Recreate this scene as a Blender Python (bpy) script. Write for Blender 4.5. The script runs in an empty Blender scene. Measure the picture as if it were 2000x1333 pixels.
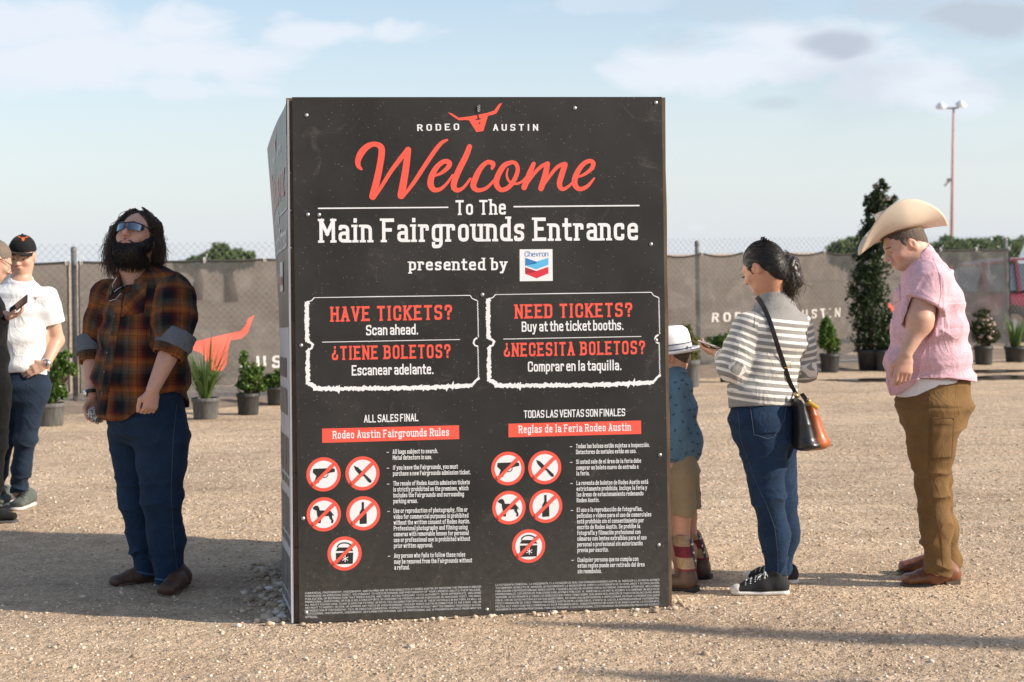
import bpy, bmesh, math, random
import numpy as np
from mathutils import Vector, Matrix
from mathutils.geometry import delaunay_2d_cdt, tessellate_polygon
S = bpy.context.scene
COL = S.collection
R = math.radians
# ------------------------------------------------------------------ camera
F = 3222.0            # focal length in photo pixels (photo is 2000 wide)
ROLL = R(0.82)
CX, CY, EYE = 1000.0, 500.0, 1.6
cr, sr = math.cos(ROLL), math.sin(ROLL)
cam = bpy.data.cameras.new('camera'); camo = bpy.data.objects.new('camera', cam); COL.objects.link(camo)
cam.sensor_width = 36; cam.lens = F / 2000 * 36
cam.shift_y = -(666.5 - CY) / 2000
cam.clip_start = 0.1; cam.clip_end = 3000
camo.matrix_world = Matrix(((cr, sr, 0, 0), (0, 0, -1, 0), (-sr, cr, 0, EYE), (0, 0, 0, 1)))
cam.dof.use_dof = True; cam.dof.focus_distance = 7.5; cam.dof.aperture_fstop = 4.0
S.camera = camo
def P(px, py, D):
    u = (px - CX) / F; v = -(py - CY) / F
    return np.array([D * (u * cr + v * sr), D, EYE + D * (-u * sr + v * cr)])
def GP(px, py, z=0.0):          # point on the ground under a photo pixel
    u = (px - CX) / F; v = -(py - CY) / F
    return P(px, py, (z - EYE) / (-u * sr + v * cr))
# ------------------------------------------------------------------ sun + sky
SUN_AZ = R(13.5); SUN_EL = R(27.5)      # the sun stands to the right, a little behind the camera
sd = Vector((math.cos(SUN_AZ) * math.cos(SUN_EL), -math.sin(SUN_AZ) * math.cos(SUN_EL), math.sin(SUN_EL)))
sl = bpy.data.lights.new('sun', 'SUN'); sl.energy = 4.5; sl.angle = R(1.1); sl.color = (1, .885, .74)
so = bpy.data.objects.new('sun', sl); COL.objects.link(so)
so.rotation_euler = sd.to_track_quat('Z', 'Y').to_euler()
W = bpy.data.worlds.new('World'); S.world = W; W.use_nodes = True
nt = W.node_tree; nt.nodes.clear()
def N(tree, typ, **kw):
    n = tree.nodes.new(typ)
    for k, v in kw.items():
        if k.startswith('i_'):
            k = k[2:]; k = int(k) if k.isdigit() else k.replace('_', ' ')
            n.inputs[k].default_value = v
        else: setattr(n, k, v)
    return n
def ramp(tree, stops, fac=None, interp='LINEAR'):
    n = tree.nodes.new('ShaderNodeValToRGB'); cr_ = n.color_ramp; cr_.interpolation = interp
    while len(cr_.elements) < len(stops): cr_.elements.new(.5)
    for e, (p, c) in zip(cr_.elements, stops):
        e.position = p; e.color = (c, c, c, 1) if isinstance(c, (int, float)) else (*c, 1)
    if fac is not None: tree.links.new(fac, n.inputs[0])
    return n
sky = N(nt, 'ShaderNodeTexSky', sky_type='NISHITA', sun_disc=False)
sky.sun_elevation = SUN_EL
sky.sun_rotation = math.atan2(sd.x, sd.y)
sky.air_density = 1.0; sky.dust_density = 1.1; sky.ozone_density = 1.5
tc = N(nt, 'ShaderNodeTexCoord')
mp = N(nt, 'ShaderNodeMapping'); mp.inputs['Scale'].default_value = (1.0, 1.0, 3.6); mp.inputs['Rotation'].default_value = (0, R(-7), 0)
nt.links.new(tc.outputs['Generated'], mp.inputs['Vector'])
n1 = N(nt, 'ShaderNodeTexNoise', i_Scale=4.6, i_Detail=8, i_Roughness=.5); n1.inputs['Distortion'].default_value = .5
nt.links.new(mp.outputs[0], n1.inputs['Vector'])
sep = N(nt, 'ShaderNodeSeparateXYZ'); nt.links.new(tc.outputs['Generated'], sep.inputs[0])
thin = ramp(nt, [(.46, 0.0), (.74, .5)], n1.outputs[0])
hz = ramp(nt, [(0.0, .78), (.04, .64), (.10, .42), (.16, .24), (.3, 0.08)], sep.outputs['Z'])
mx = N(nt, 'ShaderNodeMath', operation='MAXIMUM'); nt.links.new(thin.outputs[0], mx.inputs[0]); nt.links.new(hz.outputs[0], mx.inputs[1])
# small grey cumulus patches
mp2 = N(nt, 'ShaderNodeMapping'); mp2.inputs['Scale'].default_value = (1, 1, 2.4); mp2.inputs['Location'].default_value = (.37, .1, .12)
nt.links.new(tc.outputs['Generated'], mp2.inputs['Vector'])
n2 = N(nt, 'ShaderNodeTexNoise', i_Scale=7.5, i_Detail=5, i_Roughness=.5); nt.links.new(mp2.outputs[0], n2.inputs['Vector'])
dark = ramp(nt, [(.50, 0.0), (.66, 1.0)], n2.outputs[0])
rgt = N(nt, 'ShaderNodeMapRange', i_1=0.02, i_2=.30); nt.links.new(sep.outputs['X'], rgt.inputs[0])
hgt = N(nt, 'ShaderNodeMapRange', i_1=0.045, i_2=.13); nt.links.new(sep.outputs['Z'], hgt.inputs[0])
dm = N(nt, 'ShaderNodeMath', operation='MULTIPLY'); nt.links.new(dark.outputs[0], dm.inputs[0]); nt.links.new(rgt.outputs[0], dm.inputs[1])
dm2 = N(nt, 'ShaderNodeMath', operation='MULTIPLY'); nt.links.new(dm.outputs[0], dm2.inputs[0]); nt.links.new(hgt.outputs[0], dm2.inputs[1])
ccol = N(nt, 'ShaderNodeMix', data_type='RGBA'); ccol.inputs['A'].default_value = (.57, .61, .67, 1); ccol.inputs['B'].default_value = (.365, .405, .475, 1)
nt.links.new(dm2.outputs[0], ccol.inputs['Factor'])
# named banks of cloud where the photograph has them: pale veils and small grey cumulus, by direction, broken up with noise
dvx = N(nt, 'ShaderNodeMath', operation='DIVIDE'); nt.links.new(sep.outputs['X'], dvx.inputs[0]); nt.links.new(sep.outputs['Y'], dvx.inputs[1])
dvz = N(nt, 'ShaderNodeMath', operation='DIVIDE'); nt.links.new(sep.outputs['Z'], dvz.inputs[0]); nt.links.new(sep.outputs['Y'], dvz.inputs[1])
frn = N(nt, 'ShaderNodeMath', operation='GREATER_THAN', i_1=.05); nt.links.new(sep.outputs['Y'], frn.inputs[0])
mp3 = N(nt, 'ShaderNodeMapping'); mp3.inputs['Scale'].default_value = (1, 1, 2.0); nt.links.new(tc.outputs['Generated'], mp3.inputs['Vector'])
n3 = N(nt, 'ShaderNodeTexNoise', i_Scale=17, i_Detail=7, i_Roughness=.55); n3.inputs['Distortion'].default_value = .6; nt.links.new(mp3.outputs[0], n3.inputs['Vector'])
def mth(op, a, b=None, c=None):
    n = N(nt, 'ShaderNodeMath', operation=op)
    for i, v in enumerate((a, b, c)):
        if v is None: continue
        if isinstance(v, (int, float)): n.inputs[i].default_value = v
        else: nt.links.new(v, n.inputs[i])
    return n.outputs[0]
def bank(px, py, rx, ry, rough, peak, tilt=0.0):
    a0, b0 = (px - CX) / F, (CY - py) / F; da = mth('SUBTRACT', dvx.outputs[0], a0); db = mth('SUBTRACT', mth('SUBTRACT', dvz.outputs[0], b0), mth('MULTIPLY', da, tilt))
    d = mth('SQRT', mth('ADD', mth('POWER', mth('ABSOLUTE', mth('MULTIPLY', da, F / rx)), 2.0), mth('POWER', mth('ABSOLUTE', mth('MULTIPLY', db, F / ry)), 2.0)))
    e = mth('ADD', mth('SUBTRACT', 1.0, d), mth('MULTIPLY', mth('SUBTRACT', n3.outputs[0], .5), rough)); r = N(nt, 'ShaderNodeMapRange', interpolation_type='SMOOTHSTEP', i_1=0.0, i_2=.75, i_3=0.0, i_4=peak); nt.links.new(e, r.inputs[0])
    return mth('MULTIPLY', r.outputs[0], frn.outputs[0])
pale = dk = None
for q in ((230, 95, 520, 120, 1.7, 1.0, .06), (60, 40, 420, 90, 1.3, .95, 0), (640, 60, 330, 40, 2.0, .9, .02), (330, 160, 300, 40, 1.9, .85, -.10), (1480, 130, 430, 120, 1.8, 1.0, .05), (1750, 180, 330, 90, 1.8, .95, 0), (1640, 285, 420, 45, 1.6, .55, .06), (1360, 450, 90, 30, 1.6, .8, 0), (1180, 10, 260, 40, 1.5, .5, 0), (40, 440, 130, 30, 1.6, .7, 0)):
    b_ = bank(*q); pale = b_ if pale is None else mth('MAXIMUM', pale, b_)
for q in ((1640, 98, 100, 40, 1.3, .95, 0), (1525, 208, 85, 24, 1.4, .6, 0), (1930, 45, 190, 60, 1.5, .9, -.05), (1430, 25, 170, 40, 1.6, .5, 0), (1330, 85, 90, 40, 1.7, .35, 0), (1760, 25, 150, 35, 1.5, .6, 0)):
    b_ = bank(*q); dk = b_ if dk is None else mth('MAXIMUM', dk, b_)
mxp = mth('MAXIMUM', mx.outputs[0], pale); dmx = N(nt, 'ShaderNodeMath', operation='MAXIMUM'); nt.links.new(dm2.outputs[0], dmx.inputs[0]); nt.links.new(dk, dmx.inputs[1])
nt.links.new(dmx.outputs[0], ccol.inputs['Factor'])
fmx = N(nt, 'ShaderNodeMath', operation='MAXIMUM'); nt.links.new(mxp, fmx.inputs[0]); nt.links.new(dmx.outputs[0], fmx.inputs[1])
bg1 = N(nt, 'ShaderNodeBackground'); bg1.inputs['Strength'].default_value = .125; nt.links.new(sky.outputs[0], bg1.inputs['Color'])
bg2 = N(nt, 'ShaderNodeBackground'); bg2.inputs['Strength'].default_value = 1.0; nt.links.new(ccol.outputs['Result'], bg2.inputs['Color'])
msh = N(nt, 'ShaderNodeMixShader'); nt.links.new(fmx.outputs[0], msh.inputs[0]); nt.links.new(bg1.outputs[0], msh.inputs[1]); nt.links.new(bg2.outputs[0], msh.inputs[2])
wo = N(nt, 'ShaderNodeOutputWorld'); nt.links.new(msh.outputs[0], wo.inputs[0])
S.view_settings.view_transform = 'Standard'; S.view_settings.look = 'None'
S.view_settings.exposure = 0.54; S.view_settings.gamma = 1.0; S.view_settings.use_curve_mapping = False
S.render.engine = 'CYCLES'; S.cycles.use_denoising = True
# ------------------------------------------------------------------ helpers
def srgb(r, g, b):
    f = lambda c: (c / 255) / 12.92 if c / 255 <= .04045 else ((c / 255 + .055) / 1.055) ** 2.4
    return (f(r), f(g), f(b))
MATS = {}
def mat(name, col, rough=.7, metal=0.0, var=.12, vscale=12.0, bump=0.0, bscale=200.0, spec=.5, stretch=(1, 1, 1), coord='Object', sss=0.0, sheen=0.0, alpha=1.0, coat=0.0, attr=None, bdist=.002, emit=0.0):
    m = bpy.data.materials.new(name); m.use_nodes = True; t = m.node_tree; b = t.nodes['Principled BSDF']
    b.inputs['Roughness'].default_value = rough; b.inputs['Metallic'].default_value = metal
    b.inputs['Specular IOR Level'].default_value = spec
    if sss: b.inputs['Subsurface Weight'].default_value = sss; b.inputs['Subsurface Radius'].default_value = (.012, .005, .003); b.inputs['Subsurface Scale'].default_value = 1.0
    if sheen: b.inputs['Sheen Weight'].default_value = sheen
    if coat: b.inputs['Coat Weight'].default_value = coat; b.inputs['Coat Roughness'].default_value = .08
    if alpha < 1: b.inputs['Alpha'].default_value = alpha
    tc = N(t, 'ShaderNodeTexCoord'); mp = N(t, 'ShaderNodeMapping'); mp.inputs['Scale'].default_value = stretch
    t.links.new(tc.outputs[coord], mp.inputs[0])
    last = None
    if attr:
        a = N(t, 'ShaderNodeAttribute', attribute_name=attr); last = a.outputs['Color']
    if var:
        n = N(t, 'ShaderNodeTexNoise', i_Scale=vscale, i_Detail=5, i_Roughness=.6); t.links.new(mp.outputs[0], n.inputs['Vector'])
        rp = ramp(t, [(.25, 1 - var), (.75, 1 + var)], n.outputs[0])
        mm = N(t, 'ShaderNodeMix', data_type='RGBA', blend_type='MULTIPLY'); mm.inputs['Factor'].default_value = 1
        mm.inputs['A'].default_value = (*col, 1)
        if last is not None: t.links.new(last, mm.inputs['A'])
        t.links.new(rp.outputs[0], mm.inputs['B']); t.links.new(mm.outputs['Result'], b.inputs['Base Color'])
    elif last is not None: t.links.new(last, b.inputs['Base Color'])
    else: b.inputs['Base Color'].default_value = (*col, 1)
    if bump:
        n = N(t, 'ShaderNodeTexNoise', i_Scale=bscale, i_Detail=3); t.links.new(mp.outputs[0], n.inputs['Vector'])
        bp = N(t, 'ShaderNodeBump', i_Strength=bump, i_Distance=bdist); t.links.new(n.outputs[0], bp.inputs['Height']); t.links.new(bp.outputs[0], b.inputs['Normal'])
    MATS[name] = m
    return m
def tag(o, label=None, cat=None, group=None, kind=None):
    if label: o['label'] = label
    if cat: o['category'] = cat
    if group: o['group'] = group
    if kind: o['kind'] = kind
    return o
def empty(name, loc, label=None, cat=None, group=None):
    o = bpy.data.objects.new(name, None); o.location = tuple(loc); COL.objects.link(o); o.empty_display_size = .1
    bpy.context.view_layer.update()
    return tag(o, label, cat, group)
def link(name, me, m=None, parent=None, smooth=False):
    o = bpy.data.objects.new(name, me); COL.objects.link(o)
    for x in (m if isinstance(m, (list, tuple)) else [m] if m else []): me.materials.append(x)
    if smooth: me.polygons.foreach_set('use_smooth', np.ones(len(me.polygons), bool))
    if parent:
        o.parent = parent
        root = parent
        off = Vector((0, 0, 0))
        while root: off += root.location; root = root.parent
        o.location = -off          # meshes are built in world coordinates
    return o
class MB:
    """collects polygons; build() links them as one mesh"""
    def __init__(s): s.v = []; s.f = []; s.mi = []; s.n = 0; s.cur = 0
    def add(s, vs, fs):
        k = s.n; s.v += [tuple(float(c) for c in x) for x in vs]; s.n += len(vs)
        s.f += [tuple(i + k for i in f) for f in fs]; s.mi += [s.cur] * len(fs)
    def quad(s, a, b, c, d): s.add([a, b, c, d], [(0, 1, 2, 3)])
    def box(s, lo, hi):
        (a, b, c), (d, e, f) = lo, hi
        s.add([(a, b, c), (d, b, c), (d, e, c), (a, e, c), (a, b, f), (d, b, f), (d, e, f), (a, e, f)],
              [(3, 2, 1, 0), (4, 5, 6, 7), (0, 1, 5, 4), (1, 2, 6, 5), (2, 3, 7, 6), (3, 0, 4, 7)])
    def beam(s, a, b, w, h, up=(0, 0, 1)):
        a = Vector(a); b = Vector(b); d = (b - a).normalized(); u = Vector(up)
        if abs(d.dot(u)) > .95: u = Vector((0, 1, 0))
        x = d.cross(u).normalized() * w / 2; y = x.cross(d).normalized() * h / 2
        vs = [p + i * x + j * y for p in (a, b) for i, j in ((-1, -1), (1, -1), (1, 1), (-1, 1))]
        s.add(vs, [(0, 1, 2, 3), (7, 6, 5, 4), (0, 4, 5, 1), (1, 5, 6, 2), (2, 6, 7, 3), (3, 7, 4, 0)])
    def tube(s, pts, r, n=8, cap=True):
        pts = [Vector(p) for p in pts]
        rs = r if isinstance(r, (list, tuple)) else [r] * len(pts)
        vs = []; fs = []; pu = None
        for i, p in enumerate(pts):
            d = (pts[min(i + 1, len(pts) - 1)] - pts[max(i - 1, 0)])
            if d.length < 1e-9: d = Vector((0, 0, 1))
            d.normalize()
            if pu is None:
                pu = d.orthogonal().normalized()
            else:
                pu = pu - d * pu.dot(d)
                pu = pu.normalized() if pu.length > 1e-6 else d.orthogonal().normalized()
            w = d.cross(pu)
            for k in range(n):
                t = 2 * math.pi * k / n
                vs.append(p + (pu * math.cos(t) + w * math.sin(t)) * rs[i])
        for i in range(len(pts) - 1):
            for k in range(n):
                k2 = (k + 1) % n
                fs.append((i * n + k, i * n + k2, (i + 1) * n + k2, (i + 1) * n + k))
        if cap and n > 2:
            fs.append(tuple(range(n - 1, -1, -1))); fs.append(tuple((len(pts) - 1) * n + k for k in range(n)))
        s.add(vs, fs)
    def lathe(s, prof, c, n=24, axis=None, ref=None, sx=1, sy=1):
        c = Vector(c); az = Vector((0, 0, 1) if axis is None else axis).normalized(); ax = Vector((1, 0, 0) if ref is None else ref); ax = (ax - az * ax.dot(az)).normalized(); ay = az.cross(ax)
        vs = []; fs = []
        for (r, z) in prof:
            for k in range(n):
                t = 2 * math.pi * k / n
                vs.append(c + ax * (r * sx * math.cos(t)) + ay * (r * sy * math.sin(t)) + az * z)
        for i in range(len(prof) - 1):
            for k in range(n):
                k2 = (k + 1) % n
                fs.append((i * n + k, i * n + k2, (i + 1) * n + k2, (i + 1) * n + k))
        s.add(vs, fs)
    def mesh(s, name):
        me = bpy.data.meshes.new(name); me.from_pydata(s.v, [], s.f)
        if any(s.mi): me.polygons.foreach_set('material_index', s.mi)
        me.validate(); me.update()
        return me
    def build(s, name, m=None, parent=None, smooth=False):
        return link(name, s.mesh(name), m, parent, smooth)
def np_mesh(name, v, f):
    """fast mesh from arrays (all faces the same size)"""
    me = bpy.data.meshes.new(name); v = np.asarray(v, np.float32); f = np.asarray(f, np.int32)
    me.vertices.add(len(v)); me.vertices.foreach_set('co', v.ravel())
    k = f.shape[1]; me.loops.add(f.size); me.loops.foreach_set('vertex_index', f.ravel())
    me.polygons.add(len(f)); me.polygons.foreach_set('loop_start', np.arange(0, f.size, k, dtype=np.int32))
    me.update(calc_edges=True)
    return me
def hsh(i, j, k, seed=0):
    h = (i.astype(np.int64) * 374761393 + j.astype(np.int64) * 668265263 + k.astype(np.int64) * 2147483647 + seed * 974711) & 0xffffffff
    h = ((h ^ (h >> 13)) * 1274126177) & 0xffffffff
    return ((h ^ (h >> 16)) & 0xffff) / 65535.0
def vnoise(p, seed=0):
    """value noise in -1..1 at points p (n,3)"""
    f = np.floor(p); t = p - f; t = t * t * (3 - 2 * t); i, j, k = f[:, 0], f[:, 1], f[:, 2]; r = 0
    for a in (0, 1):
        for b in (0, 1):
            for c in (0, 1):
                w = (t[:, 0] if a else 1 - t[:, 0]) * (t[:, 1] if b else 1 - t[:, 1]) * (t[:, 2] if c else 1 - t[:, 2])
                r = r + w * hsh(i + a, j + b, k + c, seed)
    return r * 2 - 1
def unit(v): v = np.asarray(v, float); return v / np.linalg.norm(v)
rng = np.random.default_rng(7)
# ------------------------------------------------------------------ ground
def ground_mat():
    m = bpy.data.materials.new('crushed_limestone'); m.use_nodes = True; t = m.node_tree; b = t.nodes['Principled BSDF']
    b.inputs['Roughness'].default_value = .95; b.inputs['Specular IOR Level'].default_value = .15
    tc = N(t, 'ShaderNodeTexCoord')
    def noise(sc, det=4, ro=.6):
        n = N(t, 'ShaderNodeTexNoise', i_Scale=sc, i_Detail=det, i_Roughness=ro); t.links.new(tc.outputs['Object'], n.inputs['Vector']); return n
    def voro(sc):
        n = N(t, 'ShaderNodeTexVoronoi', i_Scale=sc); n.inputs['Randomness'].default_value = 1; t.links.new(tc.outputs['Object'], n.inputs['Vector']); return n
    v1 = voro(82); v2 = voro(26)
    c1 = ramp(t, [(0, (.42, .312, .214)), (.45, (.58, .448, .322)), (.8, (.665, .535, .402)), (1, (.78, .69, .585))], v1.outputs['Color'])
    big = noise(.55, 5); br = ramp(t, [(.3, (.80, .76, .74)), (.7, (1.12, 1.10, 1.05))], big.outputs[0])
    mid = noise(7, 6, .7); mr = ramp(t, [(.3, .72), (.7, 1.18)], mid.outputs[0])
    def mul(a, bb):
        x = N(t, 'ShaderNodeMix', data_type='RGBA', blend_type='MULTIPLY'); x.inputs['Factor'].default_value = 1
        t.links.new(a, x.inputs['A']); t.links.new(bb, x.inputs['B']); return x.outputs['Result']
    # wheel ruts and damp streaks worn along the lot, grey fines between
    mp = N(t, 'ShaderNodeMapping'); mp.inputs['Scale'].default_value = (.16, 1.5, 1); mp.inputs['Rotation'].default_value = (0, 0, R(-4)); t.links.new(tc.outputs['Object'], mp.inputs[0])
    st = N(t, 'ShaderNodeTexNoise', i_Scale=1.0, i_Detail=6, i_Roughness=.62); t.links.new(mp.outputs[0], st.inputs['Vector']); sr_ = ramp(t, [(.32, (.78, .75, .71)), (.46, (1, 1, 1)), (.62, (1.05, 1.02, .98)), (.76, (.86, .84, .81))], st.outputs[0])
    t.links.new(mul(mul(mul(c1.outputs[0], br.outputs[0]), mr.outputs[0]), sr_.outputs[0]), b.inputs['Base Color'])
    h = N(t, 'ShaderNodeMath', operation='ADD'); a = N(t, 'ShaderNodeMath', operation='MULTIPLY', i_1=-.5)
    t.links.new(v1.outputs['Distance'], a.inputs[0])
    fine = noise(140, 3)
    a2 = N(t, 'ShaderNodeMath', operation='MULTIPLY_ADD', i_1=-1.2); t.links.new(v2.outputs['Distance'], a2.inputs[0]); t.links.new(a.outputs[0], a2.inputs[2])
    t.links.new(a2.outputs[0], h.inputs[0]); t.links.new(fine.outputs[0], h.inputs[1])
    bp = N(t, 'ShaderNodeBump', i_Strength=.9, i_Distance=.012); t.links.new(h.outputs[0], bp.inputs['Height']); t.links.new(bp.outputs[0], b.inputs['Normal'])
    return m
# one sheet to the horizon: fine rows near the camera, a few rings beyond
def gz(x, y):
    p = np.stack([x * .8, y * .8, x * 0], -1); q = np.stack([x * 3.1, y * 3.1, x * 0 + 5], -1); r_ = np.stack([x * 11, y * 11, x * 0 + 9], -1)
    near = np.clip((34 - y) / 8, 0, 1) * np.clip(y / 3, 0, 1) * np.clip((11 - np.abs(x)) / 2, 0, 1)
    return (vnoise(p) * .012 + vnoise(q) * .006 + vnoise(r_) * .004) * near
xs = np.concatenate([[-2500, -400, -60, -20], np.arange(-11, 11.01, .09), [20, 60, 400, 2500]])
ys = np.concatenate([[-2500, -300, -40, -5, 2], np.arange(4.5, 12, .045), np.arange(12, 34, .12), [40, 60, 120, 400, 2600]])
X, Y = np.meshgrid(xs, ys); gv = np.stack([X.ravel(), Y.ravel(), gz(X.ravel(), Y.ravel())], -1)
ii = np.arange((len(ys) - 1) * len(xs)).reshape(len(ys) - 1, len(xs))[:, :-1].ravel()
gf = np.stack([ii, ii + 1, ii + 1 + len(xs), ii + len(xs)], -1)
GROUND = ground_mat()
ground = link('ground', np_mesh('ground', gv, gf), GROUND, None, True); ground['kind'] = 'structure'
# loose stones
def stones(n, area, smin, smax, seed, power=2.2):
    g = np.random.default_rng(seed)
    bm = bmesh.new(); bmesh.ops.create_icosphere(bm, subdivisions=1, radius=1)
    bv = np.array([v.co[:] for v in bm.verts]); bf = np.array([[v.index for v in f.verts] for f in bm.faces]); bm.free()
    V = []; Fc = []
    pos = area(g, n)
    sz = smin * (smax / smin) ** (g.random(len(pos)) ** power)
    for i, (x, y) in enumerate(pos):
        s = sz[i] * (g.uniform(.75, 1.25, 3) * np.array([1, 1, .6]))
        w = bv * (1 + g.uniform(-.22, .22, (len(bv), 1))) * s
        a = g.uniform(0, 6.28); c, d = math.cos(a), math.sin(a)
        w = np.stack([w[:, 0] * c - w[:, 1] * d, w[:, 0] * d + w[:, 1] * c, w[:, 2]], -1)
        V.append(w + np.array([x, y, s[2] * .22])); Fc.append(bf + i * len(bv))
    V = np.concatenate(V); V[:, 2] += gz(np.repeat([p[0] for p in pos], len(bv)), np.repeat([p[1] for p in pos], len(bv)))
    return V, np.concatenate(Fc)
def fan(y0, y1, pw=1.0):
    def f(g, n):
        y = y0 + (y1 - y0) * g.random(n) ** pw
        return np.stack([(g.random(n) * 2 - 1) * (.345 * y + .25), y], -1)
    return f
mstone = bpy.data.materials.new('loose_limestone'); mstone.use_nodes = True
_t = mstone.node_tree; _b = _t.nodes['Principled BSDF']; _b.inputs['Roughness'].default_value = .92; _b.inputs['Specular IOR Level'].default_value = .2
_g = N(_t, 'ShaderNodeNewGeometry'); _r = ramp(_t, [(0, (.34, .255, .175)), (.35, (.50, .39, .28)), (.7, (.60, .49, .375)), (1, (.73, .66, .57))], _g.outputs['Random Per Island'])
_n = N(_t, 'ShaderNodeTexNoise', i_Scale=120, i_Detail=4); _m = N(_t, 'ShaderNodeMix', data_type='RGBA', blend_type='MULTIPLY'); _m.inputs['Factor'].default_value = 1
_r2 = ramp(_t, [(.3, .8), (.7, 1.15)], _n.outputs[0]); _t.links.new(_r.outputs[0], _m.inputs['A']); _t.links.new(_r2.outputs[0], _m.inputs['B']); _t.links.new(_m.outputs['Result'], _b.inputs['Base Color'])
sv = []; sf = []; off = 0
for n, ar, a, b, sdd, pw in ((17000, fan(5.6, 9.5), .0028, .0095, 1, 2.2), (9000, fan(9, 15), .004, .013, 2, 2.4), (420, fan(5.6, 11), .008, .017, 3, 2.8)):
    v, f = stones(n, ar, a, b, sdd, pw); sv.append(v); sf.append(f + off); off += len(v)
gravel = link('gravel', np_mesh('gravel', np.concatenate(sv), np.concatenate(sf)), mstone); gravel['kind'] = 'stuff'
gravel['label'] = 'loose crushed limestone gravel scattered over the tan lot'
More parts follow.
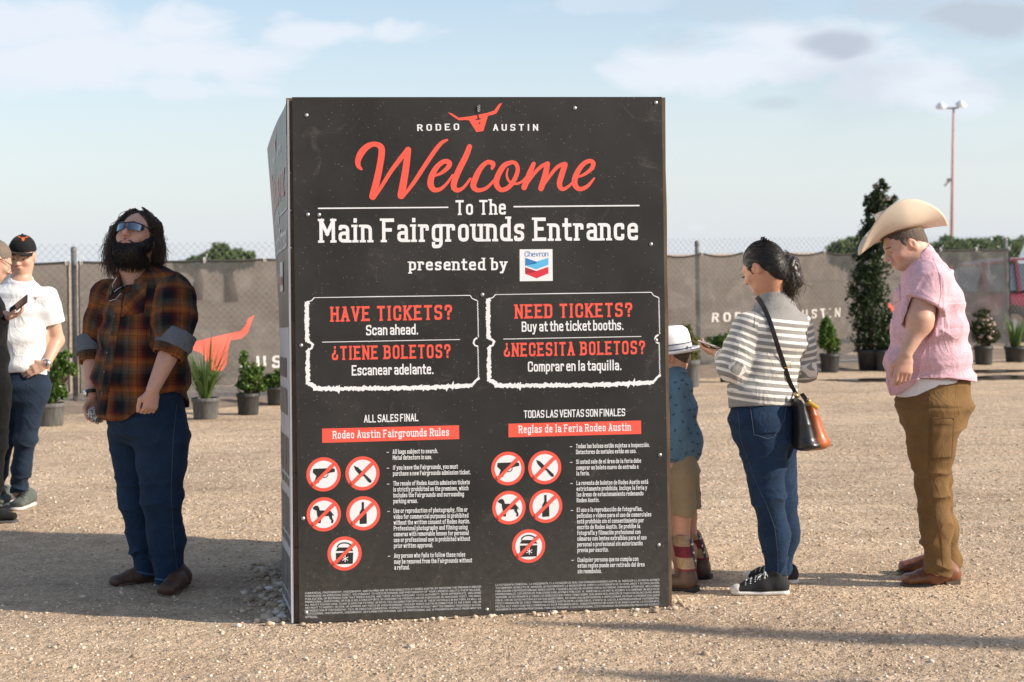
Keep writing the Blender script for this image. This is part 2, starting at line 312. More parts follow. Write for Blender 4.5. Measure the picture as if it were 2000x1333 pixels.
# ------------------------------------------------------------------ lettering: a stroke alphabet, unions triangulated flat
GL = {}
def _g(ch, w, strokes, ser=''):
    out = []
    for s in strokes.split(';'):
        sharp = s.startswith('!'); s = s.lstrip('!')
        out.append((sharp, [tuple(float(c) for c in p.split(',')) for p in s.split()]))
    GL[ch] = (w, out, [tuple(float(c) for c in p.split(',')) for p in ser.split()])
for row in '''A|5|!0,0 2.5,10;!2.5,10 5,0;.8,3.2 4.2,3.2|0,0 5,0 2,10
B|5|0,0 0,10;0,10 4.7,10 4.7,5.3 0,5.3;0,5.3 5,5.3 5,0 0,0|-.4,0 -.4,10
C|5|5,7 5,10 0,10 0,0 5,0 5,3|
D|5|0,0 0,10;0,10 5,10 5,0 0,0|-.4,0 -.4,10
E|4.6|!0,0 0,10 4.6,10;0,5.2 3.4,5.2;0,0 4.8,0|-.4,0 -.4,10
F|4.4|!0,0 0,10 4.6,10;0,5.2 3.4,5.2|0,0 -.4,10
G|5|5,7.2 5,10 0,10 0,0 5,0 5,4.6;3,4.6 5,4.6|
H|5|0,0 0,10;5,0 5,10;0,5.2 5,5.2|0,0 0,10 5,0 5,10
I|1|.5,0 .5,10|.5,0 .5,10
J|4|4,10 4,0 0,0 0,3|4,10
K|5|0,0 0,10;!4.8,10 .3,4.4;!1.6,6 5,0|0,0 0,10 4.9,10 5,0
L|4.4|!0,10 0,0 4.6,0|0,10 -.4,0
M|6.4|0,0 0,10;!0,10 3.2,3.5;!3.2,3.5 6.4,10;6.4,0 6.4,10|0,0 0,10 6.4,0 6.4,10
N|5|0,0 0,10;!0,10 5,0;5,0 5,10|0,0 -.2,10 5,10
O|5|5,5 5,10 0,10 0,0 5,0 5,5|
P|5|0,0 0,10;0,10 5,10 5,4.8 0,4.8|0,0 -.4,10
Q|5|5,5 5,10 0,10 0,0 5,0 5,5;!3,2 5.4,-1|
R|5|0,0 0,10;0,10 4.9,10 4.9,5 0,5;!2.6,5 5,0|0,0 -.4,10 5.2,0
S|5|5,8.5 5,10 0,10 0,5.2 5,4.8 5,0 0,0 0,1.5|
T|5|2.5,0 2.5,10;0,10 5,10|2.5,0
U|5|0,10 0,0 5,0 5,10|0,10 5,10
V|5|!0,10 2.5,0;!2.5,0 5,10|0,10 5,10
W|7.4|!0,10 1.9,0;!1.9,0 3.7,9;!3.7,9 5.5,0;!5.5,0 7.4,10|0,10 7.4,10
X|5|!0,10 5,0;!0,0 5,10|0,0 5,0 0,10 5,10
Y|5|!0,10 2.5,4.5;!5,10 2.5,4.5;2.5,4.5 2.5,0|2.5,0 0,10 5,10
Z|5|!0,10 5,10 0,0 5,0|
a|4|.2,6.2 .2,7 4,7 4,0;4,3.7 0,3.7 0,0 4,0|4.4,0
b|4|0,0 0,10.6;0,7 4,7 4,0 0,0|-.4,10.6
c|4|4,5.5 4,7 0,7 0,0 4,0 4,1.5|
d|4|4,0 4,10.6;4,7 0,7 0,0 4,0|4.4,0 3.6,10.6
e|4|4,.7 4,0 0,0 0,7 4,7 4,3.9;0,3.9 4,3.9|
f|2.8|1,0 1,10.6 3.4,10.6;-.2,7 2.8,7|1,0
g|4|4,7 0,7 0,0 4,0;4,7 4,-3.2 0,-3.2 0,-1.8|4.4,7
h|4|0,0 0,10.6;0,7 4,7 4,0|0,0 -.4,10.6 4,0
i|.9|.5,0 .5,7;.5,9.8 .5,10.2|.5,0 .1,7
j|1.6|1,7 1,-3.2 -1,-3.2;1,9.8 1,10.2|.6,7
k|4|0,0 0,10.6;!3.8,7 .3,3;!1.3,4.2 4,0|0,0 -.4,10.6 4,0
l|.9|.5,0 .5,10.6|.5,0 .1,10.6
m|6.6|0,0 0,7;0,7 3.3,7 3.3,0;3.3,7 6.6,7 6.6,0|0,0 -.4,7 3.3,0 6.6,0
n|4|0,0 0,7;0,7 4,7 4,0|0,0 -.4,7 4,0
o|4|4,3.5 4,7 0,7 0,0 4,0 4,3.5|
p|4|0,-3.2 0,7;0,7 4,7 4,0 0,0|0,-3.2 -.4,7
q|4|4,-3.2 4,7;4,7 0,7 0,0 4,0|4,-3.2 4.4,7
r|3|.3,0 .3,7;.3,7 3.2,7 3.2,5.6|.3,0 -.1,7
s|3.8|3.8,6.1 3.8,7 0,7 0,3.7 3.8,3.4 3.8,0 0,0 0,.9|
t|2.8|1,9.6 1,0 3.2,0;-.3,7 2.9,7|
u|4|0,7 0,0 4,0;4,7 4,0|-.4,7 3.6,7 4.4,0
v|4|!0,7 2,0;!2,0 4,7|0,7 4,7
w|6|!0,7 1.5,0;!1.5,0 3,6.4;!3,6.4 4.5,0;!4.5,0 6,7|0,7 6,7
x|4|!0,7 4,0;!0,0 4,7|0,0 4,0 0,7 4,7
y|4|!0,7 2.1,0;!4,7 2.1,0 1,-3.2 -.2,-3.2|0,7 4,7
z|4|!0,7 4,7 0,0 4,0|
.|.6|.3,0 .3,.3|
,|.6|.5,.3 0,-1.8|
:|.6|.3,0 .3,.3;.3,5.4 .3,5.7|
-|3|0,4 3,4|
/|3.6|!0,-.5 3.6,10.5|
?|4.6|0,7.4 0,10 4.6,10 4.6,6 2.3,5.2 2.3,3.2;2.3,0 2.3,.3|
¿|4.6|4.6,2.6 4.6,0 0,0 0,4 2.3,4.8 2.3,6.8;2.3,10 2.3,9.7|
'|.6|.3,10.5 .3,8|
´|0|!2,9 3.2,11.4|
`|0|!2,11.8 3.2,14.2|'''.split('\n'):
    ch, w, st, se = row.split('|'); _g(ch, float(w), st, se)
for a, b in zip('áéíóú', 'aeiou'):
    w, s, se = GL[b]; dx = w / 2 - 2.4
    GL[a] = (w, (s[:1] if a == 'í' else s) + [(True, [(2 + dx, 9), (3.2 + dx, 11.4)])], se)
for a, b in zip('ÁÉÍÓÚ', 'AEIOU'):
    w, s, se = GL[b]; dx = w / 2 - 2.4
    GL[a] = (w, s + [(True, [(2 + dx, 11.8), (3.2 + dx, 14.2)])], se)
def rounded(pts, rad, n=4):
    out = [pts[0]]
    for i in range(1, len(pts) - 1):
        p = np.array(pts[i]); a = np.array(pts[i - 1]) - p; b = np.array(pts[i + 1]) - p
        la, lb = np.linalg.norm(a), np.linalg.norm(b); r = min(rad, la * .5, lb * .5)
        a = p + a / la * r; b = p + b / lb * r
        for k in range(n + 1):
            t = k / n; q = a * (1 - t) ** 2 + p * 2 * t * (1 - t) + b * t * t
            out.append(tuple(q))
    out.append(pts[-1])
    return out
def ribbon(pts, w, closed=False, cap=0.0):
    """polygon pieces of a stroked polyline (w: width or list); each piece is a quad"""
    p = [np.array(x, float) for x in pts]; n = len(p)
    ws = w if isinstance(w, (list, tuple)) else [w] * n
    if cap and not closed:
        d = p[0] - p[1]; p[0] = p[0] + d / max(1e-9, np.linalg.norm(d)) * cap
        d = p[-1] - p[-2]; p[-1] = p[-1] + d / max(1e-9, np.linalg.norm(d)) * cap
    L = []; Rr = []
    for i in range(n):
        a = p[i - 1] if i or closed else p[i]; b = p[(i + 1) % n] if i < n - 1 or closed else p[i]
        d1 = p[i] - a; d2 = b - p[i]
        n1 = np.linalg.norm(d1); n2 = np.linalg.norm(d2)
        d1 = d1 / n1 if n1 > 1e-9 else d2 / n2; d2 = d2 / n2 if n2 > 1e-9 else d1
        t = d1 + d2; t = t / max(1e-6, np.linalg.norm(t)); m = np.array([-t[1], t[0]])
        k = 1 / max(.35, abs(m @ np.array([-d1[1], d1[0]])))
        L.append(p[i] + m * ws[i] / 2 * k); Rr.append(p[i] - m * ws[i] / 2 * k)
    q = []
    for i in range(n if closed else n - 1):
        j = (i + 1) % n
        q.append([L[i], L[j], Rr[j], Rr[i]])
    return q
def union(polys):
    """flat union of polygons -> verts, tris"""
    vs = []; fs = []
    for q in polys:
        a = sum(q[i][0] * q[(i + 1) % len(q)][1] - q[(i + 1) % len(q)][0] * q[i][1] for i in range(len(q)))
        if abs(a) < 1e-12: continue
        if a < 0: q = q[::-1]
        fs.append(list(range(len(vs), len(vs) + len(q)))); vs += [Vector((float(x[0]), float(x[1]))) for x in q]
    r = delaunay_2d_cdt(vs, [], fs, 1, 1e-6)
    tris = []
    T = np.array([[(r[0][i].x, r[0][i].y) for i in f] for f in r[2]]).mean(1); ok = np.zeros(len(T), bool)
    for f in fs:                            # keep what some stroke piece inks; a counter is enclosed but not inked
        P_ = np.array([vs[i][:] for i in f]); lo, hi = P_.min(0) - 1e-9, P_.max(0) + 1e-9; c = np.where((T >= lo).all(1) & (T <= hi).all(1) & ~ok)[0]
        if not len(c): continue
        t = T[c]; ins = np.zeros(len(c), bool)
        for a, b in zip(P_, np.roll(P_, -1, 0)):
            cross = (a[1] > t[:, 1]) != (b[1] > t[:, 1]); ins ^= cross & (t[:, 0] < (b[0] - a[0]) * (t[:, 1] - a[1]) / ((b[1] - a[1]) or 1e-12) + a[0])
        ok[c[ins]] = True
    for f, of in zip(r[2], ok):
        if not of: continue
        f = list(f)
        a = sum(r[0][f[i]].x * r[0][f[(i + 1) % len(f)]].y - r[0][f[(i + 1) % len(f)]].x * r[0][f[i]].y for i in range(len(f)))
        tris.append(f if a > 0 else f[::-1])
    return [tuple(v) for v in r[0]], tris
_gc = {}
def glyph(ch, wt, serif, rad):
    k = (ch, wt, serif, rad)
    if k not in _gc:
        w, st, se = GL[ch]; polys = []
        for sharp, pts in st:
            pts2 = pts if sharp or len(pts) < 3 else rounded(pts, rad)
            polys += ribbon(pts2, wt, cap=wt * .5 if len(pts2) == 2 or True else 0)
        if serif:
            for x, y in se:
                up = 1 if y > 3 or (y == 0 and False) else -1
                yc = y + up * (wt * .5 - serif[1] * .5)
                polys.append([(x - wt * .5 - serif[0], yc - serif[1] / 2), (x + wt * .5 + serif[0], yc - serif[1] / 2), (x + wt * .5 + serif[0], yc + serif[1] / 2), (x - wt * .5 - serif[0], yc + serif[1] / 2)])
        _gc[k] = union(polys)
    return _gc[k]
STY = {'slab': dict(wt=1.75, serif=(.75, 1.15), rad=2.0, gap=1.75, space=3.6), 'slabcap': dict(wt=2.0, serif=(.7, 1.3), rad=2.0, gap=2.2, space=4.4),
       'sans': dict(wt=1.75, serif=None, rad=2.0, gap=1.0, space=2.2), 'wide': dict(wt=1.9, serif=None, rad=2.4, gap=4.6, space=5), 'rule': dict(wt=1.7, serif=(.5, 1.0), rad=1.6, gap=1.5, space=3.0),
       'legal': dict(wt=.95, serif=None, rad=2.0, gap=1.5, space=3.2), 'logo': dict(wt=1.0, serif=None, rad=3.0, gap=.9, space=3)}
def text_polys(txt, style, p0, p1, cap, align_w=True, xs=1.0):
    """lay a line between p0 and p1 (2-D points of the baseline, p1 the right end); returns verts2d, faces"""
    st = STY[style]; x = 0; items = []
    for ch in txt:
        if ch == ' ': x += st['space']; continue
        w = GL[ch][0] * xs
        items.append((ch, x)); x += w + st['wt'] + st['gap']
    total = x - st['gap']; sc = cap / (10 + st['wt'])
    p0 = np.array(p0, float); p1 = np.array(p1, float); d = p1 - p0; ln = np.linalg.norm(d); d /= ln; nrm = np.array([-d[1], d[0]])
    sx = ln / total if align_w else sc
    V = []; Fc = []
    for ch, ox in items:
        v, f = glyph(ch, st['wt'], st['serif'], st['rad']); k = len(V)
        for (a, b) in v: V.append(p0 + d * ((ox + st['wt'] / 2 + a * xs) * sx) + nrm * ((b + st['wt'] / 2) * sc))
        Fc += [[i + k for i in q] for q in f]
    return V, Fc
class Art:
    """flat printed art in panel coordinates, one mesh per colour and layer"""
    def __init__(s, m3d): s.m = m3d; s.mb = MB()
    def add(s, V, Fc, lay): s.mb.add([s.m(p[0], p[1], lay) for p in V], Fc)
    def poly(s, pts, lay):
        v, f = union([pts]) if len(pts) < 5 else tess(pts); s.add(v, f, lay)
    def polys(s, ps, lay): v, f = union(ps); s.add(v, f, lay)
    def text(s, txt, style, p0, p1, cap, lay, xs=1.0, fit=True): v, f = text_polys(txt, style, p0, p1, cap, fit, xs); s.add(v, f, lay)
    def build(s, name, m, parent): return s.mb.build(name, m, parent)
def tess(pts):
    v = [Vector((p[0], p[1], 0)) for p in pts]; f = tessellate_polygon([v]); out = []
    for t in f:
        a = [pts[i] for i in t]; ar = (a[1][0] - a[0][0]) * (a[2][1] - a[0][1]) - (a[2][0] - a[0][0]) * (a[1][1] - a[0][1])
        out.append(list(t) if ar > 0 else list(t)[::-1])
    return [tuple(p) for p in pts], out
def circle(c, r, n=28): return [(c[0] + r * math.cos(2 * math.pi * k / n), c[1] + r * math.sin(2 * math.pi * k / n)) for k in range(n)]
# ------------------------------------------------------------------ the sign box
TH = R(8.0); BW, BH, BL_ = 1.66, 2.31, 1.5
BO = np.array([-.9555, 7.24, 0.0]); dS = np.array([math.cos(TH), math.sin(TH), 0]); dN = np.array([math.sin(TH), -math.cos(TH), 0]); dB = -dN
def front(s, t, lay): return BO + dS * s + np.array([0, 0, t]) + dN * (.0006 * lay)
def px2f(px, py):
    d = P(px, py, 1.0) - np.array([0, 0, EYE]); o = np.array([0, 0, EYE])
    k = ((BO - o) @ dN) / (d @ dN); q = o + d * k - BO
    return (q @ dS, q[2])
PXM = 1 / ((F / 7.35))      # metres per photo pixel on the front panel
m_panel = bpy.data.materials.new('black_corrugated_plastic'); m_panel.use_nodes = True
def _panel():
    t = m_panel.node_tree; b = t.nodes['Principled BSDF']; b.inputs['Roughness'].default_value = .62; b.inputs['Specular IOR Level'].default_value = .35
    tc = N(t, 'ShaderNodeTexCoord')
    n = N(t, 'ShaderNodeTexNoise', i_Scale=2.2, i_Detail=6, i_Roughness=.65); t.links.new(tc.outputs['Object'], n.inputs['Vector'])
    dust = ramp(t, [(.36, (.014, .0135, .013)), (.75, (.034, .032, .030))], n.outputs[0])
    # specks of splashed dust, denser towards the foot
    v = N(t, 'ShaderNodeTexVoronoi', i_Scale=75); t.links.new(tc.outputs['Object'], v.inputs['Vector'])
    sp = N(t, 'ShaderNodeMath', operation='LESS_THAN', i_1=.12); t.links.new(v.outputs['Distance'], sp.inputs[0])
    wn = N(t, 'ShaderNodeSeparateColor'); t.links.new(v.outputs['Color'], wn.inputs[0])
    pk = N(t, 'ShaderNodeMath', operation='LESS_THAN', i_1=.24); t.links.new(wn.outputs[0], pk.inputs[0])
    sz = N(t, 'ShaderNodeSeparateXYZ'); t.links.new(tc.outputs['Object'], sz.inputs[0])
    ml = N(t, 'ShaderNodeMath', operation='MULTIPLY'); t.links.new(sp.outputs[0], ml.inputs[0]); t.links.new(pk.outputs[0], ml.inputs[1])
    # smudges
    n3 = N(t, 'ShaderNodeTexNoise', i_Scale=5, i_Detail=8, i_Roughness=.75); n3.inputs['Distortion'].default_value = 1.5; t.links.new(tc.outputs['Object'], n3.inputs['Vector'])
    sm = ramp(t, [(.58, 0), (.76, .15)], n3.outputs[0])
    hz_ = N(t, 'ShaderNodeMapRange', i_1=.55, i_2=0.0, i_3=0.0, i_4=.16); t.links.new(sz.outputs['Z'], hz_.inputs[0])
    n4 = N(t, 'ShaderNodeTexNoise', i_Scale=40, i_Detail=4); t.links.new(tc.outputs['Object'], n4.inputs['Vector'])
    h2 = N(t, 'ShaderNodeMath', operation='MULTIPLY'); t.links.new(hz_.outputs[0], h2.inputs[0]); t.links.new(n4.outputs[0], h2.inputs[1])
    ad = N(t, 'ShaderNodeMath', operation='ADD'); t.links.new(sm.outputs[0], ad.inputs[0]); t.links.new(h2.outputs[0], ad.inputs[1])
    m4 = N(t, 'ShaderNodeMath', operation='MULTIPLY_ADD', i_1=.55); t.links.new(ml.outputs[0], m4.inputs[0]); t.links.new(ad.outputs[0], m4.inputs[2]); m4.use_clamp = True
    mx = N(t, 'ShaderNodeMix', data_type='RGBA'); mx.inputs['B'].default_value = (.40, .35, .29, 1); t.links.new(m4.outputs[0], mx.inputs['Factor']); t.links.new(dust.outputs[0], mx.inputs['A'])
    t.links.new(mx.outputs['Result'], b.inputs['Base Color'])
    # flutes of the corrugated sheet: fine vertical ribs, and slow buckling
    wv = N(t, 'ShaderNodeTexWave', i_Scale=70, wave_type='BANDS', bands_direction='X'); t.links.new(tc.outputs['Object'], wv.inputs['Vector'])
    bp = N(t, 'ShaderNodeBump', i_Strength=.25, i_Distance=.0008); t.links.new(wv.outputs[0], bp.inputs['Height'])
    n5 = N(t, 'ShaderNodeTexNoise', i_Scale=2.0, i_Detail=2); t.links.new(tc.outputs['Object'], n5.inputs['Vector'])
    bp2 = N(t, 'ShaderNodeBump', i_Strength=.5, i_Distance=.03); t.links.new(n5.outputs[0], bp2.inputs['Height']); t.links.new(bp.outputs[0], bp2.inputs['Normal'])
    t.links.new(bp2.outputs[0], b.inputs['Normal'])
_panel()
m_red = mat('coral_red_print', (.82, .095, .06), .6, var=.05, vscale=4)
m_white = mat('white_print', (.76, .77, .79), .6, var=.05, vscale=4)
m_blk = mat('black_print', (.015, .015, .016), .6, var=0)
m_wood = mat('weathered_frame_wood', (.13, .085, .055), .85, var=.5, vscale=9, stretch=(6, 6, .6), bump=.4, bscale=60)
m_edge = mat('white_plastic_edge', (.72, .72, .72), .5, var=.05)
m_grey = mat('light_grey_print', (.54, .54, .56), .5, var=.05)
m_dgrey = mat('dark_grey_print', (.10, .10, .105), .5, var=.1)
m_blue1 = mat('mid_blue_print', (.03, .20, .50), .5, var=0); m_blue2 = mat('light_blue_print', (.10, .45, .75), .5, var=0)
m_red2 = mat('crimson_print', (.62, .03, .05), .5, var=0); m_red3 = mat('dark_crimson_print', (.36, .02, .04), .5, var=0)
m_steel = mat('galvanised_steel', (.42, .42, .42), .5, .8, var=.15, vscale=60)
box = empty('info_sign_box', BO + dS * BW / 2 + dB * BL_ / 2, 'tall black box-shaped welcome sign with red and white lettering standing on gravel', 'sign')
# frame
mb = MB()
def bp3(s, b, z): return BO + dS * s + dB * b + np.array([0, 0, z])
for s in (.045, BW - .045):
    for b in (.045, BL_ - .045): mb.beam(bp3(s, b, 0), bp3(s, b, BH - .02), .07, .07, up=dS)
for z in (.06, 1.15, BH - .06):
    for s in (.045, BW - .045): mb.beam(bp3(s, .085, z), bp3(s, BL_ - .085, z), .04, .06)
    mb.beam(bp3(.085, BL_ - .045, z), bp3(BW - .085, BL_ - .045, z), .04, .06)
for k in range(14):   # ragged edges of the boards beside the front sheet
    z = k * .165
    mb.beam(bp3(BW + .003 + .0015 * (k % 3), .035, z), bp3(BW + .003 + .0015 * ((k + 1) % 3), .035, z + .165), .011, .035, up=dS)
    mb.beam(bp3(-.012, .03, z), bp3(-.011, .03, z + .163), .016 + .003 * (k % 2), .03, up=dS)
mb.build('frame', m_wood, box)
mb = MB()     # sheet metal closing the top
mb.add([bp3(.02, .02, BH - .03), bp3(BW - .02, .02, BH - .03), bp3(BW - .02, BL_ - .02, BH - .03), bp3(.02, BL_ - .02, BH - .03), bp3(.02, .02, BH - .024), bp3(BW - .02, .02, BH - .024), bp3(BW - .02, BL_ - .02, BH - .024), bp3(.02, BL_ - .02, BH - .024)], [(3, 2, 1, 0), (4, 5, 6, 7), (0, 1, 5, 4), (1, 2, 6, 5), (2, 3, 7, 6), (3, 0, 4, 7)])
mb.build('top_sheet', m_dgrey, box)
def slab(fn, sr_, tr_, th, m, name, parent, medge=None):
    """bent sheet fn(s,t,lay-metres): front at 0, back at -th"""
    mb = MB(); ns, nt_ = len(sr_), len(tr_)
    for o in (0, -th):
        mb.add([fn(s, t, o) for t in tr_ for s in sr_], [((j * ns + i), (j * ns + i + 1), ((j + 1) * ns + i + 1), ((j + 1) * ns + i))[::(1 if o == 0 else -1)] for j in range(nt_ - 1) for i in range(ns - 1)])
    mb.cur = 1 if medge else 0
    rim = [(s, tr_[0]) for s in sr_] + [(sr_[-1], t) for t in tr_[1:]] + [(s, tr_[-1]) for s in sr_[-2::-1]] + [(sr_[0], t) for t in tr_[-2:0:-1]]
    k = len(rim); vs = [fn(s, t, 0) for s, t in rim] + [fn(s, t, -th) for s, t in rim]
    mb.add(vs, [(i, i + k, (i + 1) % k + k, (i + 1) % k) for i in range(k)])
    return mb.build(name, [m, medge] if medge else m, parent)
fp = slab(lambda s, t, o: BO + dS * s + np.array([0, 0, t]) + dN * o, [0, BW], [0, BH], .010, m_panel, 'front_panel', box, m_dgrey)
# left sheet: warped, hanging off its frame, upper half black, lower half light grey
def left(s, t, o):          # s from the back corner (0) to the front corner (BL_) so that it reads left to right
    b = max(0, BL_ - s); k = t / BH; q = b / BL_
    bulge = .022 + .012 * (1 - k) + (.10 * q ** 1.2) * k ** 1.6 + (.028 * math.sin(math.pi * min(1, q * 1.15)) * (1 - k) + .012 * math.sin(math.pi * q)) * min(1, q * 3)
    return BO + dB * (b + .012) - dS * (bulge + o) + np.array([0, 0, t * (1 - .05 * q )])
def left_l(s, t, lay): return left(s, t, .0006 * lay)
sr_ = np.linspace(0, BL_, 17)
m_gloss = m_panel.copy(); m_gloss.name = 'glossy_black_plastic'; m_gloss.node_tree.nodes['Principled BSDF'].inputs['Roughness'].default_value = .36; m_gloss.node_tree.nodes['Principled BSDF'].inputs['Specular IOR Level'].default_value = .6
lp = slab(left, list(sr_), list(np.linspace(0, BH - .01, 15)), .009, m_gloss, 'left_panel', box, m_edge)
slab(lambda s, t, o: BO + dS * (BW + .014 + o) + dB * (s + .03) + np.array([0, 0, t]), [0, BL_ - .03], [0, BH - .26], .009, m_edge, 'right_panel', box)
slab(lambda s, t, o: BO + dS * s + dB * (BL_ + .01 + o) + np.array([0, 0, t]), [0, BW], [0, BH], .009, m_dgrey, 'back_panel', box)
# ---- front art. positions are read off the photograph's front panel
def fpx(px, py): return px2f(px, py)
white = Art(front); red = Art(front); blk = Art(front)
def wtext(art, txt, style, a, b, cap, lay=1, xs=1.0, fit=True):
    if art is white or art is red:
        A = Art(front); A.text(txt, style, fpx(*a), fpx(*b), cap * PXM, lay, xs, fit); A.build('lettering_line', m_white if art is white else m_red, fp); return
    art.text(txt, style, fpx(*a), fpx(*b), cap * PXM, lay, xs, fit)
logo = [(874, 219.6), (882.6, 222), (890, 226.5), (896, 230.4), (920, 227.4), (951, 221), (965, 216.5), (974, 204), (981, 201), (975.5, 211.5), (969.5, 222), (961, 225), (953, 226.8), (944, 256.5), (930.5, 258.6), (916, 235.5), (910, 234.8), (896, 235.5), (882.6, 226.5)]
emb = Art(front); emb.poly([fpx(*p) for p in logo], 1); emb = emb.build('longhorn_emblem', m_red, box)
blk.polys([[fpx(*p) for p in q] for q in ([(931, 222.5), (933.5, 222), (936, 232), (933.5, 232.5)], [(928.8, 233), (938.5, 231), (939, 233.5), (929.4, 235.2)], [(934.5, 240), (938.6, 239), (937, 243.6)])], 2)
wtext(white, 'RODEO', 'wide', (815, 256.5), (897, 254.5), 13); wtext(white, 'AUSTIN', 'wide', (963, 255.8), (1051, 255.8), 13)
# the brush-script word
def brush(pts, art=red, lay=1, sc=3.332, ox=560, oy=180):
    p = []; w = []
    n = len(pts)
    q = [np.array(x, float) for x in pts]
    for i in range(n - 1):
        p0 = q[max(i - 1, 0)]; p1 = q[i]; p2 = q[i + 1]; p3 = q[min(i + 2, n - 1)]
        for k in range(6):
            t = k / 6
            c = .5 * ((2 * p1) + (-p0 + p2) * t + (2 * p0 - 5 * p1 + 4 * p2 - p3) * t * t + (-p0 + 3 * p1 - 3 * p2 + p3) * t ** 3)
            p.append(c)
    p.append(q[-1])
    pts2 = [fpx(ox + c[0] / sc, oy + c[1] / sc) for c in p]
    r = ribbon(pts2, [max(2, c[2]) * 2 / sc * PXM for c in p])
    r += [circle(pts2[0], p[0][2] / sc * PXM * .98, 10), circle(pts2[-1], p[-1][2] / sc * PXM * .98, 10)]
    return r
W1 = []
W1 += brush([(486, 503, 8), (466, 480, 15), (465, 440, 19), (490, 390, 22), (530, 352, 19), (575, 340, 16), (612, 358, 20), (618, 400, 21), (606, 480, 21), (585, 580, 22), (560, 680, 24)])
W1 += brush([(572, 684, 10), (620, 610, 12), (690, 500, 14), (785, 378, 16)])
W1 += brush([(790, 376, 20), (775, 500, 22), (745, 674, 25)])
W1 += brush([(762, 676, 9), (830, 585, 13), (905, 470, 14), (970, 375, 14), (1010, 330, 12), (1045, 312, 7)])
W1 += brush([(962, 548, 6), (1010, 525, 11), (1050, 490, 15), (1058, 462, 17), (1025, 452, 15), (980, 485, 17), (945, 545, 20), (936, 600, 21), (958, 636, 17), (1000, 632, 12), (1045, 592, 9), (1080, 540, 7)])
W1 += brush([(1190, 356, 17), (1165, 420, 19), (1120, 510, 20), (1092, 580, 20), (1088, 620, 19), (1110, 640, 15), (1150, 622, 10), (1195, 565, 8)])
z2 = dict(ox=920, oy=180)
W1 += brush([(136, 500, 9), (143, 468, 16), (105, 458, 14), (60, 500, 17), (25, 570, 20), (15, 615, 19), (45, 640, 14), (100, 625, 11), (150, 575, 8)], **z2)
W1 += brush([(262, 458, 13), (215, 480, 17), (175, 545, 19), (165, 600, 19), (195, 637, 15), (245, 620, 15), (285, 565, 15), (304, 505, 14), (290, 466, 13), (262, 456, 12)], **z2)
W1 += brush([(240, 500, 5), (232, 540, 7), (248, 582, 8), (290, 598, 8), (335, 580, 8), (385, 520, 7)], **z2)
W1 += brush([(408, 466, 13), (385, 520, 18), (345, 622, 19)], **z2); W1 += brush([(352, 622, 6), (400, 545, 11), (450, 490, 12), (495, 466, 13)], **z2)
W1 += brush([(498, 468, 17), (480, 550, 20), (455, 628, 19)], **z2); W1 += brush([(462, 626, 6), (510, 550, 11), (560, 490, 12), (605, 468, 13)], **z2)
W1 += brush([(612, 472, 18), (590, 540, 19), (575, 600, 18), (595, 633, 13), (640, 610, 9), (690, 555, 7)], **z2)
W1 += brush([(690, 556, 6), (740, 535, 10), (785, 497, 14), (795, 462, 15), (765, 450, 14), (720, 480, 16), (682, 545, 19), (675, 600, 19), (705, 632, 15), (755, 615, 12), (802, 562, 6)], **z2)
A_ = Art(front); A_.polys(W1, 1); A_.build('script_lettering', m_red, fp)
# headline
for q_ in ([fpx(621, 406.2), fpx(875.5, 404.2), fpx(875.5, 406.6), fpx(621, 408.8)], [fpx(1003, 402.8), fpx(1249, 400.6), fpx(1249, 403.2), fpx(1003, 405.4)]): A_ = Art(front); A_.polys([q_], 1); A_.build('divider_line', m_white, fp)
wtext(white, 'To The', 'slab', (890, 420.5), (988, 419.5), 29)
wtext(white, 'Main Fairgrounds Entrance', 'slab', (624, 474.6), (1246, 469.5), 46)
wtext(white, 'presented by', 'slab', (799, 528.5), (990, 528), 23)
# oil company badge
sq = [(1014.8, 487.5), (1079, 487), (1079.6, 549), (1015.2, 549.8)]
bd = Art(front); bd.poly([fpx(*p) for p in sq], 1)
b1 = Art(front); b2 = Art(front); r2 = Art(front); r3 = Art(front)
b1.text('Chevron', 'logo', fpx(1025, 501.8), fpx(1071, 501.3), 10.5 * PXM, 2)
b1.poly([fpx(1025.8, 504), fpx(1048, 511.5), fpx(1048, 515), fpx(1025.8, 519)][:4], 2)
b2.poly([fpx(*p) for p in ((1025.8, 519), (1048, 511.2), (1071, 504), (1071, 517.5), (1048, 526.2))], 2)
r3.poly([fpx(*p) for p in ((1025.8, 522.5), (1048, 530), (1048, 531), (1025.8, 535))], 2)
r2.poly([fpx(*p) for p in ((1025.8, 535), (1048, 529.5), (1071, 521.5), (1071, 534.5), (1048.3, 544))], 2)
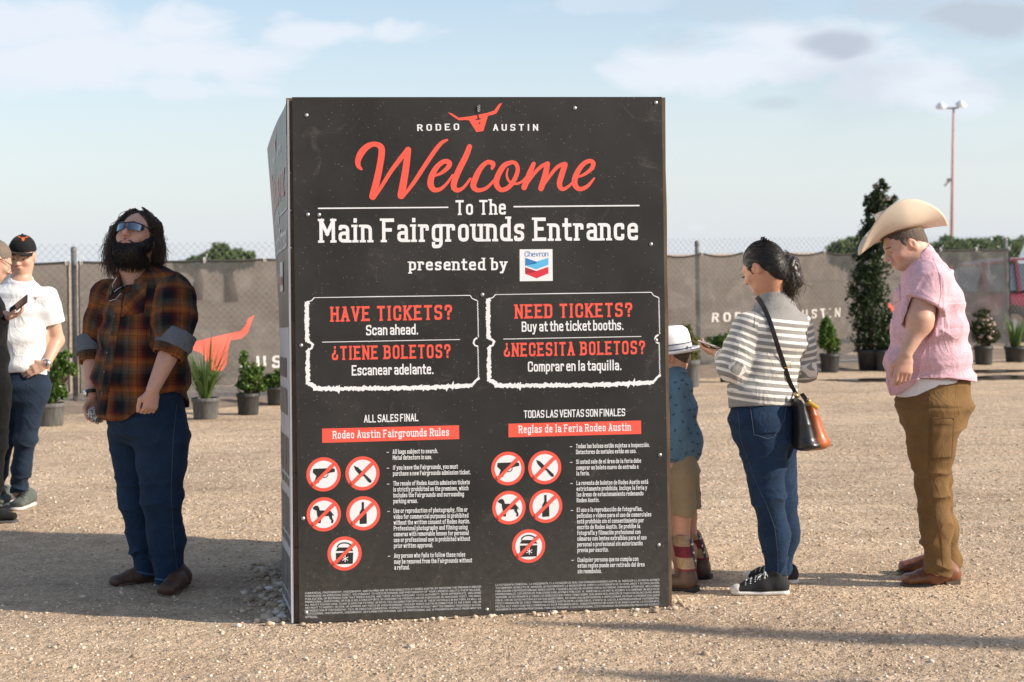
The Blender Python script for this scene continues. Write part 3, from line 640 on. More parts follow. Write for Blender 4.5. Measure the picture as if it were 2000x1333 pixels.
# the two ticket frames
def ticket(ox, oy, txts):
    g = np.random.default_rng(5)
    def z(a, b): return fpx(ox + a / 4.443, oy + b / 4.443)
    def rough(pts, w, jit, step):
        q = []; ws = []
        for a, b in zip(pts[:-1], pts[1:]):
            d = math.dist(a, b); n = max(1, int(d / step))
            for k in range(n):
                t = k / n; q.append((a[0] + (b[0] - a[0]) * t + g.uniform(-jit, jit), a[1] + (b[1] - a[1]) * t + g.uniform(-jit, jit))); ws.append(w * g.uniform(.72, 1.12))
        q.append(pts[-1]); ws.append(w)
        return ribbon([z(*p) for p in q], [k / 4.443 * PXM for k in ws])
    A = []
    A += rough([(100, 132), (128, 122), (150, 97)], 9, 0, 30)
    A += rough([(150, 97), (700, 88), (1503, 77)], 7, 0, 200)
    A += rough([(1503, 77), (1520, 104), (1562, 122)], 9, 0, 30)
    zz = []
    for k in range(31): zz.append((1563 + (k % 2) * 8 - .1 * k + k * .35, 122 + k * 10.6))
    A += rough(zz, 6, 1, 40)
    A += rough([(1564, 445), (1540, 462), (1532, 490), (1545, 512), (1572, 520)], 15, 0, 30)
    zz = [(1566 + (k % 2) * 8 + k * .25, 520 + k * 10.6) for k in range(27)]
    A += rough(zz, 6, 1, 40)
    A += rough([(1580, 795), (1545, 820), (1525, 855)], 22, 4, 9)
    A += rough([(1530, 862), (1100, 878), (800, 884), (500, 886), (165, 888)], 34, 7, 9)
    A += rough([(170, 885), (120, 850), (90, 848)], 40, 6, 9)
    A += rough([(95, 850), (92, 545)], 34, 5, 9)
    A += rough([(95, 548), (128, 535), (136, 505), (118, 488), (90, 480)], 20, 2, 12)
    A += rough([(90, 480), (84, 130)], 34, 5, 9)
    A_ = Art(front); A_.polys([q for q in A], 1); A_.build('ticket_outline', m_white, fp)
    A_ = Art(front); A_.polys([[z(218, 480), z(1415, 457), z(1415, 463), z(218, 486)]], 1); A_.build('divider_line', m_white, fp)
ticket(580, 560, None); ticket(934, 554, None)
wtext(red, 'HAVE TICKETS?', 'slabcap', (646, 629), (883, 624.5), 29); wtext(red, '¿TIENE BOLETOS?', 'slabcap', (648, 704), (880, 699.5), 27)
wtext(white, 'Scan ahead.', 'sans', (715, 655.5), (817, 653.8), 20); wtext(white, 'Escanear adelante.', 'sans', (687, 734), (847, 731), 20)
wtext(red, 'NEED TICKETS?', 'slabcap', (1006, 623), (1235, 619), 28); wtext(red, '¿NECESITA BOLETOS?', 'slabcap', (984, 697.5), (1260, 692), 27)
wtext(white, 'Buy at the ticket booths.', 'sans', (1019, 648.5), (1218, 645), 20); wtext(white, 'Comprar en la taquilla.', 'sans', (1031, 726.5), (1214, 723.5), 20)
wtext(white, 'ALL SALES FINAL', 'sans', (711, 826), (817, 823), 15); wtext(white, 'TODAS LAS VENTAS SON FINALES', 'sans', (1023, 817), (1221, 813), 15)
for q_ in ([fpx(629, 837.6), fpx(896.6, 831), fpx(897, 858), fpx(629.4, 865.5)], [fpx(993, 828), fpx(1252, 821.7), fpx(1252.4, 848), fpx(993.2, 854.6)]): A_ = Art(front); A_.poly(q_, 1); A_.build('red_title_strip', m_red, fp)
wtext(white, 'Rodeo Austin Fairgrounds Rules', 'slab', (650, 857.5), (877, 851.5), 15, 2); wtext(white, 'Reglas de la Feria Rodeo Austin', 'slab', (1013, 846.5), (1232, 841.5), 15, 2)
# prohibition discs
def disc(c, kind):
    red, white, blk = Art(front), Art(front), Art(front)
    cx, cy = c; cc = fpx(cx, cy); r = 33 * PXM
    red.poly(circle(cc, r, 40), 1); white.poly(circle(cc, r * .80, 36), 2)
    def q(pts, lay=3, art=blk): art.poly([fpx(cx + a, cy + b) for a, b in pts], lay)
    if kind == 'gun':
        q([(-20, -11), (17, -12.5), (22, -10.5), (22, -5), (13, -3.5), (8, -1), (-5, 1), (-6, 6), (-9, 16), (-19, 17.5), (-14, 3), (-21, -4)])
        blk.polys(ribbon([fpx(cx + a, cy + b) for a, b in ((-6, 2), (0, 6), (6, 5), (9, 0))], 1.6 * PXM), 3)
    elif kind == 'knife':
        q([(-17, -15), (-9, -12), (1, -2), (5, 2), (1, 6), (-7, 1), (-14, -7)]); q([(1, 3), (5, 2), (17, 13), (18, 17.5), (14, 18.5), (10, 15)][:6])
    elif kind == 'dog':
        q([(-22, -13), (-17, -17), (-12, -17), (-9, -13), (-8, -8), (4, -7.5), (13, -7), (17, -2), (21, 4), (17, 1), (16, 6), (19, 12), (18, 17), (14, 17), (15, 12), (11, 7), (10, 3), (-2, 4), (-5, 8), (-6, 17), (-11, 17), (-10, 9), (-13, 2), (-14, -7), (-20, -10)])
    elif kind == 'bottle':
        q([(-3, -22), (1.5, -22), (1.5, -9), (6.5, -2), (7, 20), (-7, 21), (-7, -2), (-3, -9)])
    else:
        q([(-17, -5), (-13, -12), (13, -12), (17, -5)][::-1]); q([(-17, -1), (17, -2), (16, 20), (-16, 21)][::-1])
        blk.polys(ribbon([fpx(cx + 14 * math.cos(a), cy - 12 - 9 * math.sin(a)) for a in np.linspace(0, math.pi, 12)], 2.4 * PXM), 3)
        for a in (0, 60, 120):
            x, y = 6.5 * math.cos(R(a + 30)), 6.5 * math.sin(R(a + 30))
            white.polys(ribbon([fpx(cx + 1 - x, cy + 10 - y), fpx(cx + 1 + x, cy + 10 + y)], 1.5 * PXM), 4 + a // 60)
    d = 29 * .7071
    red.polys(ribbon([fpx(cx - d, cy + d), fpx(cx + d, cy - d)], 6.6 * PXM), 7)
    o = red.build('prohibition_ring', m_red, box); white.build('disc', m_white, o); blk.build(kind + '_pictogram', m_blk, o)
for c, k in (((632, 927), 'gun'), ((708, 925), 'knife'), ((632.5, 1005), 'dog'), ((709.5, 1003), 'bottle'), ((673, 1081.5), 'cooler'), ((992, 915.5), 'gun'), ((1064, 913.5), 'knife'), ((994, 992), 'dog'), ((1066, 989), 'bottle'), ((1032.5, 1067), 'cooler')): disc(c, k)
# rules text. width factor from the longest line
def para(x0, y0, slope, cap, span, lines, dash):
    """lines: (dy, text)"""
    st = STY['rule']; blk_ = Art(front)
    wpc = span / max(sum(st['space'] if c == ' ' else GL[c][0] + st['wt'] + st['gap'] for c in tx) for _, tx in lines)
    for dy, tx in lines:
        x = 0
        for ch in tx: x += st['space'] if ch == ' ' else GL[ch][0] + st['wt'] + st['gap']
        xl = x0 + dy * .0135; w = x * wpc
        wtext(blk_, tx, 'rule', (xl, y0 + dy), (xl + w, y0 + dy - w * slope), cap)
    for dy in dash: blk_.polys(ribbon([fpx(x0 - 12 + dy * .0135, y0 + dy - 3), fpx(x0 - 7.5 + dy * .0135, y0 + dy - 3.2)], 1.2 * PXM), 1)
    blk_.build('rules_text', m_white, fp)
para(767, 887, .019, 8.6, 152, [(0, 'All bags subject to search.'), (11.6, 'Metal detectors in use.'), (31, 'If you leave the Fairgrounds, you must'), (42.6, 'purchase a new Fairgrounds admission ticket.'), (62, 'The resale of Rodeo Austin admission tickets'), (73.6, 'is strictly prohibited on the premises, which'), (85, 'includes the Fairgrounds and surrounding'), (96.5, 'parking areas.'), (115.5, 'Use or reproduction of photography, film or'), (127, 'video for commercial purposes is prohibited'), (138.3, 'without the written consent of Rodeo Austin.'), (149.7, 'Professional photography and filming using'), (161, 'cameras with removable lenses for personal'), (172.4, 'use or professional use is prohibited without'), (183.7, 'prior written approval.'), (203, 'Any person who fails to follow these rules'), (214.6, 'may be removed from the Fairgrounds without'), (226, 'a refund.')], (0, 31, 62, 115.5, 203))
para(1125, 876, .019, 8.4, 145, [(0, 'Todas las bolsas están sujetas a inspección.'), (11.4, 'Detectores de metales están en uso.'), (30.5, 'Si usted sale de el área de la feria debe'), (42, 'comprar un boleto nuevo de entrada a'), (53.2, 'la feria.'), (72, 'La reventa de boletos de Rodeo Austin está'), (83.2, 'estrictamente prohibida. Incluye la feria y'), (94.4, 'las áreas de estacionamiento redenando'), (105.6, 'Rodeo Austin.'), (124.5, 'El uso o la reproducción de fotografías,'), (135.7, 'películas o vídeos para el uso de comerciales'), (147, 'está prohibido sin el consentimiento por'), (158.2, 'escrito de Rodeo Austin. Se prohíbe la'), (169.4, 'fotografía y filmación profesional con'), (180.6, 'cámaras con lentes extraíbles para el uso'), (191.8, 'personal o profesional sin autorización'), (203, 'previa por escrito.'), (222, 'Cualquier persona que no cumpla con'), (233.2, 'estas reglas puede ser retirado del área'), (244.4, 'sin reembolso.')], (0, 30.5, 72, 124.5, 222))
LEG1 = '''COMMERCIAL PHOTOGRAPHY, VIDEOGRAPHY, AND FILMING ARE OFTEN CONDUCTED AT RODEO AUSTIN. BY ENTERING THE PREMISES AND/OR
PURCHASING AN ADMISSION TICKET, YOU CONSENT TO VIDEO RECORDING AND PHOTOGRAPHY OF YOUR LIKENESS AND ITS/THEIR RELEASE,
PUBLICATION, OR REPRODUCTION THAT RODEO AUSTIN, AND THOSE ACTING PURSUANT TO ITS AUTHORITY, DEEM APPROPRIATE, INCLUDING
PROMOTIONAL, ADVERTISING, OR PUBLIC RELATIONS EFFORTS. BY ENTERING THE PREMISES AND/OR PURCHASING AN ADMISSION TICKET, YOU WAIVE
ALL RIGHTS YOU MAY HAVE TO ANY CLAIMS FOR PAYMENT OR ROYALTIES IN CONNECTION WITH USE OF THESE MATERIALS IN ANY FORM, AS WELL AS
ANY RIGHT TO INSPECT, REVIEW, OR APPROVE ANY PHOTO OR VIDEO RECORDING TAKEN BY RODEO AUSTIN IN CONNECTION TO THE EVENT. USE OR
REPRODUCTION OF PHOTOGRAPHY, FILM, OR VIDEO FOR COMMERCIAL PURPOSES IS PROHIBITED WITHOUT WRITTEN CONSENT FROM RODEO AUSTIN.
PROFESSIONAL PHOTOGRAPHY, VIDEOGRAPHY, OR FILMING FOR PERSONAL USE OR PROFESSIONAL USE IS PROHIBITED WITHOUT PRIOR WRITTEN'''.split('\n')
LEG2 = '''LA FOTOGRAFÍA COMERCIAL, LA VIDEOGRAFÍA Y LA FILMACIÓN SE REALIZAN A MENUDO EN RODEO AUSTIN. AL INGRESAR A LAS INSTALACIONES
Y/O COMPRAR UN BOLETO DE ADMISIÓN, USTED CONSIENTE LA GRABACIÓN DE VIDEO Y LA FOTOGRAFÍA DE SU SEMEJANZA Y SU DIVULGACIÓN,
PUBLICACIÓN O REPRODUCCIÓN QUE RODEO AUSTIN, Y QUIENES ACTUEN DE ACUERDO CON SU AUTORIDAD, CONSIDERA APROPIADO, INCLUYENDO
PROMOCIONALES, ESFUERZOS DE PUBLICIDAD O RELACIONES PÚBLICAS. AL INGRESAR A LAS INSTALACIONES Y/O COMPRAR UN BOLETO DE
ADMISIÓN, USTED RENUNCIA A TODOS LOS DERECHOS QUE PUEDA TENER SOBRE CUALQUIER RECLAMACIÓN DE PAGO O REGALÍAS EN RELACIÓN
CON EL USO DE ESTOS MATERIALES EN CUALQUIER FORMA, ASÍ COMO CUALQUIER DERECHO A INSPECCIONAR, REVISAR O APROBAR CUALQUIER
FOTO O GRABACIÓN DE VIDEO TOMADA POR RODEO AUSTIN EN RELACIÓN CON EL EVENTO. EL USO O LA REPRODUCCIÓN DE FOTOGRAFÍAS,
PELÍCULAS O VIDEO CON FINES COMERCIALES ESTÁ PROHIBIDO SIN EL CONSENTIMIENTO POR ESCRITO DE RODEO AUSTIN. LA FOTOGRAFÍA,
VIDEOGRAFÍA O FILMACIÓN PROFESIONAL PARA USO PERSONAL O USO PROFESIONAL ESTÁ PROHIBIDA SIN APROBACIÓN PREVIA POR ESCRITO.'''.split('\n')
leg = Art(front)
for i, l in enumerate(LEG1): wtext(leg, l, 'legal', (596, 1161 + i * 5.75), (939.5, 1148 + i * 5.95), 3.7)
wtext(leg, 'APPROVAL.', 'legal', (596.3, 1208), (622, 1207.5), 4.6)
leg.build('legal_text', m_white, fp); leg = Art(front)
for i, l in enumerate(LEG2): wtext(leg, l, 'legal', (968, 1145 + i * 6.0), (1288, 1134.5 + i * 6.0), 3.7)
leg.build('legal_text', m_white, fp); blk.build('emblem_face', m_blk, emb)
bd = bd.build('badge', m_white, box)
for a_, m_ in ((b1, m_blue1), (b2, m_blue2), (r2, m_red2), (r3, m_red3)): a_.build('badge_lettering' if a_ is b1 else 'badge_chevron', m_, bd)
# screws with washers
def screw(px, py):
    s, t = fpx(px, py); c = front(s, t, 0); mb = MB()
    mb.lathe([(.0085, .0005), (.0085, .0018), (.006, .0022), (.0045, .0035), (.003, .0045), (.0001, .005)], c, 14, axis=dN, ref=dS)
    mb.build('screw', m_steel, box, True)
for p in ((598.5, 225.5), (1122.5, 211.5), (1281, 201), (601, 419.5), (623, 420), (1271.5, 477.5), (942, 576), (588, 675), (1281.5, 665), (1289, 889), (592, 1013), (1286.5, 1065), (598, 1197), (951, 1191)): screw(*p)
# a twist of wire at the top of the emblem
mb = MB(); c0 = fpx(935, 216)
for k in range(3):
    s, t = c0[0], c0[1] + k * .009
    mb.tube([front(s + .005 * math.cos(a), t + .006 * math.sin(a), 0) + dN * (.004 + .002 * math.sin(a * 2)) for a in np.linspace(0, 6.28, 9)], .0011, 5, False)
mb.build('wire_twist', m_steel, box, True)
# ---- left art (seen at a very flat angle)
lw = Art(left_l); lr = Art(left_l); lg = Art(left_l); ld = Art(left_l)
def strips(art, s0, s1, t0, t1, lay, n=8):
    ss = np.linspace(s0, s1, n)
    tt = np.linspace(t0, t1, max(2, int((t1 - t0) / .12) + 2))
    V = [(a, b) for b in tt for a in ss]; art.add(V, [(j * n + i, j * n + i + 1, (j + 1) * n + i + 1, (j + 1) * n + i) for j in range(len(tt) - 1) for i in range(n - 1)], lay)
strips(lg, .01, BL_ - .01, .012, 1.30, 2, 17)
lw.text('Main Fairgrounds Entrance', 'slab', (.14, 1.66), (BL_ - .12, 1.66), .11, 6); lw.text('To The', 'slab', (.70, 1.80), (.95, 1.80), .065, 6)
strips(lw, .14, .66, 1.83, 1.836, 6); strips(lw, 1.0, BL_ - .1, 1.83, 1.836, 6)
lw.text('RODEO', 'wide', (.55, 2.13), (.74, 2.13), .03, 6); lw.text('AUSTIN', 'wide', (.89, 2.13), (1.09, 2.13), .03, 6)
lw.text('presented by', 'slab', (.5, 1.52), (.93, 1.52), .055, 6); strips(lw, .98, 1.13, 1.47, 1.61, 6); strips(lr, 1.0, 1.11, 1.50, 1.54, 10)
def lmap(px, py): return (BL_ / 2 + (px - 930) * .00223, 2.31 - (py - 190) * .00225)
def lbrush(**k):
    pass
_f = fpx
fpx = lmap; _pm = PXM; PXM = .00223
LW = []
LW += [[lmap(*p) for p in logo]]
fpx_pts = [[(486, 503, 8), (466, 460, 18), (530, 352, 19), (612, 358, 20), (606, 480, 21), (560, 680, 24)], [(572, 684, 10), (690, 500, 14), (785, 378, 16)], [(790, 376, 20), (745, 674, 25)], [(762, 676, 9), (905, 470, 14), (1045, 312, 7)], [(962, 548, 6), (1050, 490, 15), (1025, 452, 15), (945, 545, 20), (958, 636, 17), (1045, 592, 9)], [(1190, 356, 17), (1120, 510, 20), (1088, 620, 19), (1150, 622, 10)]]
for q in fpx_pts: LW += brush(q)
for q in ([(143, 468, 16), (60, 500, 17), (15, 615, 19), (100, 625, 11)], [(262, 458, 13), (175, 545, 19), (195, 637, 15), (285, 565, 15), (285, 468, 14), (245, 575, 9), (335, 580, 8)], [(408, 466, 13), (345, 622, 19)], [(498, 468, 17), (455, 628, 19)], [(612, 472, 18), (575, 600, 18), (640, 610, 9)], [(690, 556, 6), (795, 462, 15), (720, 480, 16), (675, 600, 19), (755, 615, 12), (802, 562, 6)]): LW += brush(q, ox=920)
v, f = union(LW[1:]); lr.add(v, f, 6); v, f = tess(LW[0]); lr.add(v, f, 6)
fpx = _f; PXM = _pm
for k in range(22): strips(ld, .2 + k * .05, .235 + k * .05, 1.07, 1.16, 6, 3)
strips(ld, .38, 1.30, .90, 1.02, 6, 9); strips(lr, .28, .37, .90, 1.02, 6, 3)
for r_ in range(3):
    for k in range(9):
        s = .10 + k * .145; t = .63 - r_ * .27
        strips(ld, s, s + .108, t, t + .17, 6, 3); strips(ld, s, s + .108, t - .05, t - .015, 6, 3)
m_grl = mat('glossy_red_print', (.45, .05, .035), .36, var=.05, spec=.6); m_gwh = mat('glossy_white_print', (.60, .60, .60), .36, var=.05, spec=.6)
lp_l = lg.build('grey_print', m_grey, lp); lw.build('white_lettering', m_gwh, lp); lr.build('red_lettering', m_grl, lp); ld.build('picture_rows', mat('faded_picture_print', (.17, .155, .145), .5, var=.5, vscale=14), lp)
# the bank of stones pushed up against its foot
sv = []; sf = []; off = 0
def along(a, b, wid):
    a = np.array(a[:2]); b = np.array(b[:2]); d = b - a; nn = np.array([d[1], -d[0]]) / np.linalg.norm(d)
    def f(g, n):
        t = g.random(n)[:, None]; return a + d * t + nn * (np.abs(g.normal(0, wid, n))[:, None] - .01)
    return f
for n, a, b, w_, s0, s1, sd_ in ((130, bp3(-.02, -.02, 0), bp3(BW + .1, -.02, 0), .045, .004, .021, 11), (260, bp3(-.07, BL_, 0), bp3(-.07, 0, 0), .09, .006, .032, 12), (60, bp3(BW + .03, 0, 0), bp3(BW + .03, .6, 0), .05, .006, .02, 13)):
    v, f = stones(n, along(a, b, w_), s0, s1, sd_, 2.0); v[:, 2] += .004; sv.append(v); sf.append(f + off); off += len(v)
o = link('stone_bank', np_mesh('stone_bank', np.concatenate(sv), np.concatenate(sf)), mstone); o['kind'] = 'stuff'; o['label'] = 'pale pebbles banked along the foot of the black sign box'
# ------------------------------------------------------------------ fence, banners, plants, far things
FA = np.array([-6.6, 17.9 + .565 * (-6.6 + 4.75), 0]); FB = np.array([11.5, 17.9 + .565 * (11.5 + 4.75), 0])
fD = unit(FB - FA); FLEN = np.linalg.norm(FB - FA); fN = np.array([fD[1], -fD[0], 0])      # towards the camera
def fpt(s, z, o=0): return FA + fD * s + np.array([0, 0, z]) + fN * o
def px2fence(px, py):
    d = P(px, py, 1.0) - np.array([0, 0, EYE]); o = np.array([0, 0, EYE]); k = ((FA - o) @ fN) / (d @ fN); q = o + d * k - FA
    return q @ fD, q[2]
m_wire = mat('galvanised_wire', (.30, .31, .32), .5, .4, var=.1)
m_post = mat('galvanised_post', (.17, .165, .16), .6, .4, var=.25, vscale=9)
m_tie = mat('white_cable_tie', (.75, .75, .72), .5, var=0)
fence = empty('chain_link_fence', fpt(FLEN / 2, 0), 'long galvanised chain-link fence running behind the queue, hung with grey banners', 'fence')
mb = MB(); HT = 1.80; pit = .085; hw = HT
def wbar(a, b, w=.0027):
    a = np.array(a); b = np.array(b); d = unit(b - a); x = np.cross(d, fN) * w / 2; y = fN * w / 2
    mb.add([a - x, a + y, a + x, b - x, b + y, b + x], [(0, 1, 4, 3), (1, 2, 5, 4), (2, 0, 3, 5)])
k = -hw
while k < FLEN:
    for sg in (1, -1):
        s0, s1 = (k, k + hw) if sg > 0 else (k + hw, k)
        z0, z1 = .03, HT
        def cl(s): return z0 + (z1 - z0) * ((s - s0) / (s1 - s0))
        a, b = max(0, min(s0, s1)), min(FLEN, max(s0, s1))
        if b - a > .02:
            wbar(fpt(a, cl(a), .004 * sg), fpt(b, cl(b), .004 * sg))
    k += pit
mb.build('wire_mesh', m_wire, fence)
post_s = []
for px in (-80, 147, 640, 1010, 1366, 1690, 1969):
    s = px2fence(px, 600)[0]; post_s.append(s)
    mb = MB(); mb.tube([fpt(s, 0, -.035), fpt(s, 1.72, -.035)], .03, 12); mb.lathe([(.034, 0), (.034, .03), (.02, .05), (.001, .055)], fpt(s, 1.715, -.035), 12)
    mb.build('post', m_post, fence, True)
s = px2fence(1969, 600)[0]
mb = MB(); mb.tube([fpt(0, .06, -.006), fpt(FLEN, .06, -.006)], .004, 6); mb.build('tension_wire', m_wire, fence, True)
# shade-cloth banners
m_mesh = bpy.data.materials.new('grey_shade_cloth'); m_mesh.use_nodes = True
def _cloth():
    t = m_mesh.node_tree; b = t.nodes['Principled BSDF']; b.inputs['Roughness'].default_value = .9; b.inputs['Specular IOR Level'].default_value = .2
    tc = N(t, 'ShaderNodeTexCoord')
    n = N(t, 'ShaderNodeTexNoise', i_Scale=1.6, i_Detail=7, i_Roughness=.65); n.inputs['Distortion'].default_value = .8; t.links.new(tc.outputs['Object'], n.inputs['Vector'])
    rp = ramp(t, [(.28, (.055, .0545, .056)), (.5, (.077, .076, .077)), (.75, (.116, .115, .116))], n.outputs[0])
    n2 = N(t, 'ShaderNodeTexNoise', i_Scale=170, i_Detail=2); t.links.new(tc.outputs['Object'], n2.inputs['Vector'])
    r2 = ramp(t, [(.3, .78), (.7, 1.22)], n2.outputs[0])
    m = N(t, 'ShaderNodeMix', data_type='RGBA', blend_type='MULTIPLY'); m.inputs['Factor'].default_value = 1
    t.links.new(rp.outputs[0], m.inputs['A']); t.links.new(r2.outputs[0], m.inputs['B'])
    # pale dust washed up from the foot and dust veils
    sz = N(t, 'ShaderNodeSeparateXYZ'); t.links.new(tc.outputs['Object'], sz.inputs[0])
    n3 = N(t, 'ShaderNodeTexNoise', i_Scale=2.5, i_Detail=6); n3.inputs['Distortion'].default_value = 2; t.links.new(tc.outputs['Object'], n3.inputs['Vector'])
    r3 = ramp(t, [(.52, 0), (.72, .35)], n3.outputs[0])
    m2 = N(t, 'ShaderNodeMix', data_type='RGBA'); m2.inputs['B'].default_value = (.24, .225, .21, 1); t.links.new(r3.outputs[0], m2.inputs['Factor']); t.links.new(m.outputs['Result'], m2.inputs['A'])
    t.links.new(m2.outputs['Result'], b.inputs['Base Color']); b.inputs['Alpha'].default_value = .74
    b.inputs['Transmission Weight'].default_value = 0
_cloth()
m_hem = mat('dark_banner_hem', (.035, .032, .03), .85, var=.15)
m_fred = mat('coral_banner_print', (.80, .14, .10), .85, var=.12, vscale=5); m_fwhite = mat('white_banner_print', (.62, .59, .56), .85, var=.15, vscale=8)
TOPZ = 1.60
def banner(pa, pb, label, arts, sag=.02, seed=0, drape=None):
    s0, s1 = px2fence(pa, 600)[0], px2fence(pb, 600)[0]; n = int((s1 - s0) / .045); nz = 30; L = s1 - s0
    root = empty('fence_banner', fpt((s0 + s1) / 2, .2, .02), label, 'banner', 'grey mesh banners tied along the fence')
    nt = max(2, round(L / .72)); tie = [s0 + L * i / nt for i in range(nt + 1)]
    def surf(s, z, o=0.0):
        q = (s - s0) / L * nt; f = q - math.floor(q); top = TOPZ - sag * 4 * f * (1 - f); bot = .17 + .03 * math.sin(s * 3 + seed) + .02 * math.sin(s * 7.7)
        zz = bot + (top - bot) * z
        a = .030 + .010 * math.sin(s * 2.1 + seed + z * 1.3) + .012 * (1 - z) * math.sin(s * 5.3 + seed * 2) + .009 * math.sin((s * 1.0 + zz * 1.7) * 9 + seed) * (1 - z * .6) + .006 * math.sin((s * 1.3 - zz * 2.3) * 14 + seed * 3)
        # folds fanning down from the ties
        for t_ in tie:
            u = (s - t_) - (1 - z) * .5 * (top - bot) * (.55 if seed % 2 else -.35); a += .016 * math.exp(-(u / .045) ** 2) * math.exp(-(1 - z) * 2.2)
        return fpt(s, zz, a + o)
    V = []; 
    for j in range(nz + 1):
        for i in range(n + 1): V.append(surf(s0 + L * i / n, j / nz))
    ii = np.arange(nz * (n + 1)).reshape(nz, n + 1)[:, :-1].ravel()
    V2 = [v - fN * .002 for v in V]; nv = len(V)
    F1 = np.stack([ii, ii + 1, ii + n + 2, ii + n + 1], -1)
    link('mesh_sheet', np_mesh('mesh_sheet', V, F1), m_mesh, root, True)
    mb = MB(); mb.tube([surf(s0 + L * i / n, 1.0, .003) for i in range(n + 1)], .013, 6); mb.build('hem', m_hem, root, True)
    mb = MB(); mb.tube([surf(s0 + .01, j / 20, .002) for j in range(21)], .009, 6); mb.tube([surf(s1 - .01, j / 20, .002) for j in range(21)], .009, 6); mb.build('hem', m_hem, root, True)
    for t_ in tie:
        mb = MB(); c = surf(min(max(t_, s0 + .03), s1 - .03), 1.0, .004); mb.tube([c + fD * .012 * math.cos(a) + np.array([0, 0, .03 * math.sin(a)]) + fN * .01 * math.cos(a * 2) for a in np.linspace(0, 6.28, 11)], .0055, 5, False)
        mb.tube([c + fN * .012, c + fN * .02 + fD * .03 + np.array([0, 0, .07])], .003, 4); mb.build('cable_tie', m_tie, root, True)
    def on(s, z2, lay):      # printed art follows the sheet
        lo, hi = 0.0, 1.0
        for _ in range(14):
            md = (lo + hi) / 2
            if surf(s, md)[2] < z2: lo = md
            else: hi = md
        return surf(s, lo, .002 + .0008 * lay)
    for kind, args in arts:
        A = Art(on)
        if kind == 'text':
            txt, a, b, cap = args; pa_, pb_ = px2fence(*a), px2fence(*b); k = np.linalg.norm(fpt(*px2fence(a[0], a[1] - cap)) - fpt(*pa_)); A.text(txt, 'wide', pa_, pb_, k, 1); A.build('white_lettering', m_fwhite, root)
        else:
            v, f = union([[px2fence(*p) for p in q] for q in tri_split(args)]); A.add(v, f, 1); A.build('longhorn_emblem', m_fred, root)
    return root
def tri_split(pts):
    # cut the outline into small pieces so the print can follow the cloth
    v, f = tess(pts); out = []
    def sub(t, d):
        if d == 0 or max(math.dist(t[i], t[(i + 1) % 3]) for i in range(3)) < 12: out.append(t); return
        m = [((t[i][0] + t[(i + 1) % 3][0]) / 2, (t[i][1] + t[(i + 1) % 3][1]) / 2) for i in range(3)]
        for q in ([t[0], m[0], m[2]], [m[0], t[1], m[1]], [m[2], m[1], t[2]], m): sub(q, d - 1)
    for t in f: sub([pts[i] for i in t], 3)
    return out
LH = [(494.9, 615.7), (482, 623), (478, 635.7), (468.7, 647), (420, 657.7), (377, 668), (352, 668), (338, 655), (322, 640), (330, 665), (345, 681), (377, 684), (392, 690), (413, 726), (433, 724), (442, 711), (443.5, 686), (448.7, 665), (470.8, 661), (482.3, 650.4), (489.7, 627)]
def lh(cx, cy, k): return [(cx + (x - 430) * k, cy + (y - 680) * k) for x, y in LH]
banner(-130, 134, 'grey mesh banner on the fence behind the man in the black cap', [], .015, 1)
banner(151, 735, 'grey mesh banner with coral longhorn emblem behind the man in plaid', [('logo', LH), ('text', ('RODEO', (185, 735), (330, 729), 27)), ('text', ('AUSTIN', (468, 721), (628, 715), 24))], .012, 2)
banner(741, 1280, 'grey mesh banner on the fence behind the black sign box', [('logo', lh(1060, 640, .9))], .015, 3)
banner(1284, 1682, 'grey mesh banner with white lettering behind the woman in stripes', [('text', ('RODEO', (1388, 629.5), (1490, 626.5), 18)), ('text', ('AUSTIN', (1547, 624.5), (1637, 619), 18)), ('logo', lh(1521, 573, .55))], .05, 5)
banner(1686, 1972, 'grey mesh banner at the open end of the fence behind the cowboy hat', [('text', ('AUST', (1832, 652), (1909, 648), 13)), ('logo', lh(1795, 612, .6))], .02, 7)
# low bank of dirt under the fence
m_dirt = mat('grey_dirt', (.20, .155, .115), .95, var=.35, vscale=6, bump=.6, bscale=40, bdist=.02)
mb = MB(); n = 220
prof = [(-.8, -.02), (-.45, .05), (-.1, .10), (.25, .085), (.55, .03), (.8, -.02)]
vs = []
for i in range(n + 1):
    s = FLEN * i / n; a = .75 + .35 * math.sin(s * 1.3) + .2 * math.sin(s * 3.7 + 1)
    for o, z in prof: vs.append(fpt(s, z * a if z > 0 else z, o + .12 * math.sin(s * 2.3)))
mb.add(vs, [(i * 6 + k, (i + 1) * 6 + k, (i + 1) * 6 + k + 1, i * 6 + k + 1) for i in range(n) for k in range(5)])
o = mb.build('dirt_bank', m_dirt, None, True); o['kind'] = 'structure'
# puddles on the right
m_wat = mat('puddle_water', (.035, .03, .026), .04, var=0, spec=.6)
m_mud = mat('wet_mud', (.13, .10, .075), .6, var=.3, vscale=9)
def puddle(px, py, wx, wy, seed):
    c = GP(px, py); g = np.random.default_rng(seed); ph = g.uniform(0, 6.28, 4)
    def ring(k, z):
        return [(c[0] + k * wx * math.cos(t) * (1 + .22 * math.sin(2 * t + ph[0]) + .15 * math.sin(3 * t + ph[1])), c[1] + k * wy * math.sin(t) * (1 + .25 * math.sin(2 * t + ph[2]) + .12 * math.sin(5 * t + ph[3])), z) for t in np.linspace(0, 2 * math.pi, 48, endpoint=False)]
    mb = MB(); mb.add(ring(1, .012), [tuple(range(48))]); o = mb.build('puddle', m_wat); o['kind'] = 'structure'
    mb = MB(); mb.add(ring(1.25, .007), [tuple(range(48))]); o = mb.build('wet_ground', m_mud); o['kind'] = 'structure'
puddle(1712, 743, .5, .22, 1); puddle(1965, 738, .5, .22, 2); puddle(1935, 726, .4, .16, 3)
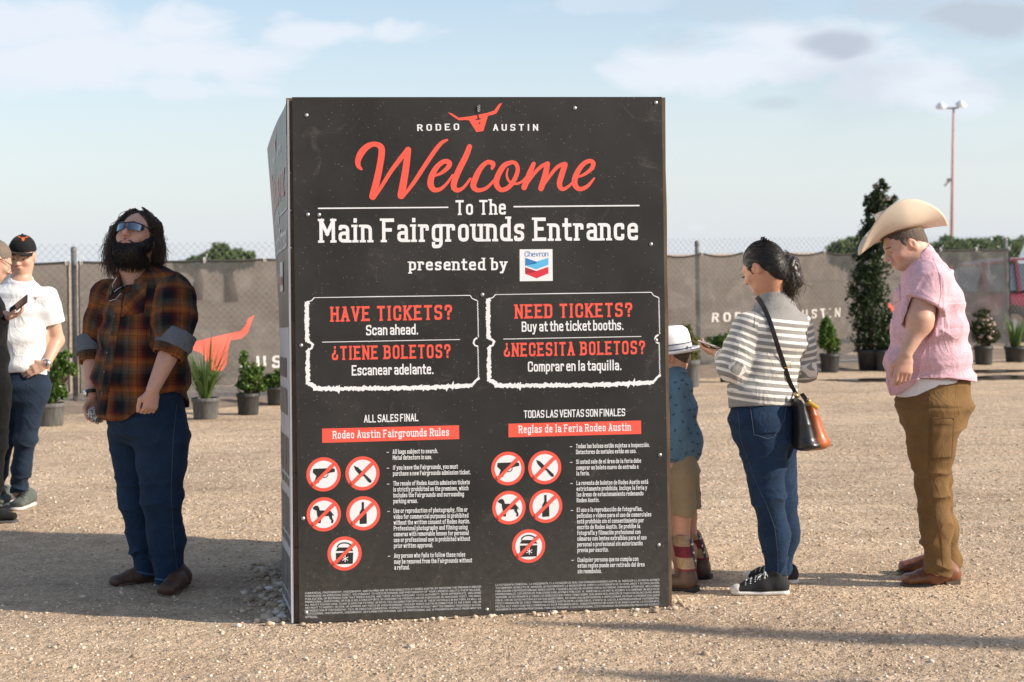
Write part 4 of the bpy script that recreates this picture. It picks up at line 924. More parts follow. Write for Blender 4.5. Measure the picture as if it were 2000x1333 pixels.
# ---- potted plants
m_pot = mat('black_nursery_pot', (.035, .034, .033), .6, var=.6, vscale=7, stretch=(6, 6, 1), bump=.2, bscale=40)
m_potg = mat('dusty_nursery_pot', (.10, .098, .092), .75, var=.5, vscale=7, stretch=(6, 6, 1), bump=.2, bscale=40)
m_soil = mat('potting_soil', (.05, .036, .026), .95, var=.4, vscale=30, bump=.8, bscale=50, bdist=.01)
m_stem = mat('brown_stem', (.11, .075, .045), .85, var=.3, vscale=30)
def leafmat(name, dark, light):
    m = bpy.data.materials.new(name); m.use_nodes = True; t = m.node_tree; b = t.nodes['Principled BSDF']
    b.inputs['Roughness'].default_value = .42; b.inputs['Specular IOR Level'].default_value = .45
    g = N(t, 'ShaderNodeNewGeometry'); r = ramp(t, [(0, dark), (.6, tuple((a + c) / 2 for a, c in zip(dark, light))), (1, light)], g.outputs['Random Per Island'])
    t.links.new(r.outputs[0], b.inputs['Base Color'])
    tr = N(t, 'ShaderNodeBsdfTranslucent'); t.links.new(r.outputs[0], tr.inputs['Color'])
    mx = N(t, 'ShaderNodeMixShader'); mx.inputs[0].default_value = .28; out = t.nodes['Material Output']
    t.links.new(b.outputs[0], mx.inputs[1]); t.links.new(tr.outputs[0], mx.inputs[2]); t.links.new(mx.outputs[0], out.inputs[0])
    return m
m_leaf = leafmat('bright_shrub_leaf', (.03, .075, .012), (.15, .25, .035)); m_leafd = leafmat('dark_evergreen_leaf', (.010, .022, .008), (.05, .085, .02))
m_leafy = leafmat('yellowing_leaf', (.07, .08, .02), (.26, .25, .06)); m_blade = leafmat('sword_leaf', (.035, .085, .02), (.19, .28, .07)); m_rose = leafmat('dull_rose_leaf', (.03, .045, .018), (.11, .12, .05))
m_far = leafmat('far_tree_leaf', (.06, .11, .035), (.17, .24, .08)); m_petal = mat('faded_petal', (.45, .33, .27), .8, var=.2)
def leaves(mb, centres, size, g, aspect=.5):
    for c in centres:
        s = size * g.uniform(.65, 1.25); d = unit(g.normal(0, 1, 3) + np.array([0, 0, .5])); u = unit(np.cross(d, g.normal(0, 1, 3))); w = np.cross(d, u)
        a = c - d * s * .5; b = c + d * s * .5; m1 = c + u * s * aspect * .5 + w * s * .1; m2 = c - u * s * aspect * .5 + w * s * .1
        mb.add([a, m1, b, m2], [(0, 1, 2), (0, 2, 3)])
def crown_pts(g, n, blobs):
    """points in a union of ellipsoids (centre, radii), gathered in clumps"""
    w = np.array([b[1][0] * b[1][1] * b[1][2] for b in blobs]) ** (2 / 3); w /= w.sum(); out = []
    n = int(n * 1.9); ncl = max(12, n // 14)
    for i in range(ncl):
        b = blobs[g.choice(len(blobs), p=w)]; d = unit(g.normal(0, 1, 3)); r = g.random() ** .33
        c = np.array(b[0]) + d * r * np.array(b[1]); q = np.mean(b[1]) * .27
        out += [c + g.normal(0, 1, 3) * q * .55 for _ in range(14)]
    return out[:n]
def pot(px, py, wpx, hpx, root_args, m=None, D=None):
    c = GP(px, py) if D is None else None; k = c[1] / F; r = wpx * k / 2; h = hpx * k
    root = empty('potted_plant', c, *root_args)
    mb = MB(); mb.lathe([(.001, .004), (r * .86, .0), (r * .9, .02), (r * .97, h * .78), (r * 1.0, h * .80), (r * 1.06, h * .82), (r * 1.06, h), (r * .98, h), (r * .95, h * .86)], c, 28); mb.build('pot', m or m_pot, root, True)
    mb = MB(); mb.lathe([(r * .96, h * .88), (r * .5, h * .92), (.001, h * .93)], c, 16); mb.build('soil', m_soil, root, True)
    return root, c, k, r, h
PG = 'nursery plants in pots along the fence'
def bush(px, py, wpx, hpx, label, blobs, n, size, lm, seed, m=None, stems=5, name_cat='plant'):
    root, c, k, r, h = pot(px, py, wpx, hpx, (label, name_cat, PG), m); g = np.random.default_rng(seed)
    B = []
    for bx, by, rx, ry in blobs:
        q = P(bx, by, c[1]); B.append((q, (rx * k, max(rx, ry) * k * .8, ry * k)))
    mb = MB(); leaves(mb, crown_pts(g, n, B), size, g); mb.build('foliage', lm, root)
    mb = MB()
    for i in range(stems * len(B)):
        b = B[i % len(B)]; e = np.array(b[0]) + g.normal(0, .5, 3) * np.array(b[1]); a = c + np.array([g.uniform(-.3, .3) * r, g.uniform(-.3, .3) * r, h * .88]); md = (a + e) / 2 + g.normal(0, .02, 3)
        mb.tube([a, md, e], [.008, .006, .003], 5)
    mb.build('stem', m_stem, root)
    return root
bush(97, 833, 58, 46, 'leafy green shrub in a dusty pot beside the man in the white tee', [(98, 755, 24, 28), (112, 722, 20, 24), (128, 700, 14, 14), (140, 722, 14, 10), (90, 780, 20, 12), (118, 765, 16, 14)], 1900, .05, m_leaf, 21, m_potg)
bush(485, 810, 44, 42, 'small pointed green shrub in a black pot between spiky grass and sign box', [(487, 742, 20, 24), (497, 730, 17, 22), (478, 705, 8, 18), (505, 755, 14, 14), (474, 757, 12, 14)], 1300, .045, m_leaf, 22)
bush(541, 790, 40, 34, 'low green shrub in a pot half hidden by the sign box edge', [(535, 745, 20, 14), (552, 735, 18, 16)], 700, .05, m_leaf, 23)
bush(1350, 757, 34, 54, 'yellowing shrub in a grey pot behind the white hat', [(1352, 680, 12, 24), (1345, 655, 7, 20), (1356, 700, 12, 12)], 900, .05, m_leafy, 24, m_potg)
bush(1424, 747, 38, 56, 'broad green shrub in a black pot behind the woman\'s phone hand', [(1395, 675, 18, 16), (1422, 668, 24, 18), (1440, 672, 16, 18)], 1200, .055, m_leaf, 25)
bush(1621, 727, 38, 36, 'bright rounded green shrub in a black pot beside the striped sleeve', [(1618, 668, 18, 22), (1617, 645, 14, 20), (1627, 675, 14, 14), (1612, 630, 8, 10)], 1500, .055, m_leaf, 26)
bush(1726, 724, 30, 40, 'dark shrub in a black pot close behind the pink shirt front', [(1728, 672, 16, 16)], 500, .05, m_leafd, 27)
r_ = bush(1921, 712, 36, 36, 'straggly rose bush with faded blooms in a black pot', [(1922, 650, 22, 26), (1915, 630, 14, 22), (1935, 655, 16, 18), (1925, 610, 8, 12)], 900, .055, m_rose, 28)
g = np.random.default_rng(3)
for i in range(16):
    mb = MB(); c = P(1908 + 34 * g.random(), 622 + 45 * g.random(), GP(1921, 712)[1] + g.uniform(-.25, .05)); mb.lathe([(.004, -.02), (.025, -.006), (.03, .008), (.018, .016), (.002, .01)], c, 7); mb.build('bloom', m_petal, r_, True)
def swords(px, py, wpx, hpx, label, n, hgt, spread, seed, m=None, wid=.016, droop=.6):
    root, c, k, r, h = pot(px, py, wpx, hpx, (label, 'plant', PG), m); g = np.random.default_rng(seed); mb = MB()
    for i in range(n):
        a = g.uniform(0, 6.28); d = np.array([math.cos(a), math.sin(a), 0]); L = hgt * g.uniform(.6, 1.15); sp = spread * g.uniform(.15, 1.0); dr = droop * g.random() ** 2
        b0 = c + d * r * .35 * g.random() + np.array([0, 0, h * .9]); side = np.array([-d[1], d[0], 0]); vs = []
        m_ = 9
        for j in range(m_ + 1):
            t = j / m_; p = b0 + d * L * (sp * t + dr * t ** 2.4 * .8) + np.array([0, 0, L * (t - dr * 1.1 * t ** 2.6)]); w = wid * (1 - t ** 2.2) * (.6 + .4 * min(1, t * 5)) + .0008
            vs += [p - side * w / 2 + d * .15 * w, p - d * .1 * w, p + side * w / 2 + d * .15 * w]
        mb.add(vs, [q for j in range(m_) for q in ((j * 3, j * 3 + 1, j * 3 + 4, j * 3 + 3), (j * 3 + 1, j * 3 + 2, j * 3 + 5, j * 3 + 4))])
    mb.build('foliage', m_blade, root, True)
swords(402, 819, 52, 42, 'clump of spiky strap leaves in a grey pot beside the plaid shirt', 95, .66, .55, 31, m_potg, .018, .75)
swords(1985, 707, 44, 30, 'clump of stiff sword leaves in a black pot at the right edge', 34, .46, .38, 32, None, .035, .2)
# tall clipped evergreen in a pot
c = GP(1700, 722); k = c[1] / F; g = np.random.default_rng(41)
tree = empty('evergreen_tree', c, 'tall narrow dark evergreen tree in a black pot behind the cowboy hat', 'tree')
mb = MB(); mb.lathe([(.001, .004), (.15, .0), (.17, .22), (.185, .23), (.185, .27), (.165, .27), (.16, .24), (.001, .25)], c, 24); mb.build('pot', m_pot, tree, True)
mb = MB(); mb.tube([c + np.array([0, 0, .2]), P(1702, 640, c[1]), P(1706, 520, c[1]), P(1712, 420, c[1]), P(1718, 365, c[1])], [.035, .03, .024, .014, .005], 10)
B = []
for bx, by, rx, ry in ((1695, 660, 33, 32), (1700, 610, 38, 42), (1698, 560, 36, 42), (1703, 510, 34, 42), (1708, 465, 30, 36), (1712, 430, 26, 30), (1722, 398, 24, 24), (1706, 395, 18, 18), (1722, 372, 14, 20), (1745, 388, 12, 10), (1695, 405, 10, 8), (1726, 355, 6, 10), (1735, 640, 16, 40)):
    B.append((P(bx, by, c[1]), (rx * k, rx * k * .9, ry * k)))
    for i in range(5):
        e = np.array(B[-1][0]) + g.normal(0, .5, 3) * np.array(B[-1][1]); a = P(1704, by + ry * .8, c[1]); mb.tube([a, (a + e) / 2, e], [.012, .008, .003], 5)
mb.build('trunk', m_stem, tree, True)
mb = MB(); leaves(mb, crown_pts(g, 4300, B), .066, g, .45); mb.build('crown', m_leafd, tree)
# two slim tree copies added out of frame, only to cast the foreground shadow streaks
for x_, y_, sx, lab in ((4.7, 6.05, .5, 'added unseen evergreen right of frame that casts a foreground shadow, the farther of two'), (4.9, 5.15, .62, 'added unseen evergreen right of frame that casts a foreground shadow, the nearer of two')):
    t_ = tree.copy(); COL.objects.link(t_); t_.location = (x_, y_, 0); t_.scale = (sx, sx, 1); t_['label'] = lab
    for ch in tree.children:
        c_ = ch.copy(); COL.objects.link(c_); c_.parent = t_
# ---- beyond the fence: trees and a hedge, a light pole, vehicles
def fartree(pxs, D, label, seed, n=2600, size=.5, name='tree'):
    g = np.random.default_rng(seed); x0 = np.mean([p[0] for p in pxs]); base = np.array([P(x0, 500, D)[0], D, 0.0])
    root = empty('broadleaf_tree', base, label, 'tree', 'trees beyond the fence'); B = []
    for bx, by, rx, ry in pxs: B.append((P(bx, by, D), (rx * D / F, rx * D / F * .8, ry * D / F)))
    mb = MB(); top = B[0][0]
    mb.tube([base, base * .5 + top * .5 + np.array([.1, 0, 0]), top], [.3 * D / 90 + .08, .2 * D / 90 + .05, .06], 8)
    for b in B:
        for i in range(3): e = np.array(b[0]) + g.normal(0, .5, 3) * np.array(b[1]); mb.tube([base * .45 + top * .55, e], [.08, .03], 5)
    mb.build('trunk', m_stem, root, True)
    mb = MB(); leaves(mb, crown_pts(g, n, B), size, g, .55); mb.build('crown', m_far, root)
fartree([(430, 492, 16, 16), (428, 510, 34, 18), (462, 508, 30, 14), (488, 500, 9, 9), (445, 500, 22, 10)], 62, 'pale green tree top showing above the fence beside the plaid man', 51, 2600, .26)
fartree([(385, 512, 16, 9), (360, 520, 20, 8), (395, 503, 5, 5)], 66, 'small low tree above the fence next to the plaid collar', 52, 800, .26)
for i, (cx, lab) in enumerate(((1665, 'low tree above the fence behind the cowboy hat brim'), (1850, 'dense low tree above the fence just right of the cowboy hat'), (1905, 'round tree above the fence right of the light pole'), (1952, 'green tree above the open end of the fence'), (2005, 'green tree at the far right edge over the dark car roof'))):
    fartree([(cx, 484, 30, 15 + 3 * (i % 2)), (cx + 22, 488, 26, 14), (cx - 24, 490, 26, 13), (cx + 6, 474 + 3 * (i % 3), 13, 8), (cx, 505, 40, 16)], 88 + 3 * i, lab, 60 + i, 2200, .36)
lp0 = np.array([P(1857, 500, 105)[0], 105, 0]); ltop = P(1862.5, 212, 105); dv = ltop - lp0
m_pole = mat('faded_red_paint', (.45, .23, .22), .6, var=.15, vscale=1); m_lamp = mat('white_lamp_housing', (.75, .76, .76), .35, var=0)
pole = empty('light_pole', lp0, 'tall faded red light pole with two white lamps rising behind the cowboy hat', 'light pole')
mb = MB(); mb.tube([lp0, lp0 + dv * .5, ltop], [.11, .09, .065], 12); mb.build('pole', m_pole, pole, True)
for (px, py, qx, qy) in ((1849, 209.5, 1838, 207), (1871, 208.5, 1877, 203.5)):
    a = P(1862.5, 212, 105); b = P(px, py + 2, 105); e = P(qx, qy, 105); mb = MB(); mb.tube([a, b, b + (e - b) * .4], .06, 8); mb.build('arm', m_post, pole, True)
    mb = MB(); ax = unit(np.array([.15 if qx > 1860 else -.15, -.45, .9])); mb.lathe([(.001, .22), (.12, .2), (.2, .12), (.34, -.02), (.36, -.1), (.3, -.12), (.001, -.08)], e, 16, axis=ax); mb.build('lamp', m_lamp, pole, True)
mb = MB(); c = P(1853, 352, 105); mb.box(c - .1, c + .1); mb.tube([c + np.array([0, 0, -.1]), c + np.array([-.3, -.2, -.35])], .07, 8); mb.tube([c, P(1859.5, 352, 105)], .04, 6); mb.build('camera_box', m_post, pole)
# vehicles
m_glass = mat('car_glass', (.05, .08, .10), .05, var=0, spec=.9, coat=.5); m_tyre = mat('tyre_rubber', (.02, .02, .02), .9, var=.1); m_rim = mat('alloy_rim', (.4, .4, .42), .3, .8, var=0); m_hl = mat('headlight_glass', (.6, .62, .63), .1, var=0)
def car(loc, rz, paint, label, k=1.0):
    root = empty('parked_car', loc, label, 'car'); ca, sa = math.cos(rz), math.sin(rz)
    def T(x, y, z): return np.array(loc) + np.array([x * ca - y * sa, x * sa + y * ca, z]) * k
    # x along the length (front at -x), half widths per station
    st = [(-2.3, .45, .62, .72), (-2.25, .36, .78, .80), (-1.5, .30, 1.0, .88), (-.95, .30, 1.06, .90), (0, .30, 1.10, .90), (1.4, .30, 1.10, .90), (2.15, .34, 1.06, .86), (2.25, .45, .95, .80)]
    mb = MB(); vs = []; m = 12
    for x, z0, z1, w in st:
        for q in range(m):
            t = 2 * math.pi * q / m; cy, cz = math.cos(t), math.sin(t); f = .55
            yy = w * math.copysign(abs(cy) ** f, cy); zz = (z0 + z1) / 2 + (z1 - z0) / 2 * math.copysign(abs(cz) ** f, cz); vs.append(T(x, yy, zz))
    fs = [(i * m + q, i * m + (q + 1) % m, (i + 1) * m + (q + 1) % m, (i + 1) * m + q) for i in range(len(st) - 1) for q in range(m)] + [tuple(range(m)), tuple((len(st) - 1) * m + q for q in range(m))]
    mb.add(vs, fs); mb.build('body', paint, root, True)
    cab = [(-1.05, 1.02, .84), (-.35, 1.62, .68), (.1, 1.68, .66), (1.4, 1.66, .66), (2.0, 1.55, .68), (2.2, 1.02, .82)]
    mb = MB(); mb.add([T(x, s * w, z) for x, z, w in cab[1:5] for s in (-1, 1)] + [T(x, s * w, z + .04) for x, z, w in cab[1:5] for s in (-.93, .93)], [(0, 1, 9, 8), (6, 14, 15, 7)] + [f for i in range(3) for f in ((8 + 2 * i, 9 + 2 * i, 11 + 2 * i, 10 + 2 * i), (2 * i, 8 + 2 * i, 10 + 2 * i, 2 + 2 * i), (2 * i + 1, 3 + 2 * i, 11 + 2 * i, 9 + 2 * i))]); mb.build('roof', paint, root)
    def pane(nm, pts, sub=None): mb = MB(); mb.add(pts, [tuple(range(len(pts)))]); mb.build(nm, m_glass, root)
    pane('windscreen', [T(-1.03, -.82, 1.04), T(-1.03, .82, 1.04), T(-.36, .67, 1.615), T(-.36, -.67, 1.615)]); pane('rear_window', [T(2.19, .8, 1.04), T(2.19, -.8, 1.04), T(1.99, -.67, 1.54), T(1.99, .67, 1.54)])
    for s in (-1, 1):
        for a, b, c_, d in ((-.93, .28, -.32, .28), (.34, 1.25, .34, 1.25), (1.31, 2.12, 1.31, 1.92)):
            f = lambda x, z: T(x, s * (.84 - (z - 1.02) * .25), z); pane('side_window', [f(a, 1.05), f(b, 1.05), f(d, 1.58), f(c_, 1.58)])
        for x in (-.34, .31, 1.28, 2.0): mb = MB(); mb.beam(T(x if x > -.3 else -1.0, s * .845, 1.03), T(x, s * .70, 1.63), .06, .05); mb.build('pillar', paint, root)
        for x in (-1.45, 1.45):
            w = MB(); w.lathe([(.2, -.11), (.32, -.11), (.35, -.07), (.35, .07), (.32, .11), (.2, .11)], T(x, s * .84, .35), 24, axis=T(0, s, 0) - T(0, 0, 0)); w = w.build('wheel', m_tyre, root, True)
            q = MB(); q.lathe([(.001, .07), (.08, .08), (.2, .06), (.21, .1)], T(x, s * .84, .35), 20, axis=T(0, s, 0) - T(0, 0, 0)); q.build('rim', m_rim, w, True)
        mb = MB(); mb.lathe([(.001, .03), (.1, .02), (.14, -.03)], T(-2.24, s * .58, .72), 14, axis=T(-1, 0, .2) - T(0, 0, 0)); mb.build('headlight', m_hl, root, True)
        mb = MB(); c = T(-.75, s * .98, 1.08); mb.beam(c, c + np.array([0, 0, .14]), .16, .1); mb.build('mirror', paint, root)
    mb = MB(); mb.beam(T(-2.31, -.4, .55), T(-2.31, .4, .55), .03, .18); mb.build('grille', m_tyre, root)
    return root
m_cred = mat('dark_red_car_paint', (.17, .010, .024), .35, var=0, coat=.3); m_cgrey = mat('dark_grey_car_paint', (.05, .055, .06), .3, var=0, coat=.8); m_cw = mat('silver_car_paint', (.45, .46, .47), .35, .3, var=0, coat=.6)
q = P(2070, 600, 29); car((q[0], 29, 0), R(188), m_cred, 'dark red car parked behind the open end of the chain-link fence', .84)
q = P(2225, 600, 36); car((q[0], 36, 0), R(170), m_cgrey, 'dark grey car parked further back behind the red car', 1.14)
# ------------------------------------------------------------------ bodies as one continuous surface: smooth unions of tapered limbs, then surface nets
def A3(*p): return np.array(p, float)
z = A3(0, 0, 1)
class Sdf:
    def __init__(s): s.p = []
    def add(s, kind, k, op, **a): s.p.append((kind, k, op, a)); return s
    def cone(s, a, b, ra, rb, k=.02, op='u'): return s.add('cone', k, op, a=np.array(a, float), b=np.array(b, float), ra=ra, rb=rb)
    def chain(s, pts, rs, k=.02, op='u'):
        for i in range(len(pts) - 1): s.cone(pts[i], pts[i + 1], rs[i], rs[i + 1], k, op)
        return s
    def ell(s, c, r, M=None, k=.02, op='u'): return s.add('ell', k, op, c=np.array(c, float), r=np.array(r, float), M=np.eye(3) if M is None else M)
    def etube(s, a, b, wa, da, wb, db, wdir, k=.02, op='u', cap=None): return s.add('etube', k, op, a=np.array(a, float), b=np.array(b, float), wa=wa, da=da, wb=wb, db=db, w=unit(wdir), cap=cap)
    def loft(s, st, wdir, k=.02, cap=.04):
        """st: list of (centre, half width, half depth)"""
        for (a, wa, da), (b, wb, db) in zip(st[:-1], st[1:]): s.etube(a, b, wa, da, wb, db, wdir, k, 'u', cap)
        return s
    def plane(s, p, n, op='i'): return s.add('plane', 0, op, c=np.array(p, float), n=unit(n))     # keeps the side n points away from
    def box(s, c, r, M, rad=.005, k=.004, op='u'): return s.add('box', k, op, c=np.array(c, float), r=np.array(r, float), M=M, rad=rad)
    def ext(s, q, fat=0.0):
        for kind, k, op, a in q.p:
            a = dict(a)
            for n in ('ra', 'rb', 'wa', 'da', 'wb', 'db'):
                if n in a: a[n] = a[n] + fat
            if 'r' in a and kind in ('ell', 'box'): a['r'] = a['r'] + fat
            s.p.append((kind, k, op, a))
        return s
def _bb(kind, a):
    if kind == 'cone': r = max(a['ra'], a['rb']); return np.minimum(a['a'], a['b']) - r, np.maximum(a['a'], a['b']) + r
    if kind == 'etube': r = max(a['wa'], a['wb'], a['da'], a['db'], a['cap'] or 0); return np.minimum(a['a'], a['b']) - r, np.maximum(a['a'], a['b']) + r
    e = np.abs(a['M']) @ np.array(a['r']) + a.get('rad', 0); return a['c'] - e, a['c'] + e
def _dist(kind, a, p):
    if kind == 'cone':
        ab = a['b'] - a['a']; L2 = ab @ ab + 1e-12; t = np.clip(((p - a['a']) @ ab) / L2, 0, 1)
        q = p - a['a'] - t[..., None] * ab; return np.sqrt((q * q).sum(-1)) - (a['ra'] + t * (a['rb'] - a['ra']))
    if kind == 'etube':
        ab = a['b'] - a['a']; L = np.linalg.norm(ab); ax = ab / L; w = a['w'] - ax * (a['w'] @ ax); w = w / np.linalg.norm(w); n = np.cross(ax, w)
        q = p - a['a']; h = q @ ax; t = np.clip(h / L, 0, 1); W = a['wa'] + t * (a['wb'] - a['wa']); Dp = a['da'] + t * (a['db'] - a['da'])
        e = h - np.clip(h, 0, L); c = a['cap'] or np.minimum(W, Dp); x = q @ w; y = q @ n
        k0 = np.sqrt((x / W) ** 2 + (y / Dp) ** 2 + (e / c) ** 2); k1 = np.sqrt((x / W ** 2) ** 2 + (y / Dp ** 2) ** 2 + (e / c ** 2) ** 2)
        return np.where(k1 > 1e-6, k0 * (k0 - 1) / np.maximum(k1, 1e-6), -np.minimum(W, Dp))
    if kind == 'ell':
        q = (p - a['c']) @ a['M']; k0 = np.sqrt(((q / a['r']) ** 2).sum(-1)); k1 = np.sqrt(((q / a['r'] ** 2) ** 2).sum(-1))
        return np.where(k1 > 1e-6, k0 * (k0 - 1) / np.maximum(k1, 1e-6), -a['r'].min())
    if kind == 'box':
        q = np.abs((p - a['c']) @ a['M']) - a['r']; return np.sqrt((np.maximum(q, 0) ** 2).sum(-1)) + np.minimum(q.max(-1), 0) - a['rad']
    if kind == 'plane': return (p - a['c']) @ a['n']
    if kind == 'fn': return a['fn'](p)
def sdf_mesh(name, s, h=.004):
    """surface-nets mesh of the field -> (verts, quads)"""
    los, his = zip(*[_bb(k, a) for k, _, op, a in s.p if op == 'u' and k not in ('plane', 'fn')])
    pad = 3 * h + .5 * max(k for _, k, op, a in s.p); lo = np.min(los, 0) - pad; hi = np.max(his, 0) + pad; n = np.ceil((hi - lo) / h).astype(int) + 1
    G = np.full(n, .05, np.float32); ax = [lo[i] + h * np.arange(n[i]) for i in range(3)]
    for kind, k, op, a in s.p:
        if kind in ('plane', 'fn'): i0 = np.zeros(3, int); i1 = n
        else:
            b0, b1 = _bb(kind, a); m = 3 * h + k; i0 = np.clip(np.floor((b0 - m - lo) / h).astype(int), 0, n); i1 = np.clip(np.ceil((b1 + m - lo) / h).astype(int) + 1, 0, n)
            if (i1 <= i0).any(): continue
        sl = tuple(slice(i0[i], i1[i]) for i in range(3))
        X = np.stack(np.meshgrid(*[ax[i][sl[i]] for i in range(3)], indexing='ij'), -1)
        d = _dist(kind, a, X).astype(np.float32); g = G[sl]
        if op == 'u':
            d = np.minimum(d, .05)
            if k > 0: q = np.maximum(k - np.abs(g - d), 0) / k; G[sl] = np.minimum(g, d) - q * q * k * .25
            else: G[sl] = np.minimum(g, d)
        elif op == 's':
            if k > 0: q = np.maximum(k - np.abs(g + d), 0) / k; G[sl] = np.maximum(g, -d) + q * q * k * .25
            else: G[sl] = np.maximum(g, -d)
        else: G[sl] = np.maximum(g, d)
    In = G < 0
    c = np.zeros(n - 1, np.int8)
    for dx in (0, 1):
        for dy in (0, 1):
            for dz in (0, 1): c += In[dx:n[0] - 1 + dx, dy:n[1] - 1 + dy, dz:n[2] - 1 + dz]
    act = (c > 0) & (c < 8); idx = np.argwhere(act); I = np.full(n - 1, -1, np.int32); I[act] = np.arange(len(idx))
    cor = np.array([(x, y, z) for x in (0, 1) for y in (0, 1) for z in (0, 1)]); val = np.stack([G[idx[:, 0] + q[0], idx[:, 1] + q[1], idx[:, 2] + q[2]] for q in cor], -1)
    acc = np.zeros((len(idx), 3)); cnt = np.zeros(len(idx))
    for i in range(8):
        for j in range(i + 1, 8):
            if np.abs(cor[i] - cor[j]).sum() != 1: continue
            m = (val[:, i] < 0) != (val[:, j] < 0); t = val[m, i] / (val[m, i] - val[m, j]); acc[m] += cor[i] + t[:, None] * (cor[j] - cor[i]); cnt[m] += 1
    V = lo + h * (idx + acc / cnt[:, None]); Q = []
    for a in range(3):
        b, e = (a + 1) % 3, (a + 2) % 3
        s0 = [slice(None)] * 3; s1 = [slice(None)] * 3; s0[a] = slice(0, n[a] - 1); s1[a] = slice(1, n[a])
        for t in (s0, s1): t[b] = slice(1, n[b] - 1); t[e] = slice(1, n[e] - 1)
        A0, A1 = In[tuple(s0)], In[tuple(s1)]
        for flip, M in ((False, A0 & ~A1), (True, ~A0 & A1)):
            ix = np.argwhere(M)
            if not len(ix): continue
            ix[:, b] += 1; ix[:, e] += 1; q = []
            for ob, oe in ((-1, -1), (0, -1), (0, 0), (-1, 0)):
                j = ix.copy(); j[:, b] += ob; j[:, e] += oe; q.append(I[j[:, 0], j[:, 1], j[:, 2]])
            q = np.stack(q, -1); q = q[(q >= 0).all(1)]; Q.append(q[:, ::-1] if flip else q)
    return V, np.concatenate(Q)
def vnormals(V, Q):
    nf = np.cross(V[Q[:, 2]] - V[Q[:, 0]], V[Q[:, 3]] - V[Q[:, 1]]); nv = np.zeros_like(V)
    for i in range(4): np.add.at(nv, Q[:, i], nf)
    return nv / np.maximum(1e-9, np.linalg.norm(nv, axis=1))[:, None]
def smooth_mesh(V, Q, it=1, f=.5):
    for _ in range(it):
        acc = np.zeros_like(V); cnt = np.zeros(len(V))
        for i in range(4):
            for j in (1, 3): np.add.at(acc, Q[:, i], V[Q[:, (i + j) % 4]]); np.add.at(cnt, Q[:, i], 1)
        V = V * (1 - f) + f * acc / np.maximum(1, cnt)[:, None]
    return V
def fbm(p, seed=0, o=3):
    r = 0; a = 1
    for i in range(o): r = r + a * vnoise(p * 2 ** i, seed + i); a *= .5
    return r / 1.75
def folds(V, Nn, axis, amp, freq=26, along=.25, seed=0, mask=None):
    """soft cloth folds: ridges running across `axis` (compression folds), wandering with noise"""
    ax = unit(axis); h = V @ ax; q = V - h[:, None] * ax
    w = fbm(q * 5 + ax * (h * 2)[:, None], seed) * 1.6
    r = 1 - np.abs(np.sin((h * freq + w * 2.4)))
    f = (r ** 2 - .35) * amp * (.4 + .6 * np.clip(fbm(V * 6, seed + 9) + .6, 0, 1.3))
    f = f + fbm(V * 11, seed + 5) * amp * .45
    if mask is not None: f = f * mask
    return V + Nn * f[:, None]
def part_uv(me, V, Q, parts):
    """loop UVs in metres from the nearest limb: u round the limb, v along it. parts: (a, b, r, wdir, v0)"""
    C = V[Q].mean(1); D = []
    for a, b, r, w, v0 in parts:
        ab = b - a; t = np.clip(((C - a) @ ab) / (ab @ ab), -.15, 1.15); D.append(np.linalg.norm(C - a - t[:, None] * ab, axis=1) / r)
    near = np.argmin(np.stack(D), 0); UV = np.zeros((len(Q), 4, 2))
    for i, (a, b, r, w, v0) in enumerate(parts):
        m = near == i
        if not m.any(): continue
        ax = unit(b - a); w_ = unit(w - ax * (w @ ax)); n_ = np.cross(ax, w_); p = V[Q[m]] - a
        th = np.arctan2(p @ n_, p @ w_); th = np.where(th - th[:, :1] > math.pi, th - 2 * math.pi, th); th = np.where(th - th[:, :1] < -math.pi, th + 2 * math.pi, th)
        UV[m] = np.stack([th * r * .95 + i * .37, p @ ax + v0], -1)
    ul = me.uv_layers.new(name='UVMap'); ul.data.foreach_set('uv', UV.reshape(-1).astype(np.float32))
    return near
def skin_part(name, s, m, parent, h=.004, sm=1, fold=None, uv=None, post=None):
    V, Q = sdf_mesh(name, s, h)
    if sm: V = smooth_mesh(V, Q, sm)
    if fold:
        Nn = vnormals(V, Q)
        for f in fold: V = f(V, Nn)
    if post: V = post(V)
    me = np_mesh(name, V, Q)
    if uv: part_uv(me, V, Q, uv)
    return link(name, me, m, parent, True), V, Q
def frame(fwd, up=(0, 0, 1)):
    """columns: left of the figure, forward, up"""
    f = unit(fwd); u = np.array(up, float); u = unit(u - f * (u @ f)); l = np.cross(u, f); return np.stack([l, f, u], -1)
